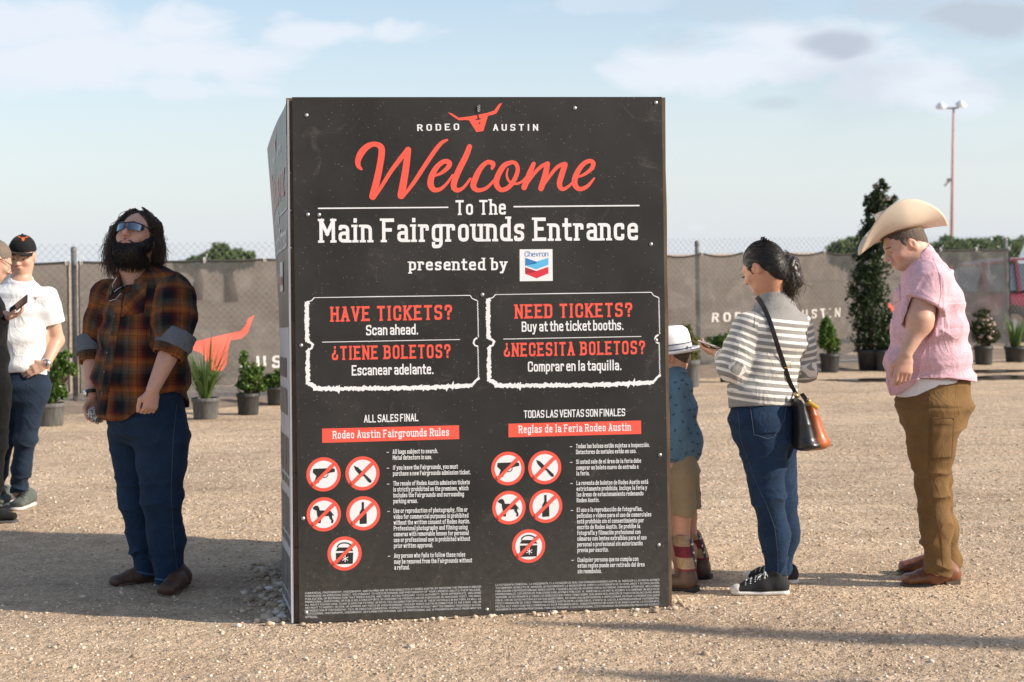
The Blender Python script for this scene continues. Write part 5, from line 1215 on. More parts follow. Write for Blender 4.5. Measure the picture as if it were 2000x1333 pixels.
def head(s, C, M, k=1.0, jaw=1.0, ears=True, nose=1.0, fem=0.0):
    """head in local axes (left, forward, up); C is the middle of the skull. eyes lie at half the height"""
    def q(x, y, z): return C + M @ (A3(x, y, z) * k)
    s.ell(q(0, -.012, .022), A3(.074, .095, .092) * k, M, .03)            # cranium
    s.ell(q(0, .030, -.035), A3(.062 * jaw, .058, .082) * k, M, .04)       # face
    s.ell(q(0, .055, -.088), A3(.036 * jaw, .032, .026) * k, M, .035)      # chin
    s.ell(q(0, .005, -.07), A3(.058 * jaw, .055, .038) * k, M, .035)       # jaw
    s.ell(q(0, .080, .012), A3(.048, .014, .012) * k, M, .02)             # brow
    for e in (-1, 1):
        s.ell(q(e * .032, .092, -.006), A3(.015, .012, .011) * k, M, .012, 's')     # socket
        s.ell(q(e * .032, .0755, -.0015), A3(.0145, .0135, .0105) * k, M, .003); s.ell(q(e * .032, .073, -.013), A3(.0140, .0125, .0085) * k, M, .003)       # lid over the eye
        s.ell(q(e * .044, .062, -.032), A3(.020, .018, .016) * k, M, .025)           # cheek
        if ears:
            s.ell(q(e * .077, -.010, -.010), A3(.009, .019, .031) * k, M @ np.array([[1, 0, 0], [0, .97, .24], [0, -.24, .97]]), .006)
            s.ell(q(e * .086, -.006, -.006), A3(.006, .010, .018) * k, M, .005, 's')
    s.cone(q(0, .088, .004), q(0, .108 + .004 * nose, -.032), .008 * k, .0125 * k * nose, .012)
    for e in (-1, 1): s.ell(q(e * .011, .098, -.037), A3(.009, .010, .008) * k, M, .006)
    s.ell(q(0, .090, -.060), A3(.022, .012, .0055) * k, M, .006); s.ell(q(0, .088, -.069), A3(.020, .012, .006) * k, M, .006)
    s.ell(q(0, .102, -.0645), A3(.024, .006, .0016) * k, M, .003, 's')
    return q
def eyes(q, M, k, parent, m_w, m_i):
    for e in (-1, 1):
        mb = MB(); c = q(e * .032, .0765, -.006); mb.lathe([(.001, .0118 * k), (.006 * k, .0104 * k), (.0105 * k, .006 * k), (.0118 * k, 0)], c, 12, axis=M @ A3(e * .1, 1, -.3), ref=M @ A3(1, 0, 0)); o = mb.build('eye', m_w, parent, True)
        mb = MB(); mb.lathe([(.0001, .0124 * k), (.0068 * k, .0106 * k)], c, 12, axis=M @ A3(e * .1, 1, -.45), ref=M @ A3(1, 0, 0)); mb.build('iris', m_i, o, True)
def hand(s, W, d, pn, side, k=1.0, curl=(.5, .5, .6, .7), thumb=.5, spread=.12, fl=1.0, tcurl=.3):
    """W wrist, d direction of the palm, pn palm normal (towards the palm side), side=+1 when the thumb lies along cross(d,pn)"""
    d = unit(d); pn = unit(pn - d * (pn @ d)); t = np.cross(d, pn) * side; M = np.stack([t, d, pn], -1)
    s.etube(W, W + d * .035 * k, .024 * k, .019 * k, .034 * k, .016 * k, t, .012); s.etube(W + d * .03 * k, W + d * .082 * k, .035 * k, .0155 * k, .039 * k, .0135 * k, t, .01, cap=.012 * k)
    tips = []
    for i, (off, L) in enumerate(((.029, .074), (.010, .083), (-.009, .077), (-.027, .060))):
        b = W + d * .088 * k + t * off * k; a = curl[i]; dd = unit(d + t * (off * spread * 12)); p = b; r = (.0092, .0094, .0090, .0080)[i] * k; ang = a * .75
        for seg, (fr, rr) in enumerate(((.45, 1.0), (.31, .92), (.24, .85))):
            v = dd * math.cos(ang) + pn * math.sin(ang); e = p + v * L * fr * k * fl; s.cone(p, e, r * (1.02 if seg == 0 else (1, .95, .88)[seg]), r * rr * .97, .003); p = e; ang += a * 1.05
        tips.append(p)
    b = W + d * .028 * k + t * .026 * k; v = unit(t * (.75 - tcurl * .3) + d * .75 + pn * thumb); m = b + v * .038 * k; s.cone(W + d * .02 * k + t * .012 * k, m, .017 * k, .0125 * k, .010)
    v2 = unit(v * .5 + d * .8 + pn * thumb * .6 - t * tcurl); e = m + v2 * .032 * k; s.cone(m, e, .0115 * k, .0095 * k, .004); s.cone(e, e + unit(v2 + d * .2 - t * tcurl * .5) * .024 * k, .0095 * k, .0075 * k, .003)
    return tips, M
def strand_mesh(name, strands, m, parent, n=4):
    mb = MB()
    for pts, rs in strands: mb.tube(pts, list(rs), n, True)
    return mb.build(name, m, parent, True)
def shoe_sdf(heel, toe, w, hgt, k=.02, top=None, instep=.7):
    """low shoe from heel to toe, standing on z of heel"""
    s = Sdf(); d = toe - heel; L = np.linalg.norm(d[:2]); f = unit(A3(d[0], d[1], 0)); l = A3(-f[1], f[0], 0); z = A3(0, 0, 1)
    s.etube(heel + f * .035 + z * hgt * .45, heel + f * L * .45 + z * hgt * .42, w * .40, hgt * .45, w * .43, hgt * .42, l, k)
    s.etube(heel + f * L * .45 + z * hgt * .42, heel + f * (L - w * .42) + z * hgt * .30, w * .43, hgt * .42, w * .48, hgt * .30, l, k)
    s.cone(heel + f * .05 + z * hgt * .7, (top if top is not None else heel + f * .065 + z * (hgt + .03)), w * .36, w * .36, .03)
    s.cone(heel + f * .07 + z * hgt * .75, heel + f * L * .6 + z * hgt * .45, w * .33, w * .28, .03)
    s.plane(heel + z * .004, -z); return s, f, l, L
m_eyew = mat('eye_white', (.36, .32, .29), .3, var=0); m_iris = mat('brown_iris', (.03, .018, .01), .15, var=0)
def skinmat(name, col, var=.10): return mat(name, col, .48, var=var, vscale=38, bump=.12, bscale=420, sss=.12, spec=.42, attr='tint')
def tint(o, V, base, spots):
    """colour attribute of the skin: lips, cheeks, knuckles differ from the base. spots: (centre, radius, colour, strength)"""
    c = np.tile(np.array([*base, 1.0]), (len(V), 1))
    for p, r, col, st in spots:
        w = np.exp(-(np.linalg.norm((V - p) / r, axis=1) ** 2))[:, None] * st; c[:, :3] = c[:, :3] * (1 - w) + np.array(col) * w
    a = o.data.color_attributes.new('tint', 'FLOAT_COLOR', 'POINT'); a.data.foreach_set('color', c.astype(np.float32).ravel())
from mathutils.bvhtree import BVHTree
class Stick:
    """lays small flat pieces on a finished surface, found along the camera's line of sight"""
    def __init__(s, V, Q): s.b = BVHTree.FromPolygons([Vector(v) for v in V], [tuple(int(i) for i in q) for q in Q])
    def at(s, px, py, off=.003, D=None):
        o = Vector((0, 0, EYE)); d = Vector(P(px, py, 1.0)) - o; d.normalize(); h = s.b.ray_cast(o, d)
        if h[0] is None:
            n = s.b.find_nearest(Vector(P(px, py, D or 8))); return np.array(n[0]) + np.array(n[1]) * off
        return np.array(h[0]) + np.array(h[1]) * off
    def near(s, p, off=.003): n = s.b.find_nearest(Vector(p)); return np.array(n[0]) + np.array(n[1]) * off
    def line(s, name, pts, r, m, parent, off=.002, n=5, step=4, D=None):
        q = []
        for a, b in zip(pts[:-1], pts[1:]):
            k = max(1, int(math.dist(a, b) / step)); q += [s.at(a[0] + (b[0] - a[0]) * i / k, a[1] + (b[1] - a[1]) * i / k, off, D) for i in range(k)]
        q.append(s.at(*pts[-1], off, D)); mb = MB(); mb.tube(q, r, n); return mb.build(name, m, parent, True)
    def patch(s, name, c, m, parent, off=.004, nu=10, nv=10, rot=.6, th=.004):
        c = [np.array(x, float) for x in c]; V = []; UV = []
        for lay in (0, 1):
            for j in range(nv + 1):
                for i in range(nu + 1):
                    u, v = i / nu, j / nv; p = (c[0] * (1 - u) + c[1] * u) * (1 - v) + (c[3] * (1 - u) + c[2] * u) * v
                    edge = 0 if 0 < i < nu and 0 < j < nv else .6
                    V.append(s.at(p[0], p[1], off * (1 - edge * .5) if lay == 0 else -th)); x, y = p[0] * .0024, p[1] * .0024; UV.append((x * math.cos(rot) - y * math.sin(rot), x * math.sin(rot) + y * math.cos(rot)))
        k = nu + 1; n = k * (nv + 1); F = [(j * k + i, (j + 1) * k + i, (j + 1) * k + i + 1, j * k + i + 1) for j in range(nv) for i in range(nu)]
        rim = [i for i in range(k)] + [j * k + nu for j in range(1, nv + 1)] + [nv * k + i for i in range(nu - 1, -1, -1)] + [j * k for j in range(nv - 1, 0, -1)]
        F += [(rim[i], rim[(i + 1) % len(rim)], rim[(i + 1) % len(rim)] + n, rim[i] + n) for i in range(len(rim))]
        me = np_mesh(name, V, F); ul = me.uv_layers.new(name='UVMap'); ul.data.foreach_set('uv', np.array([UV[i] for f in F for i in f], np.float32).ravel())
        return link(name, me, m, parent, True)
def crease(m, strength=.55, sc=9.0, dist=.016, st=(1, 1, .6)):
    """creases of worn cloth: ridged noise as a second bump"""
    t = m.node_tree; b = t.nodes['Principled BSDF']; tc = N(t, 'ShaderNodeTexCoord'); mp = N(t, 'ShaderNodeMapping'); mp.inputs['Scale'].default_value = st; mp.inputs['Rotation'].default_value = (.3, .5, .2); t.links.new(tc.outputs['Object'], mp.inputs[0])
    n = N(t, 'ShaderNodeTexNoise', i_Scale=sc, i_Detail=3, i_Roughness=.5); n.inputs['Distortion'].default_value = 1.2; t.links.new(mp.outputs[0], n.inputs['Vector'])
    r = ramp(t, [(.28, .5), (.42, .42), (.5, .8), (.60, .45), (.74, .55)], n.outputs[0]); bp = N(t, 'ShaderNodeBump', i_Strength=strength * .62, i_Distance=dist * .75); t.links.new(r.outputs[0], bp.inputs['Height'])
    if b.inputs['Normal'].links: t.links.new(b.inputs['Normal'].links[0].from_socket, bp.inputs['Normal'])
    t.links.new(bp.outputs[0], b.inputs['Normal']); return m
def fabric(name, cols=None, col=(.5, .5, .5), rough=.9, weave=900, bump=.25, var=.12, vscale=7, sheen=.04):
    return crease(mat(name, col, rough, var=var, vscale=vscale, bump=bump, bscale=weave, sheen=sheen, spec=.12, bdist=.0015))
def uvnodes(m):
    t = m.node_tree; tc = N(t, 'ShaderNodeTexCoord'); sp = N(t, 'ShaderNodeSeparateXYZ'); t.links.new(tc.outputs['UV'], sp.inputs[0]); return t, t.nodes['Principled BSDF'], sp
def fract(t, sock, mul, add=0.0):
    a = N(t, 'ShaderNodeMath', operation='MULTIPLY_ADD', i_1=mul, i_2=add); t.links.new(sock, a.inputs[0]); f = N(t, 'ShaderNodeMath', operation='FRACT'); t.links.new(a.outputs[0], f.inputs[0]); return f.outputs[0]
def mixc(t, a, b, fac=.5, blend='MIX'):
    x = N(t, 'ShaderNodeMix', data_type='RGBA', blend_type=blend)
    for s_, v in (('A', a), ('B', b)):
        if isinstance(v, tuple): x.inputs[s_].default_value = (*v, 1)
        else: t.links.new(v, x.inputs[s_])
    if isinstance(fac, (int, float)): x.inputs['Factor'].default_value = fac
    else: t.links.new(fac, x.inputs['Factor'])
    return x.outputs['Result']
def denim(name, col):
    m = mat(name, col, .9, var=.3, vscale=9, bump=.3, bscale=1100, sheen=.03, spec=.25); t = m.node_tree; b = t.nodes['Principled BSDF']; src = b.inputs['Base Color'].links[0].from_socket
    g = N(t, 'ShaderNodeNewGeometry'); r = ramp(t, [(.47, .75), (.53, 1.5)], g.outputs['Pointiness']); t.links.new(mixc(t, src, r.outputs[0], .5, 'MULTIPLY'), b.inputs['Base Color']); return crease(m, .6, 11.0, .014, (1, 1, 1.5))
def hairmat(*a, **kw):
    m = mat(*a, **kw); t = m.node_tree; b = t.nodes['Principled BSDF']; src = b.inputs['Base Color'].links[0].from_socket; g = N(t, 'ShaderNodeNewGeometry'); r = ramp(t, [(0, .45), (.7, 1.1), (1, 2.3)], g.outputs['Random Per Island']); t.links.new(mixc(t, src, r.outputs[0], 1.0, 'MULTIPLY'), b.inputs['Base Color']); return m
m_hairdk = hairmat('dark_brown_hair', (.034, .019, .012), .42, var=.5, vscale=60, spec=.5); m_hairbl = hairmat('black_brown_hair', (.010, .007, .006), .5, var=.5, vscale=60, spec=.5)
m_hairlt = mat('short_brown_hair', (.085, .055, .036), .7, var=.35, vscale=150, bump=.6, bscale=500); m_hairgr = mat('greying_brown_hair', (.15, .115, .088), .7, var=.35, vscale=150, bump=.6, bscale=500)
m_silver = mat('silver_metal', (.75, .73, .70), .2, 1.0, var=.1, vscale=90); m_gold = mat('gold_metal', (.80, .55, .22), .25, 1.0, var=.05)
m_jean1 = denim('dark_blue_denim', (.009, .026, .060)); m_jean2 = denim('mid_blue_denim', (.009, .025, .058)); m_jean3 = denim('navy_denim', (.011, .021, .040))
m_stitch = mat('denim_stitch', (.075, .095, .14), .8, var=.2); m_hem2 = mat('worn_denim_hem', (.045, .09, .16), .85, var=.4, vscale=60)
m_sole = mat('worn_boot_sole', (.10, .07, .05), .85, var=.3); m_frame = mat('black_plastic_frame', (.012, .012, .013), .35, var=0)
# ------------------------------------------------------------------ the man in the plaid shirt
D0 = 8.05
def J(px, py, dd=0.0): return P(px, py, D0 + dd)
f = unit(A3(-.80, -.60, 0)); l = A3(-f[1], f[0], 0)
man = empty('person', GP(290, 1155), 'bearded long-haired man in rust plaid shirt and sunglasses gazing up beside the sign', 'person')
m_plaid = fabric('rust_plaid_flannel', col=(.2, .1, .05), weave=800)
def _pl():
    t, b, sp = uvnodes(m_plaid); cols = [(0, (.31, .108, .028)), (.10, (.22, .062, .018)), (.22, (.075, .012, .012)), (.36, (.007, .008, .012)), (.58, (.009, .010, .013)), (.72, (.078, .070, .052)), (.88, (.14, .06, .024)), (1, (.31, .108, .028))]
    a = ramp(t, cols, fract(t, sp.outputs[0], 1 / .155, .55)); c = ramp(t, cols, fract(t, sp.outputs[1], 1 / .135, .2)); x = mixc(t, a.outputs[0], c.outputs[0], .5)
    for k, mul in ((0, 1 / .0387), (1, 1 / .0337)):
        ln = ramp(t, [(0, .45), (.05, .45), (.08, 1), (1, 1)], fract(t, sp.outputs[k], mul)); x = mixc(t, x, ln.outputs[0], 1.0, 'MULTIPLY')
    tc = N(t, 'ShaderNodeTexCoord'); n = N(t, 'ShaderNodeTexNoise', i_Scale=350, i_Detail=2); t.links.new(tc.outputs['Object'], n.inputs['Vector']); r = ramp(t, [(.3, .8), (.7, 1.2)], n.outputs[0])
    t.links.new(mixc(t, x, r.outputs[0], 1.0, 'MULTIPLY'), b.inputs['Base Color'])
_pl()
m_skin1 = skinmat('tan_skin', (.50, .27, .18)); m_cuff = fabric('grey_cuff_lining', col=(.13, .145, .17)); m_boot1 = mat('dark_brown_boot_leather', (.075, .036, .022), .6, var=.35, vscale=14, bump=.5, bscale=220, bdist=.003)
m_shade = mat('mirrored_lens', (.16, .20, .25), .06, .85, var=.25, vscale=16)
TS = [(J(285, 850), .195, .17), (J(280, 800), .222, .20), (J(276, 735), .240, .212), (J(280, 660), .246, .19), (J(284, 600), .238, .158), (J(282, 558), .195, .115)]
LS, LE, LW_ = J(342, 586, -.17), J(340, 668, -.25), J(299, 760, -.33); RS, RE, RW = J(214, 580, .18), J(181, 680, .15), J(180, 772, .06)
fh = unit(A3(-.24, -.88, .40)); M = frame(fh); k = 1.06; eye0 = J(250, 448, -.12); C = eye0 - M @ (A3(0, .092, -.006) * k)
legL = [J(315, 850, -.04), J(315, 968, -.02), J(324, 1050, .03), J(331, 1128, .06)]; legR = [J(256, 850, .12), J(268, 968, .16), J(282, 1050, .18), J(288, 1118, .17)]
b = Sdf(); q = head(b, C, M, k, jaw=1.12, nose=1.15)
b.chain([C + M @ A3(0, -.03, -.05), J(263, 545, .03), J(275, 570, .02)], [.070, .074, .09], .04)
b.loft([(a, w - .06, d - .075) for a, w, d in TS], l, .05); b.chain([LS, LE, LW_], [.075, .056, .031], .02); b.chain([RS, RE, RW], [.075, .054, .031], .02)
b.chain(legL, [.09, .065, .05, .026], .03); b.chain(legR, [.09, .065, .05, .026], .03)
hand(b, LW_, A3(-.16, -.05, -1), -l, -1, 1.02, (1.05, 1.15, 1.2, 1.2), .25, .06); hand(b, RW, A3(.14, -.05, -1), l, 1, 1.02, (.7, .6, .6, .7), .3, .06)
o, V, Q = skin_part('body', b, m_skin1, man, .004); BVB = Stick(V, Q).b
tint(o, V, (.56, .32, .23), [(q(0, .092, -.064), .018, (.42, .15, .12), .7), (q(.045, .07, -.035), .03, (.50, .22, .15), .5), (q(-.045, .07, -.035), .03, (.50, .22, .15), .5), (q(0, .11, -.035), .018, (.50, .2, .14), .5)])
s = Sdf(); s.loft(TS, l, .06); s.chain([LS, (LS + LE) / 2, LE + (LW_ - LE) * .05], [.078, .076, .058], .07); s.cone(J(292, 545, .03), J(338, 572, -.10), .075, .075, .06); s.chain([RS, (RS + RE) / 2, RE], [.088, .076, .054], .05)
s.ell(J(338, 600, .05), (.09, .09, .13), None, .08)
s.cone(J(262, 553, .03), J(268, 528, .04), .095, .083, .04)
n0, d0 = J(266, 500, .03), unit(J(250, 560, 0) - J(266, 500, .03)); s.cone(n0, J(256, 562, -.09), .080, .048, .01, 's'); s.cone(J(254, 556, -.09), J(236, 570, -.24), .036, .026, .01, 's')
c0 = J(283, 792)
def hem(p, c0=c0):
    x = (p - c0) @ f; return -(p[..., 2] - (c0[2] + .075 * np.clip(1 - ((x + .03) / .15) ** 2, -.75, 1)))
s.p.append(('fn', 0, 'i', dict(fn=hem)))
def fl(V, Nn):
    m = np.clip((c0[2] + .75 - V[:, 2]) / .1, 0, 1); return folds(V, Nn, unit(z + .5 * l), .0085, 17, seed=3, mask=m)
def fl_arm(V, Nn): 
    m = np.exp(-(np.linalg.norm(V - (LE + A3(0, 0, .06)), axis=1) / .12) ** 2) + np.exp(-(np.linalg.norm(V - J(310, 590, -.15), axis=1) / .10) ** 2); return folds(V, Nn, unit(LS - LE + .5 * l), .016, 36, seed=8, mask=m)
so_, SV, SQ = skin_part('plaid_shirt', s, m_plaid, man, .0045, 1, [fl, fl_arm], [(TS[1][0], TS[5][0], .24, f, 0), (LS, LE, .105, -l, .03), (RS, RE, .09, l, .05)])
st = Stick(SV, SQ)
# rolled cuffs: grey lining turned back over a plaid band
for (a, e, r, nm) in ((LE, LW_, .081, 0), (RE, RW, .071, 1)):
    d = unit(e - a); c = a + d * .012
    g = Sdf(); g.chain([c - d * .055, c + d * .012], [r + .012, r + .008], .01); g.plane(c + d * .02, d); g.plane(c - d * .065, -d); g.cone(c - d * .2, c + d * .2, r - .014, r - .014, .004, 's')
    skin_part('rolled_cuff', g, m_cuff, man, .004, 1, [lambda V, Nn: folds(V, Nn, unit(d + .4 * f), .005, 40, seed=4)])
    g = Sdf(); g.chain([c - d * .01, c + d * .058], [r + .002, r - .004], .01); g.plane(c + d * .064, d); g.plane(c, -d); g.cone(c - d * .2, c + d * .2, r - .016, r - .016, .004, 's')
    skin_part('cuff_band', g, m_plaid, man, .004, 1, None, [(c, c + d * .1, r, -l, .05)])
# collar, placket, pocket, buttons
mb = MB(); cc = J(264, 545, .035); vs = []; n = 28; cf = unit(A3(-.55, -.83, 0)); cl_ = A3(-cf[1], cf[0], 0)
for i in range(n + 1):
    a = R(-163 + 326 * i / n); e = abs(i / n * 2 - 1); fr_ = .5 - .5 * math.cos(math.pi - abs(a)) if False else (1 + math.cos(math.pi - abs(a))) / 2     # 1 in front
    dirv = -cf * math.cos(a) + cl_ * math.sin(a); tip = max(0, (e - .72) / .28)
    up_ = cc + dirv * (.082 + .012 * fr_) + z * (.052 - .085 * fr_ ** 1.3); lo_ = cc + dirv * (.112 + .018 * fr_ + .022 * tip) + z * (.006 - .075 * fr_ ** 1.3 - .038 * tip)
    mid = (up_ + lo_) / 2 + dirv * .010 + z * .010
    vs += [up_ - dirv * .004 - z * .03, up_, mid, lo_, lo_ - dirv * .006 + z * .002]
mb.add(vs, [(i * 5 + k_, i * 5 + k_ + 1, (i + 1) * 5 + k_ + 1, (i + 1) * 5 + k_) for i in range(n) for k_ in range(4)])
co_ = mb.build('collar', m_plaid, man, True); ul = co_.data.uv_layers.new(name='UVMap'); ul.data.foreach_set('uv', np.array([((lp_.vertex_index // 5) * .0145 + .03, (lp_.vertex_index % 5) * .016 + .06) for lp_ in co_.data.loops], np.float32).ravel())
st.patch('button_placket', [(227, 582), (240, 586), (206, 812), (191, 808)], m_plaid, man, .005, 4, 40, .02, .004)
st.patch('chest_pocket', [(247, 563), (288, 552), (281, 611), (238, 619)], m_plaid, man, .006, 12, 12, .75, .004)
m_btn = mat('dark_button', (.05, .03, .02), .35, var=.1)
for p in ((226, 618), (218, 652), (212, 690), (206, 728), (202, 767)):
    mb = MB(); c = st.at(*p, .008); mb.lathe([(.0065, -.003), (.0065, .001), (.004, .0015), (.0001, .0005)], c, 10, axis=f + .2 * z); mb.build('button', m_btn, man, True)
# necklaces
for pts in ([(252, 541), (240, 571), (228, 586), (215, 590), (219, 566), (229, 543)], [(248, 545), (236, 562), (225, 572), (222, 556), (232, 541)]): st.line('necklace', pts, .0014, m_silver, man, .006, 5, 3)
# jeans
s = Sdf(); s.loft([(J(283, 768), .205, .185), (J(285, 812), .203, .178), (J(284, 842), .190, .165)], l, .05); s.chain(legL, [.118, .094, .084, .073], .05); s.chain(legR, [.112, .090, .078, .062], .05); s.cone(J(318, 850, -.04), J(316, 910, -.03), .122, .112, .04); s.etube(J(285, 828, .04), J(285, 848, .05), .175, .155, .14, .13, l, .04, 'u', .04)
for a, e in ((legL[2], legL[3]), (legR[2], legR[3])): d = unit(e - a); 
s.p.append(('fn', 0, 'i', dict(fn=lambda p, a=legL[3], b=legR[3]: np.where(np.linalg.norm(p[..., :2] - a[:2], axis=-1) < np.linalg.norm(p[..., :2] - b[:2], axis=-1), J(330, 1139, .06)[2], J(285, 1124, .17)[2]) - p[..., 2])))
def fj(V, Nn):
    hgt = V[:, 2]; kn = legL[1][2]; m = .35 + 1.2 * np.exp(-((hgt - kn) / .10) ** 2) + 1.4 * np.exp(-((hgt - .17) / .10) ** 2) + .8 * np.exp(-((hgt - .78) / .08) ** 2); return folds(V, Nn, unit(z + .5 * f), .0095, 27, seed=21, mask=m)
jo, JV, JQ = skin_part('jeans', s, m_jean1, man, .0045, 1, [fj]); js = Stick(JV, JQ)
js.line('side_seam', [(345, 790), (338, 860), (334, 960), (338, 1040), (347, 1122)], .0013, m_stitch, man, .001, 4, 5)
for pts in ([(304, 1131), (330, 1135), (356, 1137)], [(264, 1116), (285, 1121), (301, 1123)]): js.line('trouser_hem', pts, .006, m_hem2, man, .001, 6, 4)
# boots
for toe, ff, w, tp in ((GP(318, 1166), unit(A3(-.17, -.985, 0)), .105, legL[3]), (GP(209, 1148), unit(A3(-.78, -.62, 0)), .10, legR[3])):
    toe[2] = 0; heel = toe - ff * .305; g, _, ll, L = shoe_sdf(heel, toe, w, .085, .03, A3(*tp[:2], .15))
    o, _, _ = skin_part('boot', g, m_boot1, man, .004, 1, [lambda V, Nn: folds(V, Nn, ff, .0025, 60, seed=2)])
    g = Sdf(); g.etube(heel + ff * .03 + z * .014, heel + ff * .13 + z * .014, .038, .014, .036, .014, ll, .01); g.etube(heel + ff * .13 + z * .012, toe - ff * .05 + z * .010, .038, .011, .052, .011, ll, .01); g.plane(heel + z * .022, z); g.plane(heel, -z)
    skin_part('boot_sole', g, m_sole, o, .004)
# hair, beard
hg = np.random.default_rng(5)
s = Sdf(); s.ell(q(0, -.028, .030), A3(.084, .096, .098) * k, M, .02); s.chain([q(.07, -.02, .05), J(294, 452, .02), J(304, 485, .0), J(314, 512, -.01)], [.024, .030, .034, .016], .05); s.chain([q(-.075, -.01, .05), J(226, 452, -.0), J(216, 490, -.0), J(222, 535, .02)], [.018, .021, .021, .010], .05)
s.chain([q(0, -.10, 0), J(285, 500, .14), J(290, 530, .13)], [.06, .07, .05], .05); s.ell(q(0, .115, -.045), A3(.066, .085, .088) * k, M, .03, 's')
ho, HV, HQ = skin_part('hair', s, m_hairdk, man, .0045, 1, [lambda V, Nn: V + Nn * (fbm(V * A3(90, 90, 16), 2) * .010)[:, None]])
S_ = []
def wavy(a, b, c, n=16, amp=.012, r0=.0019, r1=.0008, seed=None):
    ph = hg.uniform(0, 6.28, 2); pts = []
    fr = hg.uniform(1.5, 2.6)
    for i in range(n):
        t = i / (n - 1); p = a * (1 - t) ** 2 + b * 2 * t * (1 - t) + c * t * t; w = amp * t ** .7; pts.append(p + A3(math.sin(fr * 6.28 * t + ph[0]), math.cos(fr * 6.28 * t + ph[1]) * .7, math.sin(fr * 5 * t + ph[1]) * .4) * w)
    return pts, np.linspace(r0, r1, n)
for i in range(1500):
    sd_ = 1 if hg.random() < .55 else -1
    hz_ = hg.uniform(0, 1); a = q(sd_ * (.01 + .075 * hz_ ** .6), hg.uniform(-.08, .045), .128 - .12 * hz_ ** 1.6)
    if sd_ > 0: b_ = J(303 + hg.normal(0, 7), 436 + hg.normal(0, 8), hg.uniform(-.07, .12)); c = J(309 + hg.normal(0, 8), 503 + hg.normal(0, 14), hg.uniform(-.08, .12))
    else: b_ = J(218 + hg.normal(0, 6), 440 + hg.normal(0, 8), hg.uniform(-.08, .10)); c = J(217 + hg.normal(0, 8), 512 + hg.normal(0, 18), hg.uniform(-.07, .10))
    S_.append(wavy(a, b_, c))
HB = Stick(HV, HQ)
for i in range(700):      # locks combed from the crown down over the sides, lying on the mass beneath
    sd_ = hg.choice([-1, 1]); th = hg.uniform(.1, 1.0); v = q(sd_ * .03 * th, hg.uniform(-.07, .075), .128); w_ = q(sd_ * .10, hg.uniform(-.06, .03), hg.uniform(-.04, .06)); ph_ = hg.uniform(0, 6.28); pts = []
    for t in np.linspace(0, 1, 10): p = v * (1 - t) + w_ * t + M @ A3(0, .006 * math.sin(t * 7 + ph_), 0); pts.append(HB.near(p, .002 + .004 * math.sin(t * 6 + ph_) ** 2))
    S_.append((pts, np.linspace(.0014, .0010, 10)))
strand_mesh('hair_locks', S_, m_hairdk, ho)
s = Sdf(); s.ell(q(0, .058, -.104), A3(.068, .048, .042) * k, M, .02); s.ell(q(0, .012, -.122), A3(.082, .058, .038) * k, M, .03)
for e in (-1, 1): s.chain([q(e * .074, .006, -.020), q(e * .068, .030, -.062), q(e * .042, .062, -.092)], [.016, .025, .030], .02)
bo, BV, BQ = skin_part('beard', s, m_hairbl, man, .004, 1, [lambda V, Nn: V + Nn * (fbm(V * 110, 3) * .0035)[:, None]])
S_ = []
for i in range(2400):
    v = BV[hg.integers(len(BV))]; d = unit(v - q(0, 0, -.06)); S_.append(([v, v + d * .007 + M @ A3(0, 0, -.004), v + d * .009 + M @ A3(hg.normal(0, .006), .001, -.014)], [.0009, .0007, .0004]))
for i in range(70):
    x = hg.uniform(-.036, .036); v = q(x, .098 - abs(x) * .35, -.054 - abs(x) * .35); S_.append(([v, v + M @ A3(x * .15, .003, -.007)], [.0016, .0009]))
for i in range(220):
    e = hg.choice([-1, 1]); v = q(e * hg.uniform(.035, .072), hg.uniform(.02, .08), -.045 - hg.uniform(.01, .05)); h_ = Vector(v); nn = BVB.find_nearest(h_); v = np.array(nn[0]); S_.append(([v - np.array(nn[1]) * .001, v + np.array(nn[1]) * .003 + M @ A3(0, 0, -.006)], [.0008, .0004]))
strand_mesh('beard_hair', S_, m_hairbl, bo, 3)
# sunglasses
fr = None
def lens(e):
    mb = MB(); vs = []; n, m_ = 12, 6
    for o_ in (0, .003):
        for i in range(n + 1):
            for j in range(m_ + 1):
                u = i / n; v = j / m_; x = .007 + u * .062; hgt = (.022 - .004 * u) * (1 - .35 * max(0, .25 - u) / .25) * (1 - .45 * max(0, u - .8) / .2); zz = (-1 + 2 * v) * hgt + .002 + .004 * u
                if v < .5: zz *= 1.0
                vs.append(q(e * x, .117 - 9.0 * x * x - o_, zz))
    w = m_ + 1; k_ = (n + 1) * w; fs = []
    for i in range(n):
        for j in range(m_): a = (i * w + j, (i + 1) * w + j, (i + 1) * w + j + 1, i * w + j + 1); fs += [a, tuple(x + k_ for x in a[::-1])]
    mb.add(vs, fs); return mb
for e in (-1, 1):
    lo = lens(e).build('sunglass_lens', m_shade, man, True)
mb = MB(); mb.tube([q(-.068, .078, .018), q(-.03, .112, .022), q(0, .119, .014), q(.03, .112, .022), q(.068, .078, .018)], .003, 6)
for e in (-1, 1): mb.tube([q(e * .068, .078, .016), q(e * .083, .04, .012), q(e * .086, -.02, .006)], .0035, 6)
mb.build('sunglass_frame', m_frame, man, True)
for e in (-1, 1): strand_mesh('eyebrow', [([q(e * (.014 + .012 * i), .097 - .0016 * i * i, .021 + .001 * i), q(e * (.026 + .012 * i), .096 - .0028 * i * i, .024)], [.003, .002]) for i in range(3)], m_hairbl, man)
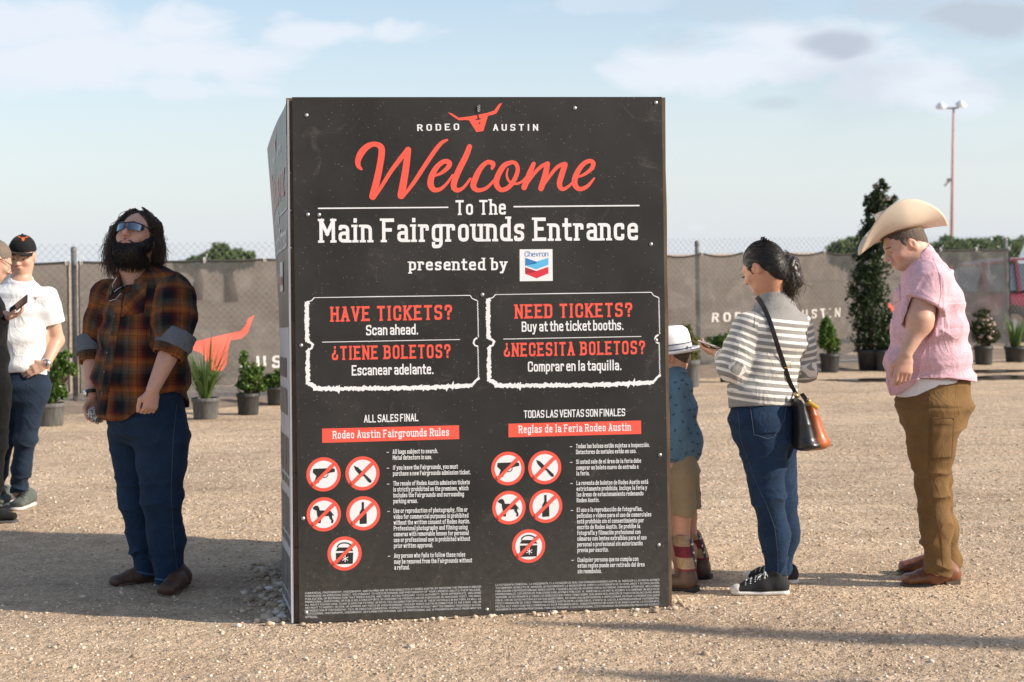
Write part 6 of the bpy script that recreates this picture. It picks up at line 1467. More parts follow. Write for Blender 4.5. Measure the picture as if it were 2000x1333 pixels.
# ring, watch, bandana
def ringtube(c, ax, r, w, name, m, parent, n=20):
    ax = unit(ax); u = unit(np.cross(ax, A3(.3, .8, .5))); v = np.cross(ax, u); mb = MB(); mb.tube([c + (u * math.cos(t) + v * math.sin(t)) * r for t in np.linspace(0, 6.2832, n)], w, 6, False); return mb.build(name, m, parent, True)
ro = ringtube(J(291, 800, -.25), A3(0, 0, 1), .0115, .004, 'ring', m_gold, man); mb = MB(); mb.lathe([(.009, -.004), (.010, 0), (.007, .004), (.0001, .005)], J(291, 803, -.272), 10, axis=A3(0, -1, -.2)); mb.build('ring_stone', m_silver, ro, True)
wo_ = ringtube(RW + A3(0, 0, .012), RW - RE, .034, .009, 'watch_strap', m_frame, man); mb = MB(); c = RW + A3(-.030, -.022, .010); mb.lathe([(.018, -.006), (.019, 0), (.017, .004), (.0001, .0045)], c, 16, axis=A3(-.8, -.6, .05)); mb.build('watch_case', m_silver, wo_, True)
m_ban = mat('black_white_bandana', (.5, .5, .5), .8, var=0)
def _bn():
    t = m_ban.node_tree; b_ = t.nodes['Principled BSDF']; tc = N(t, 'ShaderNodeTexCoord'); n = N(t, 'ShaderNodeTexNoise', i_Scale=75, i_Detail=3); n.inputs['Distortion'].default_value = 2; t.links.new(tc.outputs['Object'], n.inputs['Vector']); r = ramp(t, [(.47, .015), (.52, .55)], n.outputs[0]); t.links.new(r.outputs[0], b_.inputs['Base Color'])
_bn()
bc = J(186, 806, -.0); ban = empty('bandana', bc, 'crumpled black and white bandana held in the plaid man\'s far hand', 'bandana')
s = Sdf(); s.ell(bc + A3(-.006, -.045, .0), (.022, .018, .026), None, .01); s.ell(bc + A3(.012, -.045, -.02), (.018, .015, .022), None, .01); s.cone(bc + A3(0, -.04, .02), bc + A3(.02, -.03, -.05), .012, .006, .01)
skin_part('cloth', s, m_ban, ban, .003, 1, [lambda V, Nn: V + Nn * (fbm(V * 60, 4) * .008)[:, None]])
# ------------------------------------------------------------------ the woman in the striped sweater
D0 = 7.72
def J(px, py, dd=0.0): return P(px, py, D0 + dd)
f = unit(A3(-.66, .75, 0)); l = A3(-f[1], f[0], 0)
wom = empty('person', GP(1490, 1150), 'woman with curly dark ponytail in grey and white striped sweater reading her phone', 'person')
m_skin2 = skinmat('warm_brown_skin', (.48, .25, .16)); m_knit = fabric('grey_white_striped_knit', col=(.3, .3, .3), weave=520, bump=.35)
def _st():
    t, b, sp = uvnodes(m_knit); a = N(t, 'ShaderNodeMath', operation='FRACT'); mu = N(t, 'ShaderNodeMath', operation='MULTIPLY_ADD', i_1=1 / .0315, i_2=.32); t.links.new(sp.outputs[1], mu.inputs[0]); t.links.new(mu.outputs[0], a.inputs[0])
    sq = ramp(t, [(0, 0), (.56, 0), (.585, 1), (.975, 1), (1, 0)], a.outputs[0])
    yo = N(t, 'ShaderNodeMath', operation='LESS_THAN', i_1=.435); t.links.new(sp.outputs[1], yo.inputs[0]); lo = N(t, 'ShaderNodeMath', operation='GREATER_THAN', i_1=.030); t.links.new(sp.outputs[1], lo.inputs[0])
    m1 = N(t, 'ShaderNodeMath', operation='MULTIPLY'); t.links.new(yo.outputs[0], m1.inputs[0]); t.links.new(lo.outputs[0], m1.inputs[1]); m2 = N(t, 'ShaderNodeMath', operation='MULTIPLY'); t.links.new(m1.outputs[0], m2.inputs[0]); t.links.new(sq.outputs[0], m2.inputs[1])
    tc = N(t, 'ShaderNodeTexCoord'); n = N(t, 'ShaderNodeTexNoise', i_Scale=420, i_Detail=2); t.links.new(tc.outputs['Object'], n.inputs['Vector']); r = ramp(t, [(.3, .72), (.7, 1.25)], n.outputs[0])
    g = mixc(t, (.255, .25, .24), r.outputs[0], 1.0, 'MULTIPLY'); t.links.new(mixc(t, g, (.70, .67, .62), m2.outputs[0]), b.inputs['Base Color'])
_st()
TS = [(J(1488, 800), .178, .135), (J(1488, 765), .182, .135), (J(1500, 715), .158, .115), (J(1514, 665), .163, .118), (J(1515, 632), .168, .108), (J(1511, 603), .118, .08)]
LS, LE, LW_ = J(1458, 638, -.085), J(1430, 716, -.115), J(1404, 692, .07)
RS, RE, RW = J(1562, 640, .11), J(1572, 722, .13), J(1520, 715, .33)
fh = unit(A3(-.74, .55, -.42)); M = frame(fh); k = .98; C = J(1489, 522, .0)
legL = [J(1487, 835, -.035), J(1498, 960, -.05), J(1513, 1045, -.02), J(1517, 1128, -.0)]; legR = [J(1515, 835, .10), J(1523, 960, .10), J(1533, 1040, .13), J(1525, 1122, .16)]
b = Sdf(); q = head(b, C, M, k, jaw=.95, nose=.95)
b.chain([C + M @ A3(0, -.035, -.05), J(1508, 580, .0), J(1513, 605, .01)], [.054, .050, .070], .03)
b.loft([(a, w - .025, d - .025) for a, w, d in TS], l, .05); b.chain([LS, LE, LW_], [.042, .034, .026], .02); b.chain([RS, RE, RW], [.042, .034, .026], .02)
b.chain(legL, [.085, .058, .05, .036], .03); b.chain(legR, [.085, .058, .05, .036], .03)
hd = unit(J(1378, 684, .16) - LW_); hand(b, LW_, hd, A3(.2, .35, .9), 1, 1.0, (.35, .30, .4, .5), .35, .10, 1.0, -.1)

hand(b, RW, A3(-.85, .25, .25), A3(.2, .2, .9), -1, .92, (.6, .6, .7, .7), .3)
o, V, Q = skin_part('body', b, m_skin2, wom, .004)
tint(o, V, (.47, .235, .145), [(q(0, .092, -.064), .018, (.42, .13, .11), .7), (q(.077, -.01, -.01), .035, (.52, .22, .15), .5)])
s = Sdf(); s.loft(TS, l, .05); s.chain([LS, (LS * .45 + LE * .55) + l * .004, LE, LE + (LW_ - LE) * .72], [.064, .060, .061, .042], .04); s.chain([RS, (RS + RE) / 2, RE, RE + (RW - RE) * .7], [.062, .058, .054, .042], .04)
s.chain([J(1511, 600, .0), J(1508, 578, -.0)], [.085, .064], .04); s.cone(J(1506, 552, .0), J(1508, 574, 0), .062, .056, .006, 's')
s.ell(J(1480, 650, .04), (.06, .09, .07), None, .05)
s.plane(J(1488, 797), -unit(z + .12 * f - .10 * l))
def fs(V, Nn):
    m = .25 + 1.0 * np.exp(-((V[:, 2] - J(1490, 722)[2]) / .07) ** 2); return folds(V, Nn, unit(z + .25 * l), .0075, 34, seed=12, mask=m)
def fa(V, Nn):
    m = np.exp(-(np.linalg.norm(V - LE, axis=1) / .12) ** 2) + np.exp(-(np.linalg.norm(V - (LS - .03 * z + .09 * -l), axis=1) / .07) ** 2) + np.exp(-(np.linalg.norm(V - RE, axis=1) / .12) ** 2); return folds(V, Nn, unit(LS - LE + .6 * (LW_ - LE)), .012, 52, seed=14, mask=m)
so_, SV, SQ = skin_part('striped_sweater', s, m_knit, wom, .004, 1, [fs, fa], [(TS[0][0], TS[5][0], .165, f, 0), (LE, LS, .075, -f, .175), (RE, RS, .07, -f, .175), (LW_, LE, .055, -f, .2695 - np.linalg.norm(LE - LW_)), (RW, RE, .055, -f, .2695 - np.linalg.norm(RE - RW))])
st = Stick(SV, SQ)
st.line('armhole_seam', [(1473, 592), (1475, 612), (1473, 640)], .0012, m_knit, wom, .001)
# jeans
s = Sdf(); s.loft([(J(1490, 778), .158, .122), (J(1490, 815), .176, .135), (J(1494, 850), .172, .13)], l, .05); s.chain(legL, [.107, .073, .064, .050], .05); s.chain(legR, [.102, .071, .062, .048], .05); s.cone(J(1490, 850, -.04), J(1494, 905, -.045), .112, .092, .04)
s.ell(J(1512, 838, -.05), (.075, .075, .085), None, .05); s.ell(J(1535, 838, .06), (.07, .07, .08), None, .05)
s.plane(J(1515, 1136), -z)
def fj(V, Nn):
    hh = V[:, 2]; kn = legL[1][2]; m = .25 + 1.0 * np.exp(-((hh - kn) / .10) ** 2) + .9 * np.exp(-((hh - .13) / .07) ** 2) + .9 * np.exp(-((hh - .68) / .07) ** 2); return folds(V, Nn, unit(z + .3 * l), .009, 30, seed=31, mask=m)
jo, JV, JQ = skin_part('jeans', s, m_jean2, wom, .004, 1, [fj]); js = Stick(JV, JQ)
js.line('side_seam', [(1441, 800), (1447, 860), (1462, 900), (1480, 950), (1497, 985), (1513, 1030), (1519, 1080), (1519, 1130)], .0012, m_stitch, wom, .001, 4, 4)
js.patch('back_pocket', [(1464, 791), (1536, 792), (1531, 845), (1474, 850)], m_jean2, wom, .004, 12, 12, .3, .004)
js.line('pocket_stitch', [(1465, 792), (1473, 849), (1500, 857), (1511, 853), (1530, 822), (1535, 793), (1465, 792)], .0013, m_stitch, wom, .0045, 4, 4)
js.line('trouser_hem', [(1490, 1126), (1515, 1132), (1539, 1129)], .004, m_jean2, wom, .001, 6, 4)
# canvas sneakers
m_canv = mat('black_canvas', (.016, .016, .018), .85, var=.2, vscale=40, bump=.3, bscale=700); m_rub = mat('off_white_rubber', (.62, .59, .54), .6, var=.12, vscale=30); m_lace = mat('white_lace', (.72, .70, .66), .85, var=.1)
for toe, ff, tp in ((GP(1428, 1163), unit(A3(-.995, .10, 0)), legL[3]), (GP(1452, 1136), unit(A3(-.93, .36, 0)), legR[3])):
    toe[2] = 0; heel = toe - ff * .272; heel[2] = 0; ll = A3(-ff[1], ff[0], 0); g = Sdf()
    g.etube(heel + ff * .035 + z * .05, heel + ff * .12 + z * .048, .034, .042, .038, .038, ll, .02); g.etube(heel + ff * .12 + z * .045, heel + ff * .235 + z * .030, .038, .036, .040, .022, ll, .03)
    g.cone(heel + ff * .06 + z * .06, A3(*(heel + ff * .055)[:2], .10), .036, .035, .02); g.cone(heel + ff * .09 + z * .075, heel + ff * .19 + z * .045, .030, .028, .02); g.cone(heel + ff * .05 + z * .075, heel + ff * .05 + z * .2, .030, .030, .004, 's'); g.plane(heel + z * .02, -z)
    so2, XV, XQ = skin_part('sneaker', g, m_canv, wom, .0035, 1); xs_ = Stick(XV, XQ)
    g = Sdf(); g.etube(heel + ff * .034 + z * .016, heel + ff * .12 + z * .016, .039, .016, .041, .016, ll, .01, cap=.034); g.etube(heel + ff * .12 + z * .016, heel + ff * .232 + z * .016, .041, .016, .046, .016, ll, .01, cap=.042); g.plane(heel + z * .030, z); g.plane(heel, -z); skin_part('rubber_sole', g, m_rub, so2, .003)
    g = Sdf(); g.ell(heel + ff * .240 + z * .028, (.036, .040, .026), None, .01); g.plane(heel + z * .012, -z); g.plane(heel + ff * .222, -ff); skin_part('toe_cap', g, m_rub, so2, .003)
    mb = MB()
    for i in range(5):
        c = heel + ff * (.205 - .022 * i) + z * (.064 + .0085 * i)
        for e in (-1, 1): mb.tube([c + ll * .024 * e - z * .006, c + z * .010 - ff * .006, c - ll * .024 * e - ff * .014 - z * .006], .0040, 5)
        for e in (-1, 1): mb.lathe([(.0001, .002), (.004, .0015), (.0045, 0)], c + ll * .029 * e - z * .012, 8, axis=ll * e)
    c = heel + ff * .115 + z * .102
    for e in (-1, 1): mb.tube([c, c + ll * e * .028 + z * .012, c + ll * e * .035 - z * .004, c + ll * e * .012], .003, 5); mb.tube([c, c + ll * e * .02 + ff * .03 - z * .012, c + ll * e * .03 + ff * .04 - z * .035], .003, 5)
    mb.build('laces', m_lace, so2, True)
# hair: combed back cap, ponytail, claw clip
hg = np.random.default_rng(9)
s = Sdf(); s.ell(q(0, -.018, .030), A3(.081, .100, .094) * k, M, .02); s.ell(q(0, -.075, -.005), A3(.055, .045, .06) * k, M, .03); s.ell(q(0, .115, -.052), A3(.075, .095, .085) * k, M, .012, 's')
for e in (-1, 1): s.ell(q(e * .085, .000, -.030), A3(.022, .034, .042) * k, M, .01, 's'); s.cone(q(e * .066, .034, .012), q(e * .066, .026, -.022), .008, .004, .01)
s.plane(q(0, -.05, -.085), M @ A3(0, .55, -1)); s.ell(q(0, -.066, -.045), A3(.060, .045, .055) * k, M, .03)
tie = J(1521, 512, -.02)
ho, HV, HQ = skin_part('hair', s, m_hairbl, wom, .0035, 1, [lambda V, Nn: V + Nn * (np.sin((V - C) @ (M @ A3(0, .75, -.65)) * 0 + fbm((V - C) @ np.stack([M @ A3(1, 0, 0) * 90, M @ A3(0, .5, -.8) * 90, M @ A3(0, .8, .6) * 8], -1), 4) * 3) * .0012)[:, None]])
S_ = []; HB = Stick(HV, HQ); dn = unit(tie - q(0, .04, .09))
for i in range(1100):      # combed strands lying on the cap and running back to the tie
    v = HV[hg.integers(len(HV))]; e_ = tie + hg.normal(0, .012, 3); L = hg.uniform(.3, 1.0); pts = []
    for t in np.linspace(0, L, 7): p = v * (1 - t) + e_ * t; pts.append(HB.near(p + unit(p - C) * .03, .0007))
    S_.append((pts, [.0004, .0009, .001, .001, .001, .0009, .0004]))
strand_mesh('combed_hair', S_, m_hairbl, ho, 3)
s = Sdf(); s.chain([tie, J(1537, 522, -.015), J(1543, 548, -.01), J(1539, 570, -.0)], [.022, .050, .050, .026], .03); po, _, _ = skin_part('ponytail', s, m_hairdk, wom, .004, 1, [lambda V, Nn: V + Nn * (fbm(V * A3(60, 60, 30), 6) * .014)[:, None]])
S_ = []
for i in range(600):
    c = J(1543 + hg.normal(0, 10), 558 + hg.normal(0, 17), hg.uniform(-.06, .05)); b_ = J(1551 + hg.normal(0, 9), 505 + hg.normal(0, 12), hg.uniform(-.08, .06)); ph = hg.uniform(0, 6.28); fr_ = hg.uniform(1.6, 3); pts = []
    for t in np.linspace(0, 1, 16): p = tie * (1 - t) ** 2 + b_ * 2 * t * (1 - t) + c * t * t; a_ = .014 * t ** .6; pts.append(p + A3(math.sin(fr_ * 6.28 * t + ph), math.cos(fr_ * 6.28 * t + ph), math.sin(fr_ * 4 * t)) * a_)
    S_.append((pts, np.linspace(.0020, .0010, 16)))
strand_mesh('ponytail_curls', S_, m_hairdk, po, 4)
mb = MB(); c0 = J(1497, 474, -.02)
for i in range(5):
    for e in (-1, 1): a = c0 + A3((i - 2) * .010, e * .012, .004 - .007 * (i - 1)); mb.tube([a - z * .012, a + z * .010 + A3(.002, e * .012, 0), a + z * .014 + A3(.006, e * .020, 0)], [.006, .0065, .004], 6)
mb.beam(c0 + A3(-.028, 0, .006), c0 + A3(.03, 0, -.022), .016, .010); mb.build('hair_claw', m_frame, wom, True)
for dz in (0, .012): mb = MB(); mb.lathe([(.0001, .005), (.003, .003), (.004, 0)], q(.089, .0 , -.040 - dz), 8, axis=l * 1.0); mb.build('earring', m_gold, wom, True)
for e in (-1, 1): strand_mesh('eyelash', [([q(e * (.02 + .006 * i), .093, -.006), q(e * (.022 + .008 * i), .103, -.010)], [.0018, .0008]) for i in range(4)], m_hairbl, wom)
# phone in her hand
m_scr = mat('phone_screen', (.03, .035, .045), .08, var=0, spec=.8); m_case = mat('pale_phone_case', (.62, .55, .56), .4, var=0)
def phone(c, along, nrm, label, mcase, k=1.0):
    a = unit(along); n_ = unit(nrm - a * (nrm @ a)); w = np.cross(a, n_); M_ = np.stack([w, a, n_], -1); root = empty('phone', c, label, 'phone')
    g = Sdf(); g.box(c, A3(.036, .075, .004) * k - .003, M_, .003, 0); skin_part('case', g, mcase, root, .0018, 1)
    mb = MB(); p = [c + n_ * .0048 * k + w * x * k + a * y * k for x, y in ((-.033, -.071), (.033, -.071), (.033, .071), (-.033, .071))]; mb.add(p, [(0, 1, 2, 3)]); mb.build('screen', m_scr, root); return root
phone(LW_ + hd * .055 + A3(.0, .0, .030), unit(hd + A3(0, .15, .02)), A3(.35, .1, .9), 'smartphone with a pale case held low in the striped-sweater woman\'s hand', m_case)
# shoulder bag: strap across the back, bag at the right hip
m_blea = mat('black_leather', (.014, .014, .015), .32, var=.2, vscale=25, bump=.35, bscale=240, spec=.5); m_tan = mat('cognac_leather', (.40, .105, .03), .35, var=.22, vscale=16, bump=.25, bscale=240, spec=.5); m_yel = mat('yellow_tag_leather', (.55, .33, .02), .5, var=.1)
bag = empty('shoulder_bag', J(1582, 885, -.02), 'black and cognac leather shoulder bag hanging at the striped-sweater woman\'s hip', 'handbag')
def strap(pts, name, wid=.021):
    V_ = []; q_ = []
    for a, b_ in zip(pts[:-1], pts[1:]):
        k_ = max(1, int(math.dist(a[:2], b_[:2]) / 6)); q_ += [(a[0] + (b_[0] - a[0]) * i / k_, a[1] + (b_[1] - a[1]) * i / k_) for i in range(k_)]
    q_.append(pts[-1][:2]); c = []
    for p in q_: c.append(st.at(p[0], p[1], .006, D0))
    c = [np.mean(c[max(0, i - 2):i + 3], 0) for i in range(len(c))]
    mb = MB(); vs = []
    for i, p in enumerate(c):
        d = unit(c[min(i + 1, len(c) - 1)] - c[max(i - 1, 0)]); vw = unit(A3(0, 0, EYE) - p); w = unit(np.cross(d, vw)); up_ = np.cross(w, d)
        vs += [p - w * wid / 2, p + w * wid / 2, p + w * wid / 2 + up_ * .004, p - w * wid / 2 + up_ * .004]
    mb.add(vs, [f_ for i in range(len(c) - 1) for f_ in [(i * 4 + a, i * 4 + (a + 1) % 4, i * 4 + 4 + (a + 1) % 4, i * 4 + 4 + a) for a in range(4)]]); mb.build(name, m_blea, bag)
    return c
sc_ = strap([(1474, 577), (1487, 590), (1500, 620), (1510, 650), (1521, 685), (1532, 720), (1541, 750), (1553, 772)], 'strap')
pa = sc_[-1]; tb = J(1557, 777, -.10)
mb = MB(); mb.beam(pa, tb, .021, .004, up=(0, -1, .2)); mb.build('strap', m_blea, bag)
mb = MB(); c = st.at(1534, 714, .010); mb.beam(c + A3(-.012, 0, .010), c + A3(.016, 0, .008), .004, .004); mb.beam(c + A3(-.010, 0, -.012), c + A3(.018, 0, -.014), .004, .004); mb.beam(c + A3(-.012, 0, .011), c + A3(-.009, 0, -.013), .004, .004); mb.beam(c + A3(.016, 0, .009), c + A3(.018, 0, -.015), .004, .004); mb.build('buckle', m_gold, bag)
M_ = frame(A3(.35, -.94, 0)); bc = J(1582, 832, -.09)
tb2 = J(1577, 800, -.02)
def bagpt(x, y, zz): return bc + A3(x, y, zz)
g = Sdf(); g.etube(J(1560, 786, -.11), J(1573, 868, -.12), .026, .064, .058, .082, A3(1, .1, 0), .03, cap=.03); g.ell(J(1578, 868, -.115), (.062, .088, .026), None, .02)
g.plane(J(1566, 784, -.11), unit(A3(.75, 0, 1)))
bo_, BV, BQ = skin_part('black_side', g, m_blea, bag, .0035, 1, [lambda V, Nn: folds(V, Nn, A3(.4, .3, 1), .004, 30, seed=6)])
g = Sdf(); g.etube(J(1578, 790, -.085), J(1594, 866, -.085), .026, .068, .060, .088, A3(1, .1, 0), .03, cap=.03); g.ell(J(1592, 864, -.085), (.062, .090, .030), None, .02); g.plane(J(1576, 789, -.09), unit(A3(-.5, 0, 1)))
skin_part('cognac_side', g, m_tan, bag, .0035, 1, [lambda V, Nn: folds(V, Nn, A3(.4, .3, 1), .004, 26, seed=7)])
mb = MB(); mb.beam(J(1566, 770, .05), J(1580, 790, -.06), .020, .006, up=(0, -1, 0)); mb.build('strap', m_blea, bag)
mb = MB(); mb.tube([J(1551, 768, -.12), J(1560, 776, -.12)], .007, 8); mb.tube([J(1577, 780, -.10), J(1584, 786, -.10)], .006, 8); mb.build('ring', m_gold, bag, True)
g = Sdf(); g.etube(J(1581, 786, -.165), J(1596, 797, -.165), .009, .004, .010, .004, A3(.5, 0, 1), .004, cap=.008); skin_part('tag', g, m_yel, bag, .002, 1)
# ------------------------------------------------------------------ the man in the cowboy hat
D0 = 7.88
def J(px, py, dd=0.0): return P(px, py, D0 + dd)
f = unit(A3(-1, -.12, 0)); l = A3(-f[1], f[0], 0)
cow = empty('person', GP(1815, 1140), 'man in a pale pink short-sleeved shirt and brown work trousers stooping to look down', 'person')
m_skin3 = skinmat('fair_skin', (.58, .33, .23)); m_pink = fabric('pink_chambray_linen', col=(.62, .40, .46), weave=420, bump=.35)
def _pk():
    t = m_pink.node_tree; b = t.nodes['Principled BSDF']; tc = N(t, 'ShaderNodeTexCoord'); src = b.inputs['Base Color'].links[0].from_socket
    for st_ in ((700, 700, 60), (60, 60, 900)):
        mp = N(t, 'ShaderNodeMapping'); mp.inputs['Scale'].default_value = tuple(x / 6 for x in st_); t.links.new(tc.outputs['Object'], mp.inputs[0]); n = N(t, 'ShaderNodeTexNoise', i_Scale=4, i_Detail=2); t.links.new(mp.outputs[0], n.inputs['Vector']); r = ramp(t, [(.35, .86), (.65, 1.12)], n.outputs[0]); src = mixc(t, src, r.outputs[0], 1.0, 'MULTIPLY')
    t.links.new(src, b.inputs['Base Color'])
_pk()
m_tee = fabric('white_cotton', col=(.74, .74, .76), weave=900, bump=.15, var=.05); m_duck = fabric('brown_duck_canvas', col=(.17, .098, .040), weave=700, bump=.35, var=.22); m_boot2 = mat('chestnut_boot_leather', (.17, .062, .028), .38, var=.35, vscale=18, bump=.4, bscale=160, bdist=.003, spec=.5); m_felt = mat('cream_hat_straw', (.70, .585, .455), .75, var=.06, vscale=5, bump=.12, bscale=600); m_seam = mat('dark_seam', (.125, .07, .028), .9, var=.1)
fh = unit(A3(-.86, -.16, -.43)); M = frame(fh); k = 1.0; C = J(1764, 475, .02)
TS = [(J(1822, 800), .172, .178), (J(1818, 740), .182, .178), (J(1816, 700), .190, .180), (J(1815, 640), .196, .162), (J(1812, 580), .195, .138), (J(1812, 535), .165, .100)]
LS, LE, LW_ = J(1812, 552, -.18), J(1797, 632, -.228), J(1769, 690, -.25)
RS, RE, RW = J(1800, 556, .20), J(1796, 640, .23), J(1788, 700, .20)
legL = [J(1822, 815, -.085), J(1820, 940, -.08), J(1829, 1030, -.07), J(1832, 1115, -.06)]; legR = [J(1818, 815, .09), J(1822, 940, .09), J(1838, 1030, .10), J(1852, 1100, .11)]
b = Sdf(); q = head(b, C, M, k, jaw=1.08, nose=1.0)
b.chain([C + M @ A3(0, -.04, -.04), J(1795, 505, .02), J(1806, 535, .02)], [.066, .066, .09], .03)
b.loft([(a, w - .03, d - .03) for a, w, d in TS], l, .05); b.chain([LS, LE + A3(0, 0, .02), LE, LW_], [.066, .058, .051, .031], .03); b.chain([RS, RE, RW], [.07, .055, .032], .03)
b.chain(legL, [.085, .060, .045, .026], .03); b.chain(legR, [.085, .060, .045, .026], .03)
hand(b, LW_, A3(-.10, -.02, -1), -l, -1, 1.06, (.42, .5, .62, .75), .35, .04); hand(b, RW, A3(-.1, 0, -1), l, 1, 1.04, (.5, .5, .6, .7), .3, .05)
o, V, Q = skin_part('body', b, m_skin3, cow, .004)
tint(o, V, (.54, .325, .24), [(q(0, .092, -.064), .018, (.50, .20, .16), .7), (q(.05, .065, -.032), .03, (.62, .30, .21), .6), (q(.077, -.01, -.01), .03, (.64, .29, .2), .6), (LE, .06, (.60, .29, .20), .5), (LW_ + A3(-.02, 0, -.09), .04, (.60, .28, .2), .5)])
eyes(q, M, k, cow, m_eyew, m_iris)
for e in (-1, 1): strand_mesh('eyebrow', [([q(e * (.014 + .012 * i), .099 - .002 * i * i, .017 + .001 * i), q(e * (.028 + .012 * i), .097 - .003 * i * i, .019)], [.0028, .0018]) for i in range(3)], m_hairlt, cow)
s = Sdf(); s.ell(q(0, -.018, .024), A3(.0795, .101, .094) * k, M, .02); s.ell(q(0, -.055, -.03), A3(.061, .060, .055) * k, M, .02); s.ell(q(0, .110, -.046), A3(.085, .088, .094) * k, M, .008, 's')
for e in (-1, 1): s.ell(q(e * .084, -.002, -.035), A3(.024, .026, .045) * k, M, .008, 's'); s.cone(q(e * .070, .026, .015), q(e * .068, .024, -.008), .008, .005, .008)
s.plane(q(0, -.06, -.075), M @ A3(0, .4, -1))
ho, HV, HQ = skin_part('hair', s, m_hairlt, cow, .0035, 1, [lambda V, Nn: V + Nn * (fbm(V * 160, 4) * .002)[:, None]])
# hat: brim rolled up at both sides, crown pinched
hat_up = unit(M @ A3(-.34, -.24, 1)); hf = unit(M[:, 1] - hat_up * (M[:, 1] @ hat_up)); hl = np.cross(hf, hat_up); hl = -np.cross(hat_up, hf) if np.cross(hat_up, hf) @ M[:, 0] < 0 else np.cross(hat_up, hf)
HC = q(0, -.012, .046)
def brim(a, r, th=0.0):
    """a: angle from the front, r: 0 at the sweatband, 1 at the edge"""
    x0, y0 = .080 * math.sin(a), .101 * math.cos(a); w = .146 - .016 * abs(math.cos(a)) ; sx = abs(math.sin(a)) ** 1.25
    out = w * r; up = .112 * sx * r ** 1.45 - .042 * (1 - sx) * r * (1.2 if math.cos(a) > 0 else .6); out = out * (1 - .40 * sx * r)
    return HC + hl * (x0 + math.sin(a) * out) + hf * (y0 + math.cos(a) * out * 1.0) + hat_up * (up + th)
mb = MB(); na, nr = 72, 12; vs = []
for th in (0, .0035):
    for i in range(na):
        for j in range(nr + 1): vs.append(brim(2 * math.pi * i / na, j / nr, th))
w_ = nr + 1; fs_ = []; off = na * w_
for i in range(na):
    i2 = (i + 1) % na
    for j in range(nr): a_ = (i * w_ + j, i * w_ + j + 1, i2 * w_ + j + 1, i2 * w_ + j); fs_ += [a_, tuple(x + off for x in a_[::-1])]
    fs_.append((i * w_ + nr, i * w_ + nr + off, i2 * w_ + nr + off, i2 * w_ + nr))
mb.add(vs, fs_); hat = mb.build('hat_brim', m_felt, cow, True)
mb = MB(); vs = []; nz = 14
for j in range(nz + 1):
    t = j / nz
    for i in range(na):
        a = 2 * math.pi * i / na; tt = min(1, t * 1.25); rr = 1 - .10 * tt - (0 if t < .8 else ((t - .8) / .2) ** 1.6 * .9); hgt = .118 * min(1, t * 1.2) ** .9
        pin = .028 * max(0, t - .45) * (abs(math.sin(a)) ** 3) * max(0, .6 + .6 * math.cos(a)); dip = -.022 * max(0, (t - .8) / .2) * (1 - abs(math.sin(a)) * .2)
        vs.append(HC + hl * (.0815 * math.sin(a) * rr - math.copysign(pin, math.sin(a)) * rr) + hf * (.1025 * math.cos(a) * rr) + hat_up * (hgt + dip + .012 * math.cos(a) * t))
mb.add(vs, [(j * na + i, j * na + (i + 1) % na, (j + 1) * na + (i + 1) % na, (j + 1) * na + i) for j in range(nz) for i in range(na)]); mb.build('hat_crown', m_felt, cow, True)
mb = MB(); mb.tube([HC + hl * .083 * math.sin(a) + hf * .104 * math.cos(a) + hat_up * .012 for a in np.linspace(0, 2 * math.pi, 49)], .006, 6, False); mb.build('hat_band', m_seam, hat, True)
mb = MB(); mb.tube([HC + hl * .081 * math.sin(a) + hf * .102 * math.cos(a) - hat_up * .003 for a in np.linspace(0, 2 * math.pi, 49)], .0045, 6, False); mb.build('sweatband', m_seam, hat, True)
# shirt
s = Sdf(); s.loft(TS[1:], l, .06); s.etube(J(1820, 790), TS[1][0], .185, .192, .195, .205, l, .05, 'u', .03)
d = unit(LE - LS); s.chain([LS + A3(0, 0, .005), LS + d * .16], [.098, .095], .05); s.chain([RS, RS + unit(RE - RS) * .16], [.10, .092], .05)
s.ell(J(1826, 592, .02), (.085, .125, .12), None, .06); s.chain([J(1806, 530, .02), J(1797, 502, .02)], [.10, .074], .04); s.cone(J(1790, 490, .01), J(1798, 512, .02), .060, .064, .006, 's')
s.cone(LS + d * .06, LS + d * .35, .072, .086, .006, 's'); s.ell(J(1752, 712, -.04), (.045, .11, .05), None, .05)
hz_ = J(1813, 742)[2]
def hem(p):
    x = (p - J(1813, 742)) @ f; return -(p[..., 2] - (hz_ + .022 - 1.15 * np.maximum(0, x - .105) - .17 * np.maximum(0, -x - .02)))
s.p.append(('fn', 0, 'i', dict(fn=hem)))
e1 = LS + d * .115; s.p.append(('fn', 0, 'i', dict(fn=lambda p: np.where((np.linalg.norm(p - (LS + d * .17), axis=-1) < .16) & ((p - LS) @ l > .045), (p - e1) @ unit(d + .25 * f), -1))))
def fs(V, Nn): return folds(V, Nn, unit(z * 1.0 + .6 * f), .0085, 19, seed=41)
def fa(V, Nn): return folds(V, Nn, unit(f + .4 * z), .011, 30, seed=43, mask=np.exp(-(np.linalg.norm(V - J(1838, 570, -.16), axis=1) / .10) ** 2) + np.exp(-(np.linalg.norm(V - J(1738, 715, -.05), axis=1) / .12) ** 2))
so_, SV, SQ = skin_part('pink_shirt', s, m_pink, cow, .004, 1, [fs, fa]); st = Stick(SV, SQ)
m_pseam = mat('pink_seam', (.50, .31, .37), .9, var=.1); m_pbtn = mat('pearl_button', (.75, .72, .70), .25, var=0)
st.line('side_seam', [(1812, 648), (1815, 690), (1818, 738)], .0012, m_pseam, cow, .001, 4, 3); st.line('armhole_seam', [(1822, 505), (1836, 540), (1838, 575), (1830, 610)], .0012, m_pseam, cow, .001, 4, 3)
st.line('placket_edge', [(1744, 560), (1736, 610), (1726, 660), (1722, 690), (1732, 730), (1742, 780)], .0014, m_pseam, cow, .001, 4, 4)
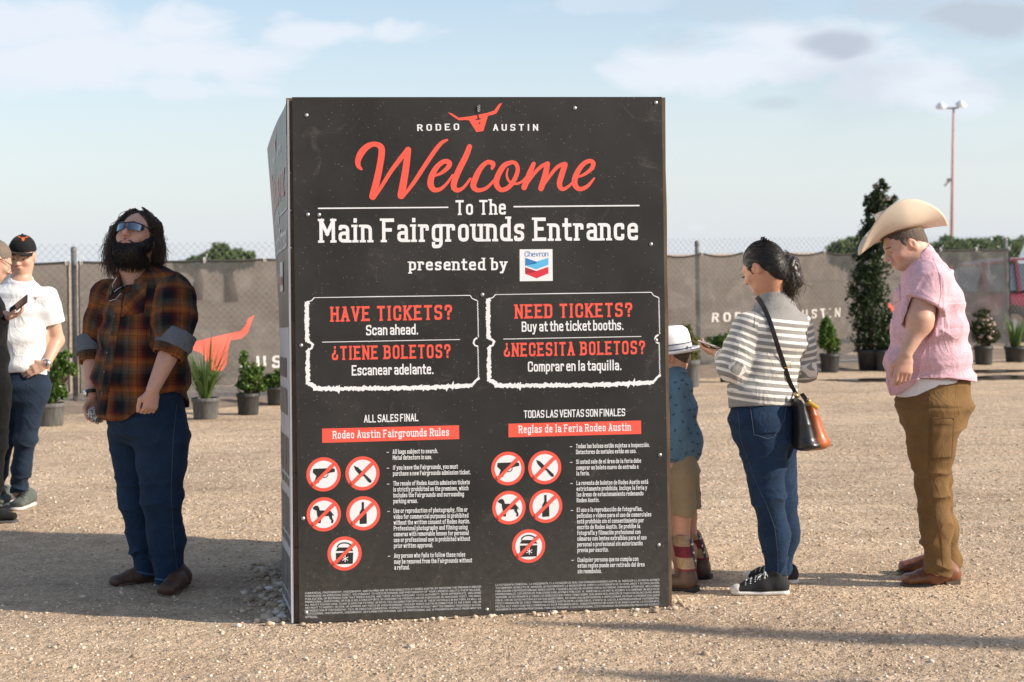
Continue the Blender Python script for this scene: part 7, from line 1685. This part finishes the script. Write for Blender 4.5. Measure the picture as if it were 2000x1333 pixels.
st.patch('chest_pocket', [(1741, 560), (1757, 556), (1760, 586), (1737, 600)], m_pink, cow, .004, 8, 10, .3, .003)
for p in ((1740, 560), (1729, 622), (1722, 665), (1727, 712)):
    mb = MB(); c = st.at(*p, .002); mb.lathe([(.0055, -.002), (.0055, .0015), (.0001, .002)], c, 10, axis=f); mb.build('button', m_pbtn, cow, True)
# white undershirt below the hem, trousers
s = Sdf(); s.etube(J(1815, 775), TS[1][0],   .170, .172, .176, .180, l, .03, 'u', .03); s.p.append(('fn', 0, 'i', dict(fn=lambda p: -(p[..., 2] - (hz_ - .012 - .58 * np.maximum(0, (p - J(1813, 742)) @ f - .01) + .06 * np.maximum(0, -((p - J(1813, 742)) @ f)))))))
skin_part('white_undershirt', s, m_tee, cow, .004, 1, [lambda V, Nn: folds(V, Nn, unit(f), .004, 30, seed=50)])
s = Sdf(); s.loft([(J(1824, 742), .168, .170), (J(1824, 790), .172, .172), (J(1822, 830), .165, .155)], l, .05, .02); s.chain(legL, [.104, .078, .073, .070], .04); s.chain(legR, [.100, .076, .070, .066], .04); s.cone(J(1822, 800, -.07), J(1818, 880, -.075), .126, .104, .05); s.ell(J(1844, 792, -.02), (.066, .115, .09), None, .06)
s.p.append(('fn', 0, 'i', dict(fn=lambda p: np.where((p - J(1830, 1100)) @ l > 0, J(1830, 1120)[2] + .30 * ((p - J(1830, 1110)) @ f), J(1855, 1112, .1)[2]) - p[..., 2])))
def fj(V, Nn):
    hh = V[:, 2]; kn = legL[1][2]; m = .45 + .9 * np.exp(-((hh - kn) / .12) ** 2) + 1.7 * np.exp(-((hh - .17) / .09) ** 2) + .5 * np.exp(-((hh - .42) / .10) ** 2); return folds(V, Nn, unit(z + .55 * f), .011, 25, seed=61, mask=m)
jo, JV, JQ = skin_part('work_trousers', s, m_duck, cow, .004, 1, [fj]); js = Stick(JV, JQ)
js.line('side_seam', [(1815, 775), (1815, 850), (1814, 920), (1822, 960), (1828, 1010), (1838, 1050), (1840, 1090), (1843, 1118)], .0014, m_seam, cow, .001, 4, 4)
js.line('pocket_seam', [(1797, 752), (1814, 772), (1823, 748)], .0012, m_seam, cow, .001, 4, 3); js.patch('thigh_pocket', [(1819, 815), (1862, 817), (1857, 895), (1819, 898)], m_duck, cow, .005, 12, 16, .3, .003); js.line('pocket_stitch', [(1819, 815), (1862, 817), (1857, 895), (1819, 898)], .0011, m_seam, cow, .006, 4, 4); js.line('pocket_stitch', [(1819, 827), (1861, 829)], .0012, m_seam, cow, .006, 4, 4)
for p in ((1816, 773), (1861, 819)): mb = MB(); c = js.at(*p, .004); mb.lathe([(.004, -.002), (.004, .002), (.0001, .003)], c, 8, axis=A3(0, -1, 0)); mb.build('rivet', m_frame, cow, True)
def western(toe, ff, tp, m, parent, w=.104, ln=.305):
    toe = A3(toe[0], toe[1], 0); heel = toe - ff * ln; ll = A3(-ff[1], ff[0], 0); g, _, _, _ = shoe_sdf(heel + z * .008, toe, w, .090, .03, A3(*tp[:2], .15))
    o, _, _ = skin_part('boot', g, m, parent, .004, 1, [lambda V, Nn: folds(V, Nn, ff, .002, 60, seed=2)])
    g = Sdf(); g.box(heel + ff * .045 + z * .016, A3(.030, .036, .014), np.stack([ll, ff, z], -1), .003, .003); g.etube(heel + ff * .10 + z * .018, toe - ff * .11 + z * .010, .028, .009, .043, .008, ll, .01); g.etube(toe - ff * .11 + z * .009, toe - ff * .05 + z * .010, .043, .008, .046, .008, ll, .01, cap=.044); g.plane(heel, -z)
    skin_part('boot_sole', g, m_sole, o, .003)
western(GP(1756, 1147), unit(A3(-.985, -.17, 0)), legL[3], m_boot2, cow); western(GP(1748, 1120), unit(A3(-.99, .08, 0)), legR[3], m_boot2, cow)
# ------------------------------------------------------------------ the child half hidden by the sign
D0 = 7.98
def J(px, py, dd=0.0): return P(px, py, D0 + dd)
f = unit(A3(-.90, .42, 0)); l = A3(-f[1], f[0], 0)
kid = empty('person', GP(1335, 1148), 'small child in white hat, blue dinosaur shirt and flag boots peeking behind the sign', 'person')
m_skin4 = skinmat('child_skin', (.58, .31, .21)); m_dino = fabric('blue_chambray_with_dinosaurs', col=(.105, .185, .255), weave=700, bump=.25, var=.10); m_khaki = fabric('khaki_twill', col=(.30, .225, .135), weave=800, bump=.25, var=.12); m_dprint = mat('navy_dinosaur_print', (.012, .022, .045), .9, var=0)
m_whitehat = mat('white_straw_hat', (.78, .78, .80), .55, var=.04, vscale=20, bump=.15, bscale=700); m_navy = mat('navy_ribbon', (.012, .016, .05), .7, var=.1); m_gryrib = mat('grey_ribbon', (.42, .43, .47), .8, var=.08, vscale=200)
TS = [(J(1318, 905), .120, .098), (J(1322, 860), .118, .100), (J(1322, 800), .112, .088), (J(1316, 755), .108, .078), (J(1312, 730), .085, .055)]
fh = unit(A3(-.93, .20, -.20)); M = frame(fh); k = .90; C = J(1308, 693, .02)
LS, LE, LW_ = J(1318, 758, -.09), J(1318, 835, -.12), J(1306, 895, -.11); RS, RE, RW = J(1325, 758, .10), J(1330, 835, .13), J(1312, 895, .12)
legL = [J(1322, 925, -.05), J(1328, 1010, -.05), J(1330, 1080, -.04), J(1331, 1125, -.04)]; legR = [J(1332, 925, .07), J(1341, 1005, .08), J(1346, 1070, .09), J(1349, 1115, .10)]
b = Sdf(); q = head(b, C, M, k, nose=.7, jaw=.95); b.chain([C + M @ A3(0, -.03, -.04), J(1313, 735, .02)], [.050, .056], .03); b.loft([(a, w - .015, d - .015) for a, w, d in TS], l, .04); b.chain([LS, LE, LW_], [.036, .032, .021], .02); b.chain([RS, RE, RW], [.036, .032, .021], .02)
b.chain(legL, [.066, .048, .045, .030], .03); b.chain(legR, [.064, .046, .043, .030], .03); hand(b, LW_, A3(-.06, 0, -1), -l, -1, .68, (.5, .5, .6, .6), .3, .05); hand(b, RW, A3(-.06, 0, -1), l, 1, .68, (.5, .5, .6, .6), .3, .05)
o, V, Q = skin_part('body', b, m_skin4, kid, .004); tint(o, V, (.56, .30, .20), [(q(.077, -.01, -.01), .03, (.62, .28, .2), .6), (legL[1], .05, (.60, .29, .2), .4)])
s = Sdf(); s.ell(q(0, -.016, .024), A3(.078, .098, .092) * k, M, .02); s.ell(q(0, -.06, -.02), A3(.06, .05, .055) * k, M, .02); s.ell(q(0, .112, -.045), A3(.085, .090, .092) * k, M, .008, 's'); s.plane(q(0, -.06, -.06), M @ A3(0, .3, -1)); skin_part('hair', s, m_hairlt, kid, .004)
hu = unit(M @ A3(.05, -.05, 1) + A3(.05, 0, 0)); hf = unit(M[:, 1] - hu * (M[:, 1] @ hu)); HC = q(0, -.012, .018)
prof = [(.1, .0)]
mb = MB(); mb.lathe([(.086, .0), (.088, .03), (.085, .07), (.078, .098), (.062, .115), (.035, .120), (.001, .112)], HC, 40, axis=hu, ref=hf, sx=1.16, sy=.98); hb = mb.build('hat_crown', m_whitehat, kid, True)
mb = MB(); mb.lathe([(.086, .001), (.105, -.006), (.128, -.008), (.140, .002), (.141, .006), (.128, -.003), (.105, -.001), (.088, .006)], HC, 40, axis=hu, ref=hf, sx=1.12, sy=.98); mb.build('hat_brim', m_whitehat, kid, True)
for h0, h1, m_ in ((.006, .011, m_navy), (.011, .032, m_gryrib), (.032, .037, m_navy)): mb = MB(); mb.lathe([(.0905, h0), (.0905, h1)], HC, 40, axis=hu, ref=hf, sx=1.155, sy=.98); mb.build('hat_ribbon', m_, hb, True)
s = Sdf(); s.loft(TS, l, .05); s.chain([LS, LE, LE + (LW_ - LE) * .85], [.054, .050, .044], .03); s.chain([RS, RE, RE + (RW - RE) * .85], [.052, .048, .042], .03); s.chain([J(1312, 735, .01), J(1313, 722, .015)], [.068, .060], .02); s.cone(J(1310, 700, .01), J(1312, 728, .015), .05, .05, .004, 's'); s.ell(J(1345, 865, .03), (.06, .07, .09), None, .05)
s.p.append(('fn', 0, 'i', dict(fn=lambda p: (J(1330, 903)[2] + .012 * np.sin(p[..., 0] * 60)) - p[..., 2])))
so_, SV, SQ = skin_part('dinosaur_shirt', s, m_dino, kid, .0035, 1, [lambda V, Nn: folds(V, Nn, unit(l + .5 * f - .3 * z), .007, 24, seed=71)]); st = Stick(SV, SQ)
dino = [(-5, .5), (-2.5, 1.2), (-.5, 2), (1.8, 1.6), (3.2, 2.6), (3.6, 4.2), (5, 4.6), (5, 3.6), (4.3, 3.2), (3.8, 1.6), (2.6, .2), (2.4, -2), (1.6, -2), (1.3, -.2), (-.3, -.1), (-.8, -2), (-1.6, -2), (-1.7, .2), (-3, .2)]
mb = MB(); hg = np.random.default_rng(4)
for (px, py) in ((1326, 760), (1310, 777), (1337, 776), (1320, 792), (1315, 811), (1333, 805), (1307, 826), (1346, 802), (1334, 824), (1318, 842), (1350, 764), (1357, 775), (1342, 752), (1355, 815), (1362, 815), (1359, 830), (1308, 858), (1328, 862), (1349, 847), (1363, 848), (1352, 864), (1353, 882), (1363, 868), (1312, 878), (1340, 886), (1332, 744), (1318, 748), (1357, 800), (1344, 838), (1365, 888)):
    a = hg.uniform(-.5, .5); sg = hg.choice([-1, 1]); pts = [st.at(px + (sg * x * math.cos(a) - y * math.sin(a)) * .80, py - (sg * x * math.sin(a) + y * math.cos(a)) * .80, .0012) for x, y in dino]
    v, f_ = tess([(sg * x, y) for x, y in dino]); mb.add(pts, f_)
mb.build('dinosaur_print', m_dprint, so_)
st.line('shirt_hem', [(1308, 897), (1325, 901), (1345, 902), (1364, 900)], .0016, m_dprint, kid, .0, 4, 3)
mb = MB(); cc = J(1312, 728, .012)
vs = []
for i in range(25):
    a = R(-150 + 300 * i / 24); dv = -f * math.cos(a) + l * math.sin(a); vs += [cc + dv * .056 + z * .030, cc + dv * .064 + z * .034, cc + dv * .078 + z * .004]
mb.add(vs, [(i * 3 + j, i * 3 + j + 1, (i + 1) * 3 + j + 1, (i + 1) * 3 + j) for i in range(24) for j in range(2)]); mb.build('collar', m_dino, kid, True)
s = Sdf(); s.loft([(J(1322, 890), .112, .090), (J(1326, 925), .118, .098)], l, .04); s.chain([legL[0], legL[1] + A3(0, 0, .04)], [.088, .080], .04); s.chain([legR[0], legR[1] + A3(0, 0, .04)], [.084, .074], .04)
s.p.append(('fn', 0, 'i', dict(fn=lambda p: np.where((p - J(1335, 960)) @ l > 0, J(1325, 1000, -.05)[2] + .25 * ((p - J(1325, 1000)) @ f), J(1340, 993, .08)[2]) - p[..., 2]))); s.cone(legL[1] + A3(0, 0, -.1), legL[1] + A3(0, 0, .06), .068, .066, .004, 's'); s.cone(legR[1] + A3(0, 0, -.1), legR[1] + A3(0, 0, .06), .062, .060, .004, 's')
skin_part('khaki_shorts', s, m_khaki, kid, .0035, 1, [lambda V, Nn: folds(V, Nn, unit(z + .4 * f), .006, 32, seed=81)])
m_flag = mat('red_tan_striped_leather', (.3, .05, .05), .6, var=0); m_kboot = mat('brown_boot_leather', (.085, .042, .028), .5, var=.3, vscale=20, bump=.3, bscale=200); m_star = mat('white_star', (.7, .68, .62), .7, var=0); m_nvl = mat('navy_leather', (.012, .018, .045), .6, var=.1)
def _fl():
    t = m_flag.node_tree; b_ = t.nodes['Principled BSDF']; tc = N(t, 'ShaderNodeTexCoord'); sp = N(t, 'ShaderNodeSeparateXYZ'); t.links.new(tc.outputs['Object'], sp.inputs[0]); fr = fract(t, sp.outputs[2], 1 / .094, .32); r = ramp(t, [(0, (.17, .012, .018)), (.49, (.17, .012, .018)), (.51, (.38, .24, .125)), (1, (.38, .24, .125))], fr); n = N(t, 'ShaderNodeTexNoise', i_Scale=60, i_Detail=4); t.links.new(tc.outputs['Object'], n.inputs['Vector']); r2 = ramp(t, [(.3, .75), (.7, 1.2)], n.outputs[0]); t.links.new(mixc(t, r.outputs[0], r2.outputs[0], 1.0, 'MULTIPLY'), b_.inputs['Base Color'])
_fl()
for toe, ff, tp, top, nm in ((GP(1283, 1152), unit(A3(-.95, .30, 0)), legL[3], J(1331, 1050, -.04), 0), (GP(1312, 1128), unit(A3(-.93, .36, 0)), legR[3], J(1346, 1042, .09), 1)):
    toe = A3(toe[0], toe[1], 0); heel = toe - ff * .20; ll = A3(-ff[1], ff[0], 0); an = heel + ff * .052
    g = Sdf(); g.etube(heel + ff * .04 + z * .045, toe - ff * .075 + z * .040, .034, .036, .036, .034, ll, .02); g.etube(toe - ff * .075 + z * .038, toe - ff * .04 + z * .034, .036, .030, .034, .022, ll, .02); g.cone(an + z * .05, an + z * .105, .040, .042, .03); g.plane(heel + z * .014, -z); g.plane(an + z * .108, z)
    o, _, _ = skin_part('boot', g, m_kboot, kid, .003)
    c1 = A3(top[0], top[1], 0) + z * (top[2] + .01); g = Sdf(); g.etube(an + z * .10, c1, .045, .043, .056, .052, ll, .01); g.plane(an + z * .10, -z); g.p.append(('fn', 0, 'i', dict(fn=lambda p, c1=c1, ll=ll: p[..., 2] - (c1[2] - .018 + .022 * (np.abs((p - c1) @ ll) / .05) ** 2)))); g.cone(c1 - z * .04, c1 + z * .1, .044, .05, .004, 's')
    sh, XV, XQ = skin_part('boot_shaft', g, m_flag, o, .003); xs_ = Stick(XV, XQ)
    bk = unit(-ff * .8 + ll * (.62 if nm == 0 else .3)); mb = MB(); n_ = 10; side = np.cross(z, bk); vs = []
    for i in range(n_ + 1):
        h_ = an[2] + .112 + (c1[2] - an[2] - .115) * i / n_; cc = an + (c1 - an) * ((h_ - an[2]) / (c1[2] - an[2])); cc = A3(cc[0], cc[1], h_)
        vs += [xs_.near(cc + bk * .08 + side * o_ * .012, .0025) for o_ in (-1, 0, 1)]
    mb.add(vs, [(i * 3 + j, i * 3 + j + 1, (i + 1) * 3 + j + 1, (i + 1) * 3 + j) for i in range(n_) for j in range(2)]); mb.build('boot_back_strip', m_nvl, o, True)
    for h_ in (.22, .5, .8):
        hh_ = an[2] + .112 + (c1[2] - an[2] - .115) * h_; cc = an + (c1 - an) * ((hh_ - an[2]) / (c1[2] - an[2])); cc = A3(cc[0], cc[1], hh_); p0 = xs_.near(cc + bk * .08, .0045); mb = MB()
        st_ = [p0 + side * (.010 if i % 2 == 0 else .004) * math.sin(math.pi * i / 5) + z * (.010 if i % 2 == 0 else .004) * math.cos(math.pi * i / 5) for i in range(10)]; mb.add([p0 + bk * .0005] + st_, [(0, 1 + i, 1 + (i + 1) % 10) for i in range(10)]); mb.build('star', m_star, o)
    g = Sdf(); g.etube(heel + ff * .034 + z * .010, toe - ff * .04 + z * .010, .036, .010, .038, .010, ll, .01, cap=.036); g.box(heel + ff * .03 + z * .012, A3(.030, .028, .010), np.stack([ll, ff, z], -1), .003, .003); g.plane(heel, -z); skin_part('boot_sole', g, m_tyre, o, .003)
# ------------------------------------------------------------------ the man in the black cap
D0 = 10.75
def J(px, py, dd=0.0): return P(px, py, D0 + dd)
f = unit(A3(.12, -.99, 0)); l = A3(-f[1], f[0], 0)
capm = empty('person', GP(30, 998), 'smiling man in a black cap and white tee with one hand in his jeans pocket', 'person')
m_skin5 = skinmat('peach_skin', (.58, .33, .22)); m_cap = fabric('black_cap_cotton', col=(.013, .013, .014), weave=700, bump=.2); m_orange = mat('burnt_orange_thread', (.50, .10, .02), .8, var=.1); m_white2 = fabric('white_tee_cotton', col=(.80, .80, .80), weave=900, bump=.12, var=.04)  # skin: own peach tone, shared by both men at the left
fh = unit(A3(.02, -.95, -.20)); M = frame(fh, (.06, 0, 1)); k = 1.03; C = J(43, 499, .02)
TS = [(J(48, 745), .172, .115), (J(46, 715), .178, .130), (J(42, 660), .185, .130), (J(40, 605), .192, .118), (J(40, 575), .180, .095), (J(42, 556), .105, .075)]
LS, LE, LW_ = J(92, 584, .0), J(110, 665, .06), J(90, 712, -.09); RS, RE, RW = J(-12, 584, .02), J(-32, 665, .05), J(-28, 735, -.02)
legL = [J(64, 760, .0), J(50, 855, -.05), J(42, 915, -.02), J(36, 962, .02)]; legR = [J(20, 760, .03), J(6, 858, .0), J(-4, 920, .08), J(-10, 965, .12)]
b = Sdf(); q = head(b, C, M, k, jaw=1.05); b.chain([C + M @ A3(0, -.03, -.05), J(41, 550, .03), J(41, 570, .03)], [.060, .062, .08], .03); b.loft([(a, w - .02, d - .02) for a, w, d in TS], l, .05)
b.chain([LS, LE, LW_], [.055, .050, .030], .02); b.chain([RS, RE, RW], [.055, .046, .028], .02); b.chain(legL, [.08, .06, .05, .04], .03); b.chain(legR, [.08, .06, .05, .04], .03)
hand(b, LW_, J(66, 722, -.12) - LW_, l * -.3 + A3(0, .9, -.3), -1, 1.0, (.3, .3, .3, .3), .2, .05); hand(b, RW, A3(0, 0, -1), l, 1, 1.0, (.5, .5, .6, .6), .3, .05)
o, V, Q = skin_part('body', b, m_skin5, capm, .0045); tint(o, V, (.53, .32, .235), [(q(0, .092, -.064), .018, (.48, .19, .15), .7), (q(.045, .07, -.033), .03, (.62, .29, .2), .6), (q(-.045, .07, -.033), .03, (.62, .29, .2), .6)])
eyes(q, M, k, capm, m_eyew, m_iris)
for e in (-1, 1): strand_mesh('eyebrow', [([q(e * (.014 + .012 * i), .099 - .002 * i * i, .016 + .001 * i), q(e * (.028 + .012 * i), .097 - .003 * i * i, .018)], [.0028, .0018]) for i in range(3)], m_hairgr, capm)
s = Sdf(); s.ell(q(0, -.020, .010), A3(.0775, .097, .085) * k, M, .02); s.ell(q(0, .110, -.06), A3(.09, .095, .115) * k, M, .008, 's'); s.plane(q(0, -.06, -.075), M @ A3(0, .3, -1)); skin_part('hair', s, m_hairgr, capm, .004)
s = Sdf(); s.ell(q(0, -.012, .030), A3(.085, .106, .100) * k, M, .01); s.ell(q(0, .055, .065), A3(.060, .048, .05) * k, M, .03); s.plane(q(0, 0, .030), M @ A3(0, .12, -1)); cpo, CV, CQ = skin_part('cap_crown', s, m_cap, capm, .004); cs = Stick(CV, CQ)
mb = MB(); vs = []; n = 20
for th in (0, .004):
    for i in range(n + 1):
        a = R(-72 + 144 * i / n)
        for r_ in np.linspace(0, 1, 6): x0, y0 = .083 * math.sin(a), .100 * math.cos(a); vs.append(q(x0 * (1 + .02 * r_), y0 + .072 * r_ * math.cos(a) ** .6, (.034 + .010 * r_ - .030 * math.sin(a) ** 2 * r_ - .10 * abs(x0)) + th))
w_ = 6; kk = (n + 1) * w_; fs_ = []
for i in range(n):
    for j in range(5): a_ = (i * w_ + j, i * w_ + j + 1, (i + 1) * w_ + j + 1, (i + 1) * w_ + j); fs_ += [a_, tuple(x + kk for x in a_[::-1])]
    fs_.append((i * w_ + 5, i * w_ + 5 + kk, (i + 1) * w_ + 5 + kk, (i + 1) * w_ + 5))
mb.add(vs, fs_); mb.build('cap_brim', m_cap, capm, True)
def cutout(st_, cx, cy, sc, name, m, parent, flip=1):
    L = [(-12, 5), (-8.5, 4.6), (-6, 3), (-2.8, 3.2), (0, 3.4), (2.8, 3.2), (6, 3), (8.5, 4.6), (12, 5), (9.5, 2.2), (6.5, .8), (3.4, .6), (2.4, -3), (1.8, -5), (-1.8, -5), (-2.4, -3), (-3.4, .6), (-6.5, .8), (-9.5, 2.2)]
    v, f_ = tess(L); mb = MB(); mb.add([st_.at(cx + x * sc, cy - y * sc, .003) for x, y in v], f_); mb.build(name, m, parent)
cutout(cs, 45, 466.5, 1.0, 'longhorn_patch', m_orange, cpo)
mb = MB(); mb.lathe([(.009, 0), (.007, .004), (.0001, .006)], q(0, -.012, .132), 10, axis=M[:, 2]); mb.build('cap_button', m_cap, cpo, True)
s = Sdf(); s.loft(TS, l, .05); d = unit(LE - LS); s.chain([LS, LS + d * .19], [.072, .080], .05); d2 = unit(RE - RS); s.chain([RS, RS + d2 * .19], [.072, .080], .05); s.cone(J(41, 570, .03), J(41, 548, .03), .10, .075, .03); s.cone(C, J(42, 553, .0), .068, .066, .006, 's')
s.cone(LS + d * .14, LS + d * .4, .058, .078, .006, 's')
for S0, dd_ in ((LS, d), (RS, d2)): s.p.append(('fn', 0, 'i', dict(fn=lambda p, S0=S0, dd_=dd_, sg=np.sign((S0 - J(41, 584)) @ l): np.where(((p - J(41, 600)) @ l) * sg > .165, (p - S0) @ dd_ - .165, -1))))
s.p.append(('fn', 0, 'i', dict(fn=lambda p: (J(45, 728)[2] + .03 * np.cos((p - J(45, 728)) @ l * 9) - .02) - p[..., 2])))
so_, SV, SQ = skin_part('white_tee', s, m_white2, capm, .0045, 1, [lambda V, Nn: folds(V, Nn, unit(z * .8 + l), .005, 19, seed=91)]); st = Stick(SV, SQ); cutout(st, 70, 583, .45, 'chest_emblem', m_orange, so_)
s = Sdf(); s.loft([(J(45, 722), .165, .12), (J(44, 755), .175, .128), (J(43, 780), .165, .12)], l, .04); s.chain(legL, [.098, .070, .060, .052], .04); s.chain(legR, [.098, .070, .060, .052], .04)
s.p.append(('fn', 0, 'i', dict(fn=lambda p: np.where((p - J(18, 900)) @ l > 0, J(36, 962, .02)[2], J(-8, 962, .12)[2]) - p[..., 2])))
def fj(V, Nn): hh = V[:, 2]; kn = legL[1][2]; m = .3 + 1.0 * np.exp(-((hh - kn) / .08) ** 2) + 1.2 * np.exp(-((hh - .16) / .07) ** 2); return folds(V, Nn, unit(z + .3 * l), .010, 30, seed=95, mask=m)
skin_part('jeans', s, m_jean3, capm, .0045, 1, [fj])
m_trn = mat('grey_green_running_mesh', (.085, .095, .085), .8, var=.3, vscale=30, bump=.3, bscale=400)
for toe, ff, tp in ((GP(28, 1001), unit(A3(-.12, -.99, 0)), legL[3]), (GP(-12, 996), unit(A3(-.1, -.99, 0)), legR[3])):
    toe = A3(toe[0], toe[1], 0); heel = toe - ff * .29; ll = A3(-ff[1], ff[0], 0); g, _, _, _ = shoe_sdf(heel + z * .02, toe + z * .02, .105, .085, .02, A3(*tp[:2], .13)); o, _, _ = skin_part('sneaker', g, m_trn, capm, .004)
    g = Sdf(); g.etube(heel + ff * .04 + z * .016, toe - ff * .05 + z * .016, .042, .016, .048, .016, ll, .01, cap=.042); g.plane(heel, -z); skin_part('rubber_sole', g, m_rub, o, .004)
    mb = MB()
    for i in range(5): c = heel + ff * (.20 - .022 * i) + z * (.092 + .008 * i); mb.tube([c - ll * .026 - z * .008, c + z * .004, c + ll * .026 - z * .008], .0035, 5)
    mb.build('laces', m_frame, o, True)
def ringtube2(c, ax, r, w, name, m, parent, n=20):
    ax = unit(ax); u = unit(np.cross(ax, A3(.3, .8, .5))); v = np.cross(ax, u); mb = MB(); mb.tube([c + (u * math.cos(t) + v * math.sin(t)) * r for t in np.linspace(0, 6.2832, n)], w, 6, False); return mb.build(name, m, parent, True)
wo_ = ringtube2(LW_ + (LE - LW_) * .05, LW_ - LE, .031, .008, 'watch_strap', m_silver, capm); mb = MB(); mb.lathe([(.019, -.006), (.020, 0), (.018, .005), (.0001, .006)], LW_ + (LE - LW_) * .05 + A3(.018, -.026, -.004), 16, axis=A3(.5, -.85, -.1)); mb.build('watch_case', m_silver, wo_, True)
# ------------------------------------------------------------------ the man at the left edge reading his phone
D0 = 9.98
def J(px, py, dd=0.0): return P(px, py, D0 + dd)
f = unit(A3(.88, .35, 0)); l = A3(-f[1], f[0], 0)
ph = empty('person', GP(-25, 1030), 'man in black with glasses cut off by the left edge, holding a phone', 'person')
m_blk2 = fabric('black_cotton_jersey', col=(.006, .006, .0065), weave=700, bump=.25)
fh = unit(A3(.72, .52, -.42)); M = frame(fh); k = 1.02; C = J(-10, 508, .0)
TS = [(J(-25, 745), .165, .12), (J(-28, 700), .17, .13), (J(-30, 640), .175, .125), (J(-32, 600), .18, .11), (J(-30, 575), .12, .08)]
RS, RE, RW = J(-22, 606, -.17), J(-28, 678, -.19), J(10, 616, -.14); LS, LE, LW_ = J(-40, 606, .17), J(-45, 690, .2), J(-40, 750, .15)
legR = [J(-14, 760, -.08), J(-16, 865, -.08), J(-22, 950, -.04), J(-24, 1000, -.03)]; legL = [J(-32, 760, .09), J(-40, 865, .1), J(-50, 950, .12), J(-56, 1000, .13)]
b = Sdf(); q = head(b, C, M, k); b.chain([C + M @ A3(0, -.03, -.05), J(-24, 560, .0), J(-28, 585, .0)], [.060, .060, .08], .03); b.loft([(a, w - .02, d - .02) for a, w, d in TS], l, .05)
b.chain([LS, LE, LW_], [.05, .044, .028], .02); b.chain([RS, RE, RW], [.05, .044, .028], .02); b.chain(legL, [.08, .06, .05, .04], .03); b.chain(legR, [.08, .06, .05, .04], .03)
pd_ = unit(A3(.80, -.05, .22)); hand(b, RW - A3(.004, 0, .02), pd_, unit(A3(-.2, -.1, .95)), 1, 1.0, (.5, .6, .7, .8), .4, .05, 1.0, -.1); hand(b, LW_, A3(0, 0, -1), -l, -1, 1.0, (.5, .5, .6, .6), .3, .05)
o, V, Q = skin_part('body', b, m_skin5, ph, .0045); tint(o, V, (.53, .32, .235), [(q(-.077, -.01, -.01), .035, (.66, .24, .19), .7)])
s = Sdf(); s.ell(q(0, -.016, .026), A3(.079, .100, .094) * k, M, .02); s.ell(q(0, -.06, -.02), A3(.062, .05, .06) * k, M, .02); s.ell(q(0, .115, -.040), A3(.085, .088, .090) * k, M, .01, 's')
for e in (-1, 1): s.ell(q(e * .084, -.002, -.035), A3(.024, .028, .046) * k, M, .008, 's')
s.plane(q(0, -.06, -.06), M @ A3(0, .3, -1)); skin_part('hair', s, m_hairgr, ph, .004, 1, [lambda V, Nn: V + Nn * (fbm(V * 140, 4) * .003)[:, None]])
mb = MB()
for e in (-1, 1): mb.tube([q(e * .070, .098, .000), q(e * .082, .03, .006), q(e * .085, -.01, .002)], .0022, 6); mb.tube([q(e * .010, .114, .0)] + [q(e * (.036 + .028 * math.cos(t)), .114 - .25 * (.036 + .028 * math.cos(t)) ** 1.2 * .6, -.010 + .018 * math.sin(t)) for t in np.linspace(math.pi, -math.pi, 17)], .0016, 5)
mb.build('glasses', m_frame, ph, True)
s = Sdf(); s.loft(TS, l, .05); s.chain([RS, RE, RE + (RW - RE) * .78], [.075, .064, .046], .04); s.chain([LS, LE, LE + (LW_ - LE) * .8], [.075, .062, .046], .04); skin_part('black_pullover', s, m_blk2, ph, .0045, 1, [lambda V, Nn: folds(V, Nn, unit(z + l), .008, 20, seed=101)])
s = Sdf(); s.loft([(J(-24, 725), .165, .12), (J(-24, 775), .165, .125)], l, .04); s.chain(legR, [.115, .088, .075, .066], .04); s.chain(legL, [.105, .08, .07, .062], .04); s.plane(A3(0, 0, .085), -z); skin_part('black_trousers', s, m_blk2, ph, .0045, 1, [lambda V, Nn: folds(V, Nn, unit(z + .4 * l), .009, 24, seed=103)])
m_kn = fabric('black_knit_shoe', col=(.014, .014, .014), weave=500, bump=.4); m_dsol = mat('charcoal_sole', (.07, .07, .072), .8, var=.1)
for toe, ff, tp in ((GP(40, 1022), unit(A3(.97, .22, 0)), legR[3]), (GP(2, 998), unit(A3(.95, .3, 0)), legL[3])):
    toe = A3(toe[0], toe[1], 0); heel = toe - ff * .29; ll = A3(-ff[1], ff[0], 0); g, _, _, _ = shoe_sdf(heel + z * .02, toe + z * .02, .100, .08, .02, A3(*tp[:2], .12)); o, _, _ = skin_part('shoe', g, m_kn, ph, .004); g = Sdf(); g.etube(heel + ff * .04 + z * .014, toe - ff * .05 + z * .014, .040, .014, .046, .014, ll, .01, cap=.042); g.plane(heel, -z); skin_part('rubber_sole', g, m_dsol, o, .004)
m_bcase = mat('black_phone_case', (.015, .015, .017), .4, var=0)
phone(J(36, 597, -.17), A3(.78, -.25, .55), A3(-.45, -.62, .62), 'black smartphone held up by the man at the left edge', m_bcase)
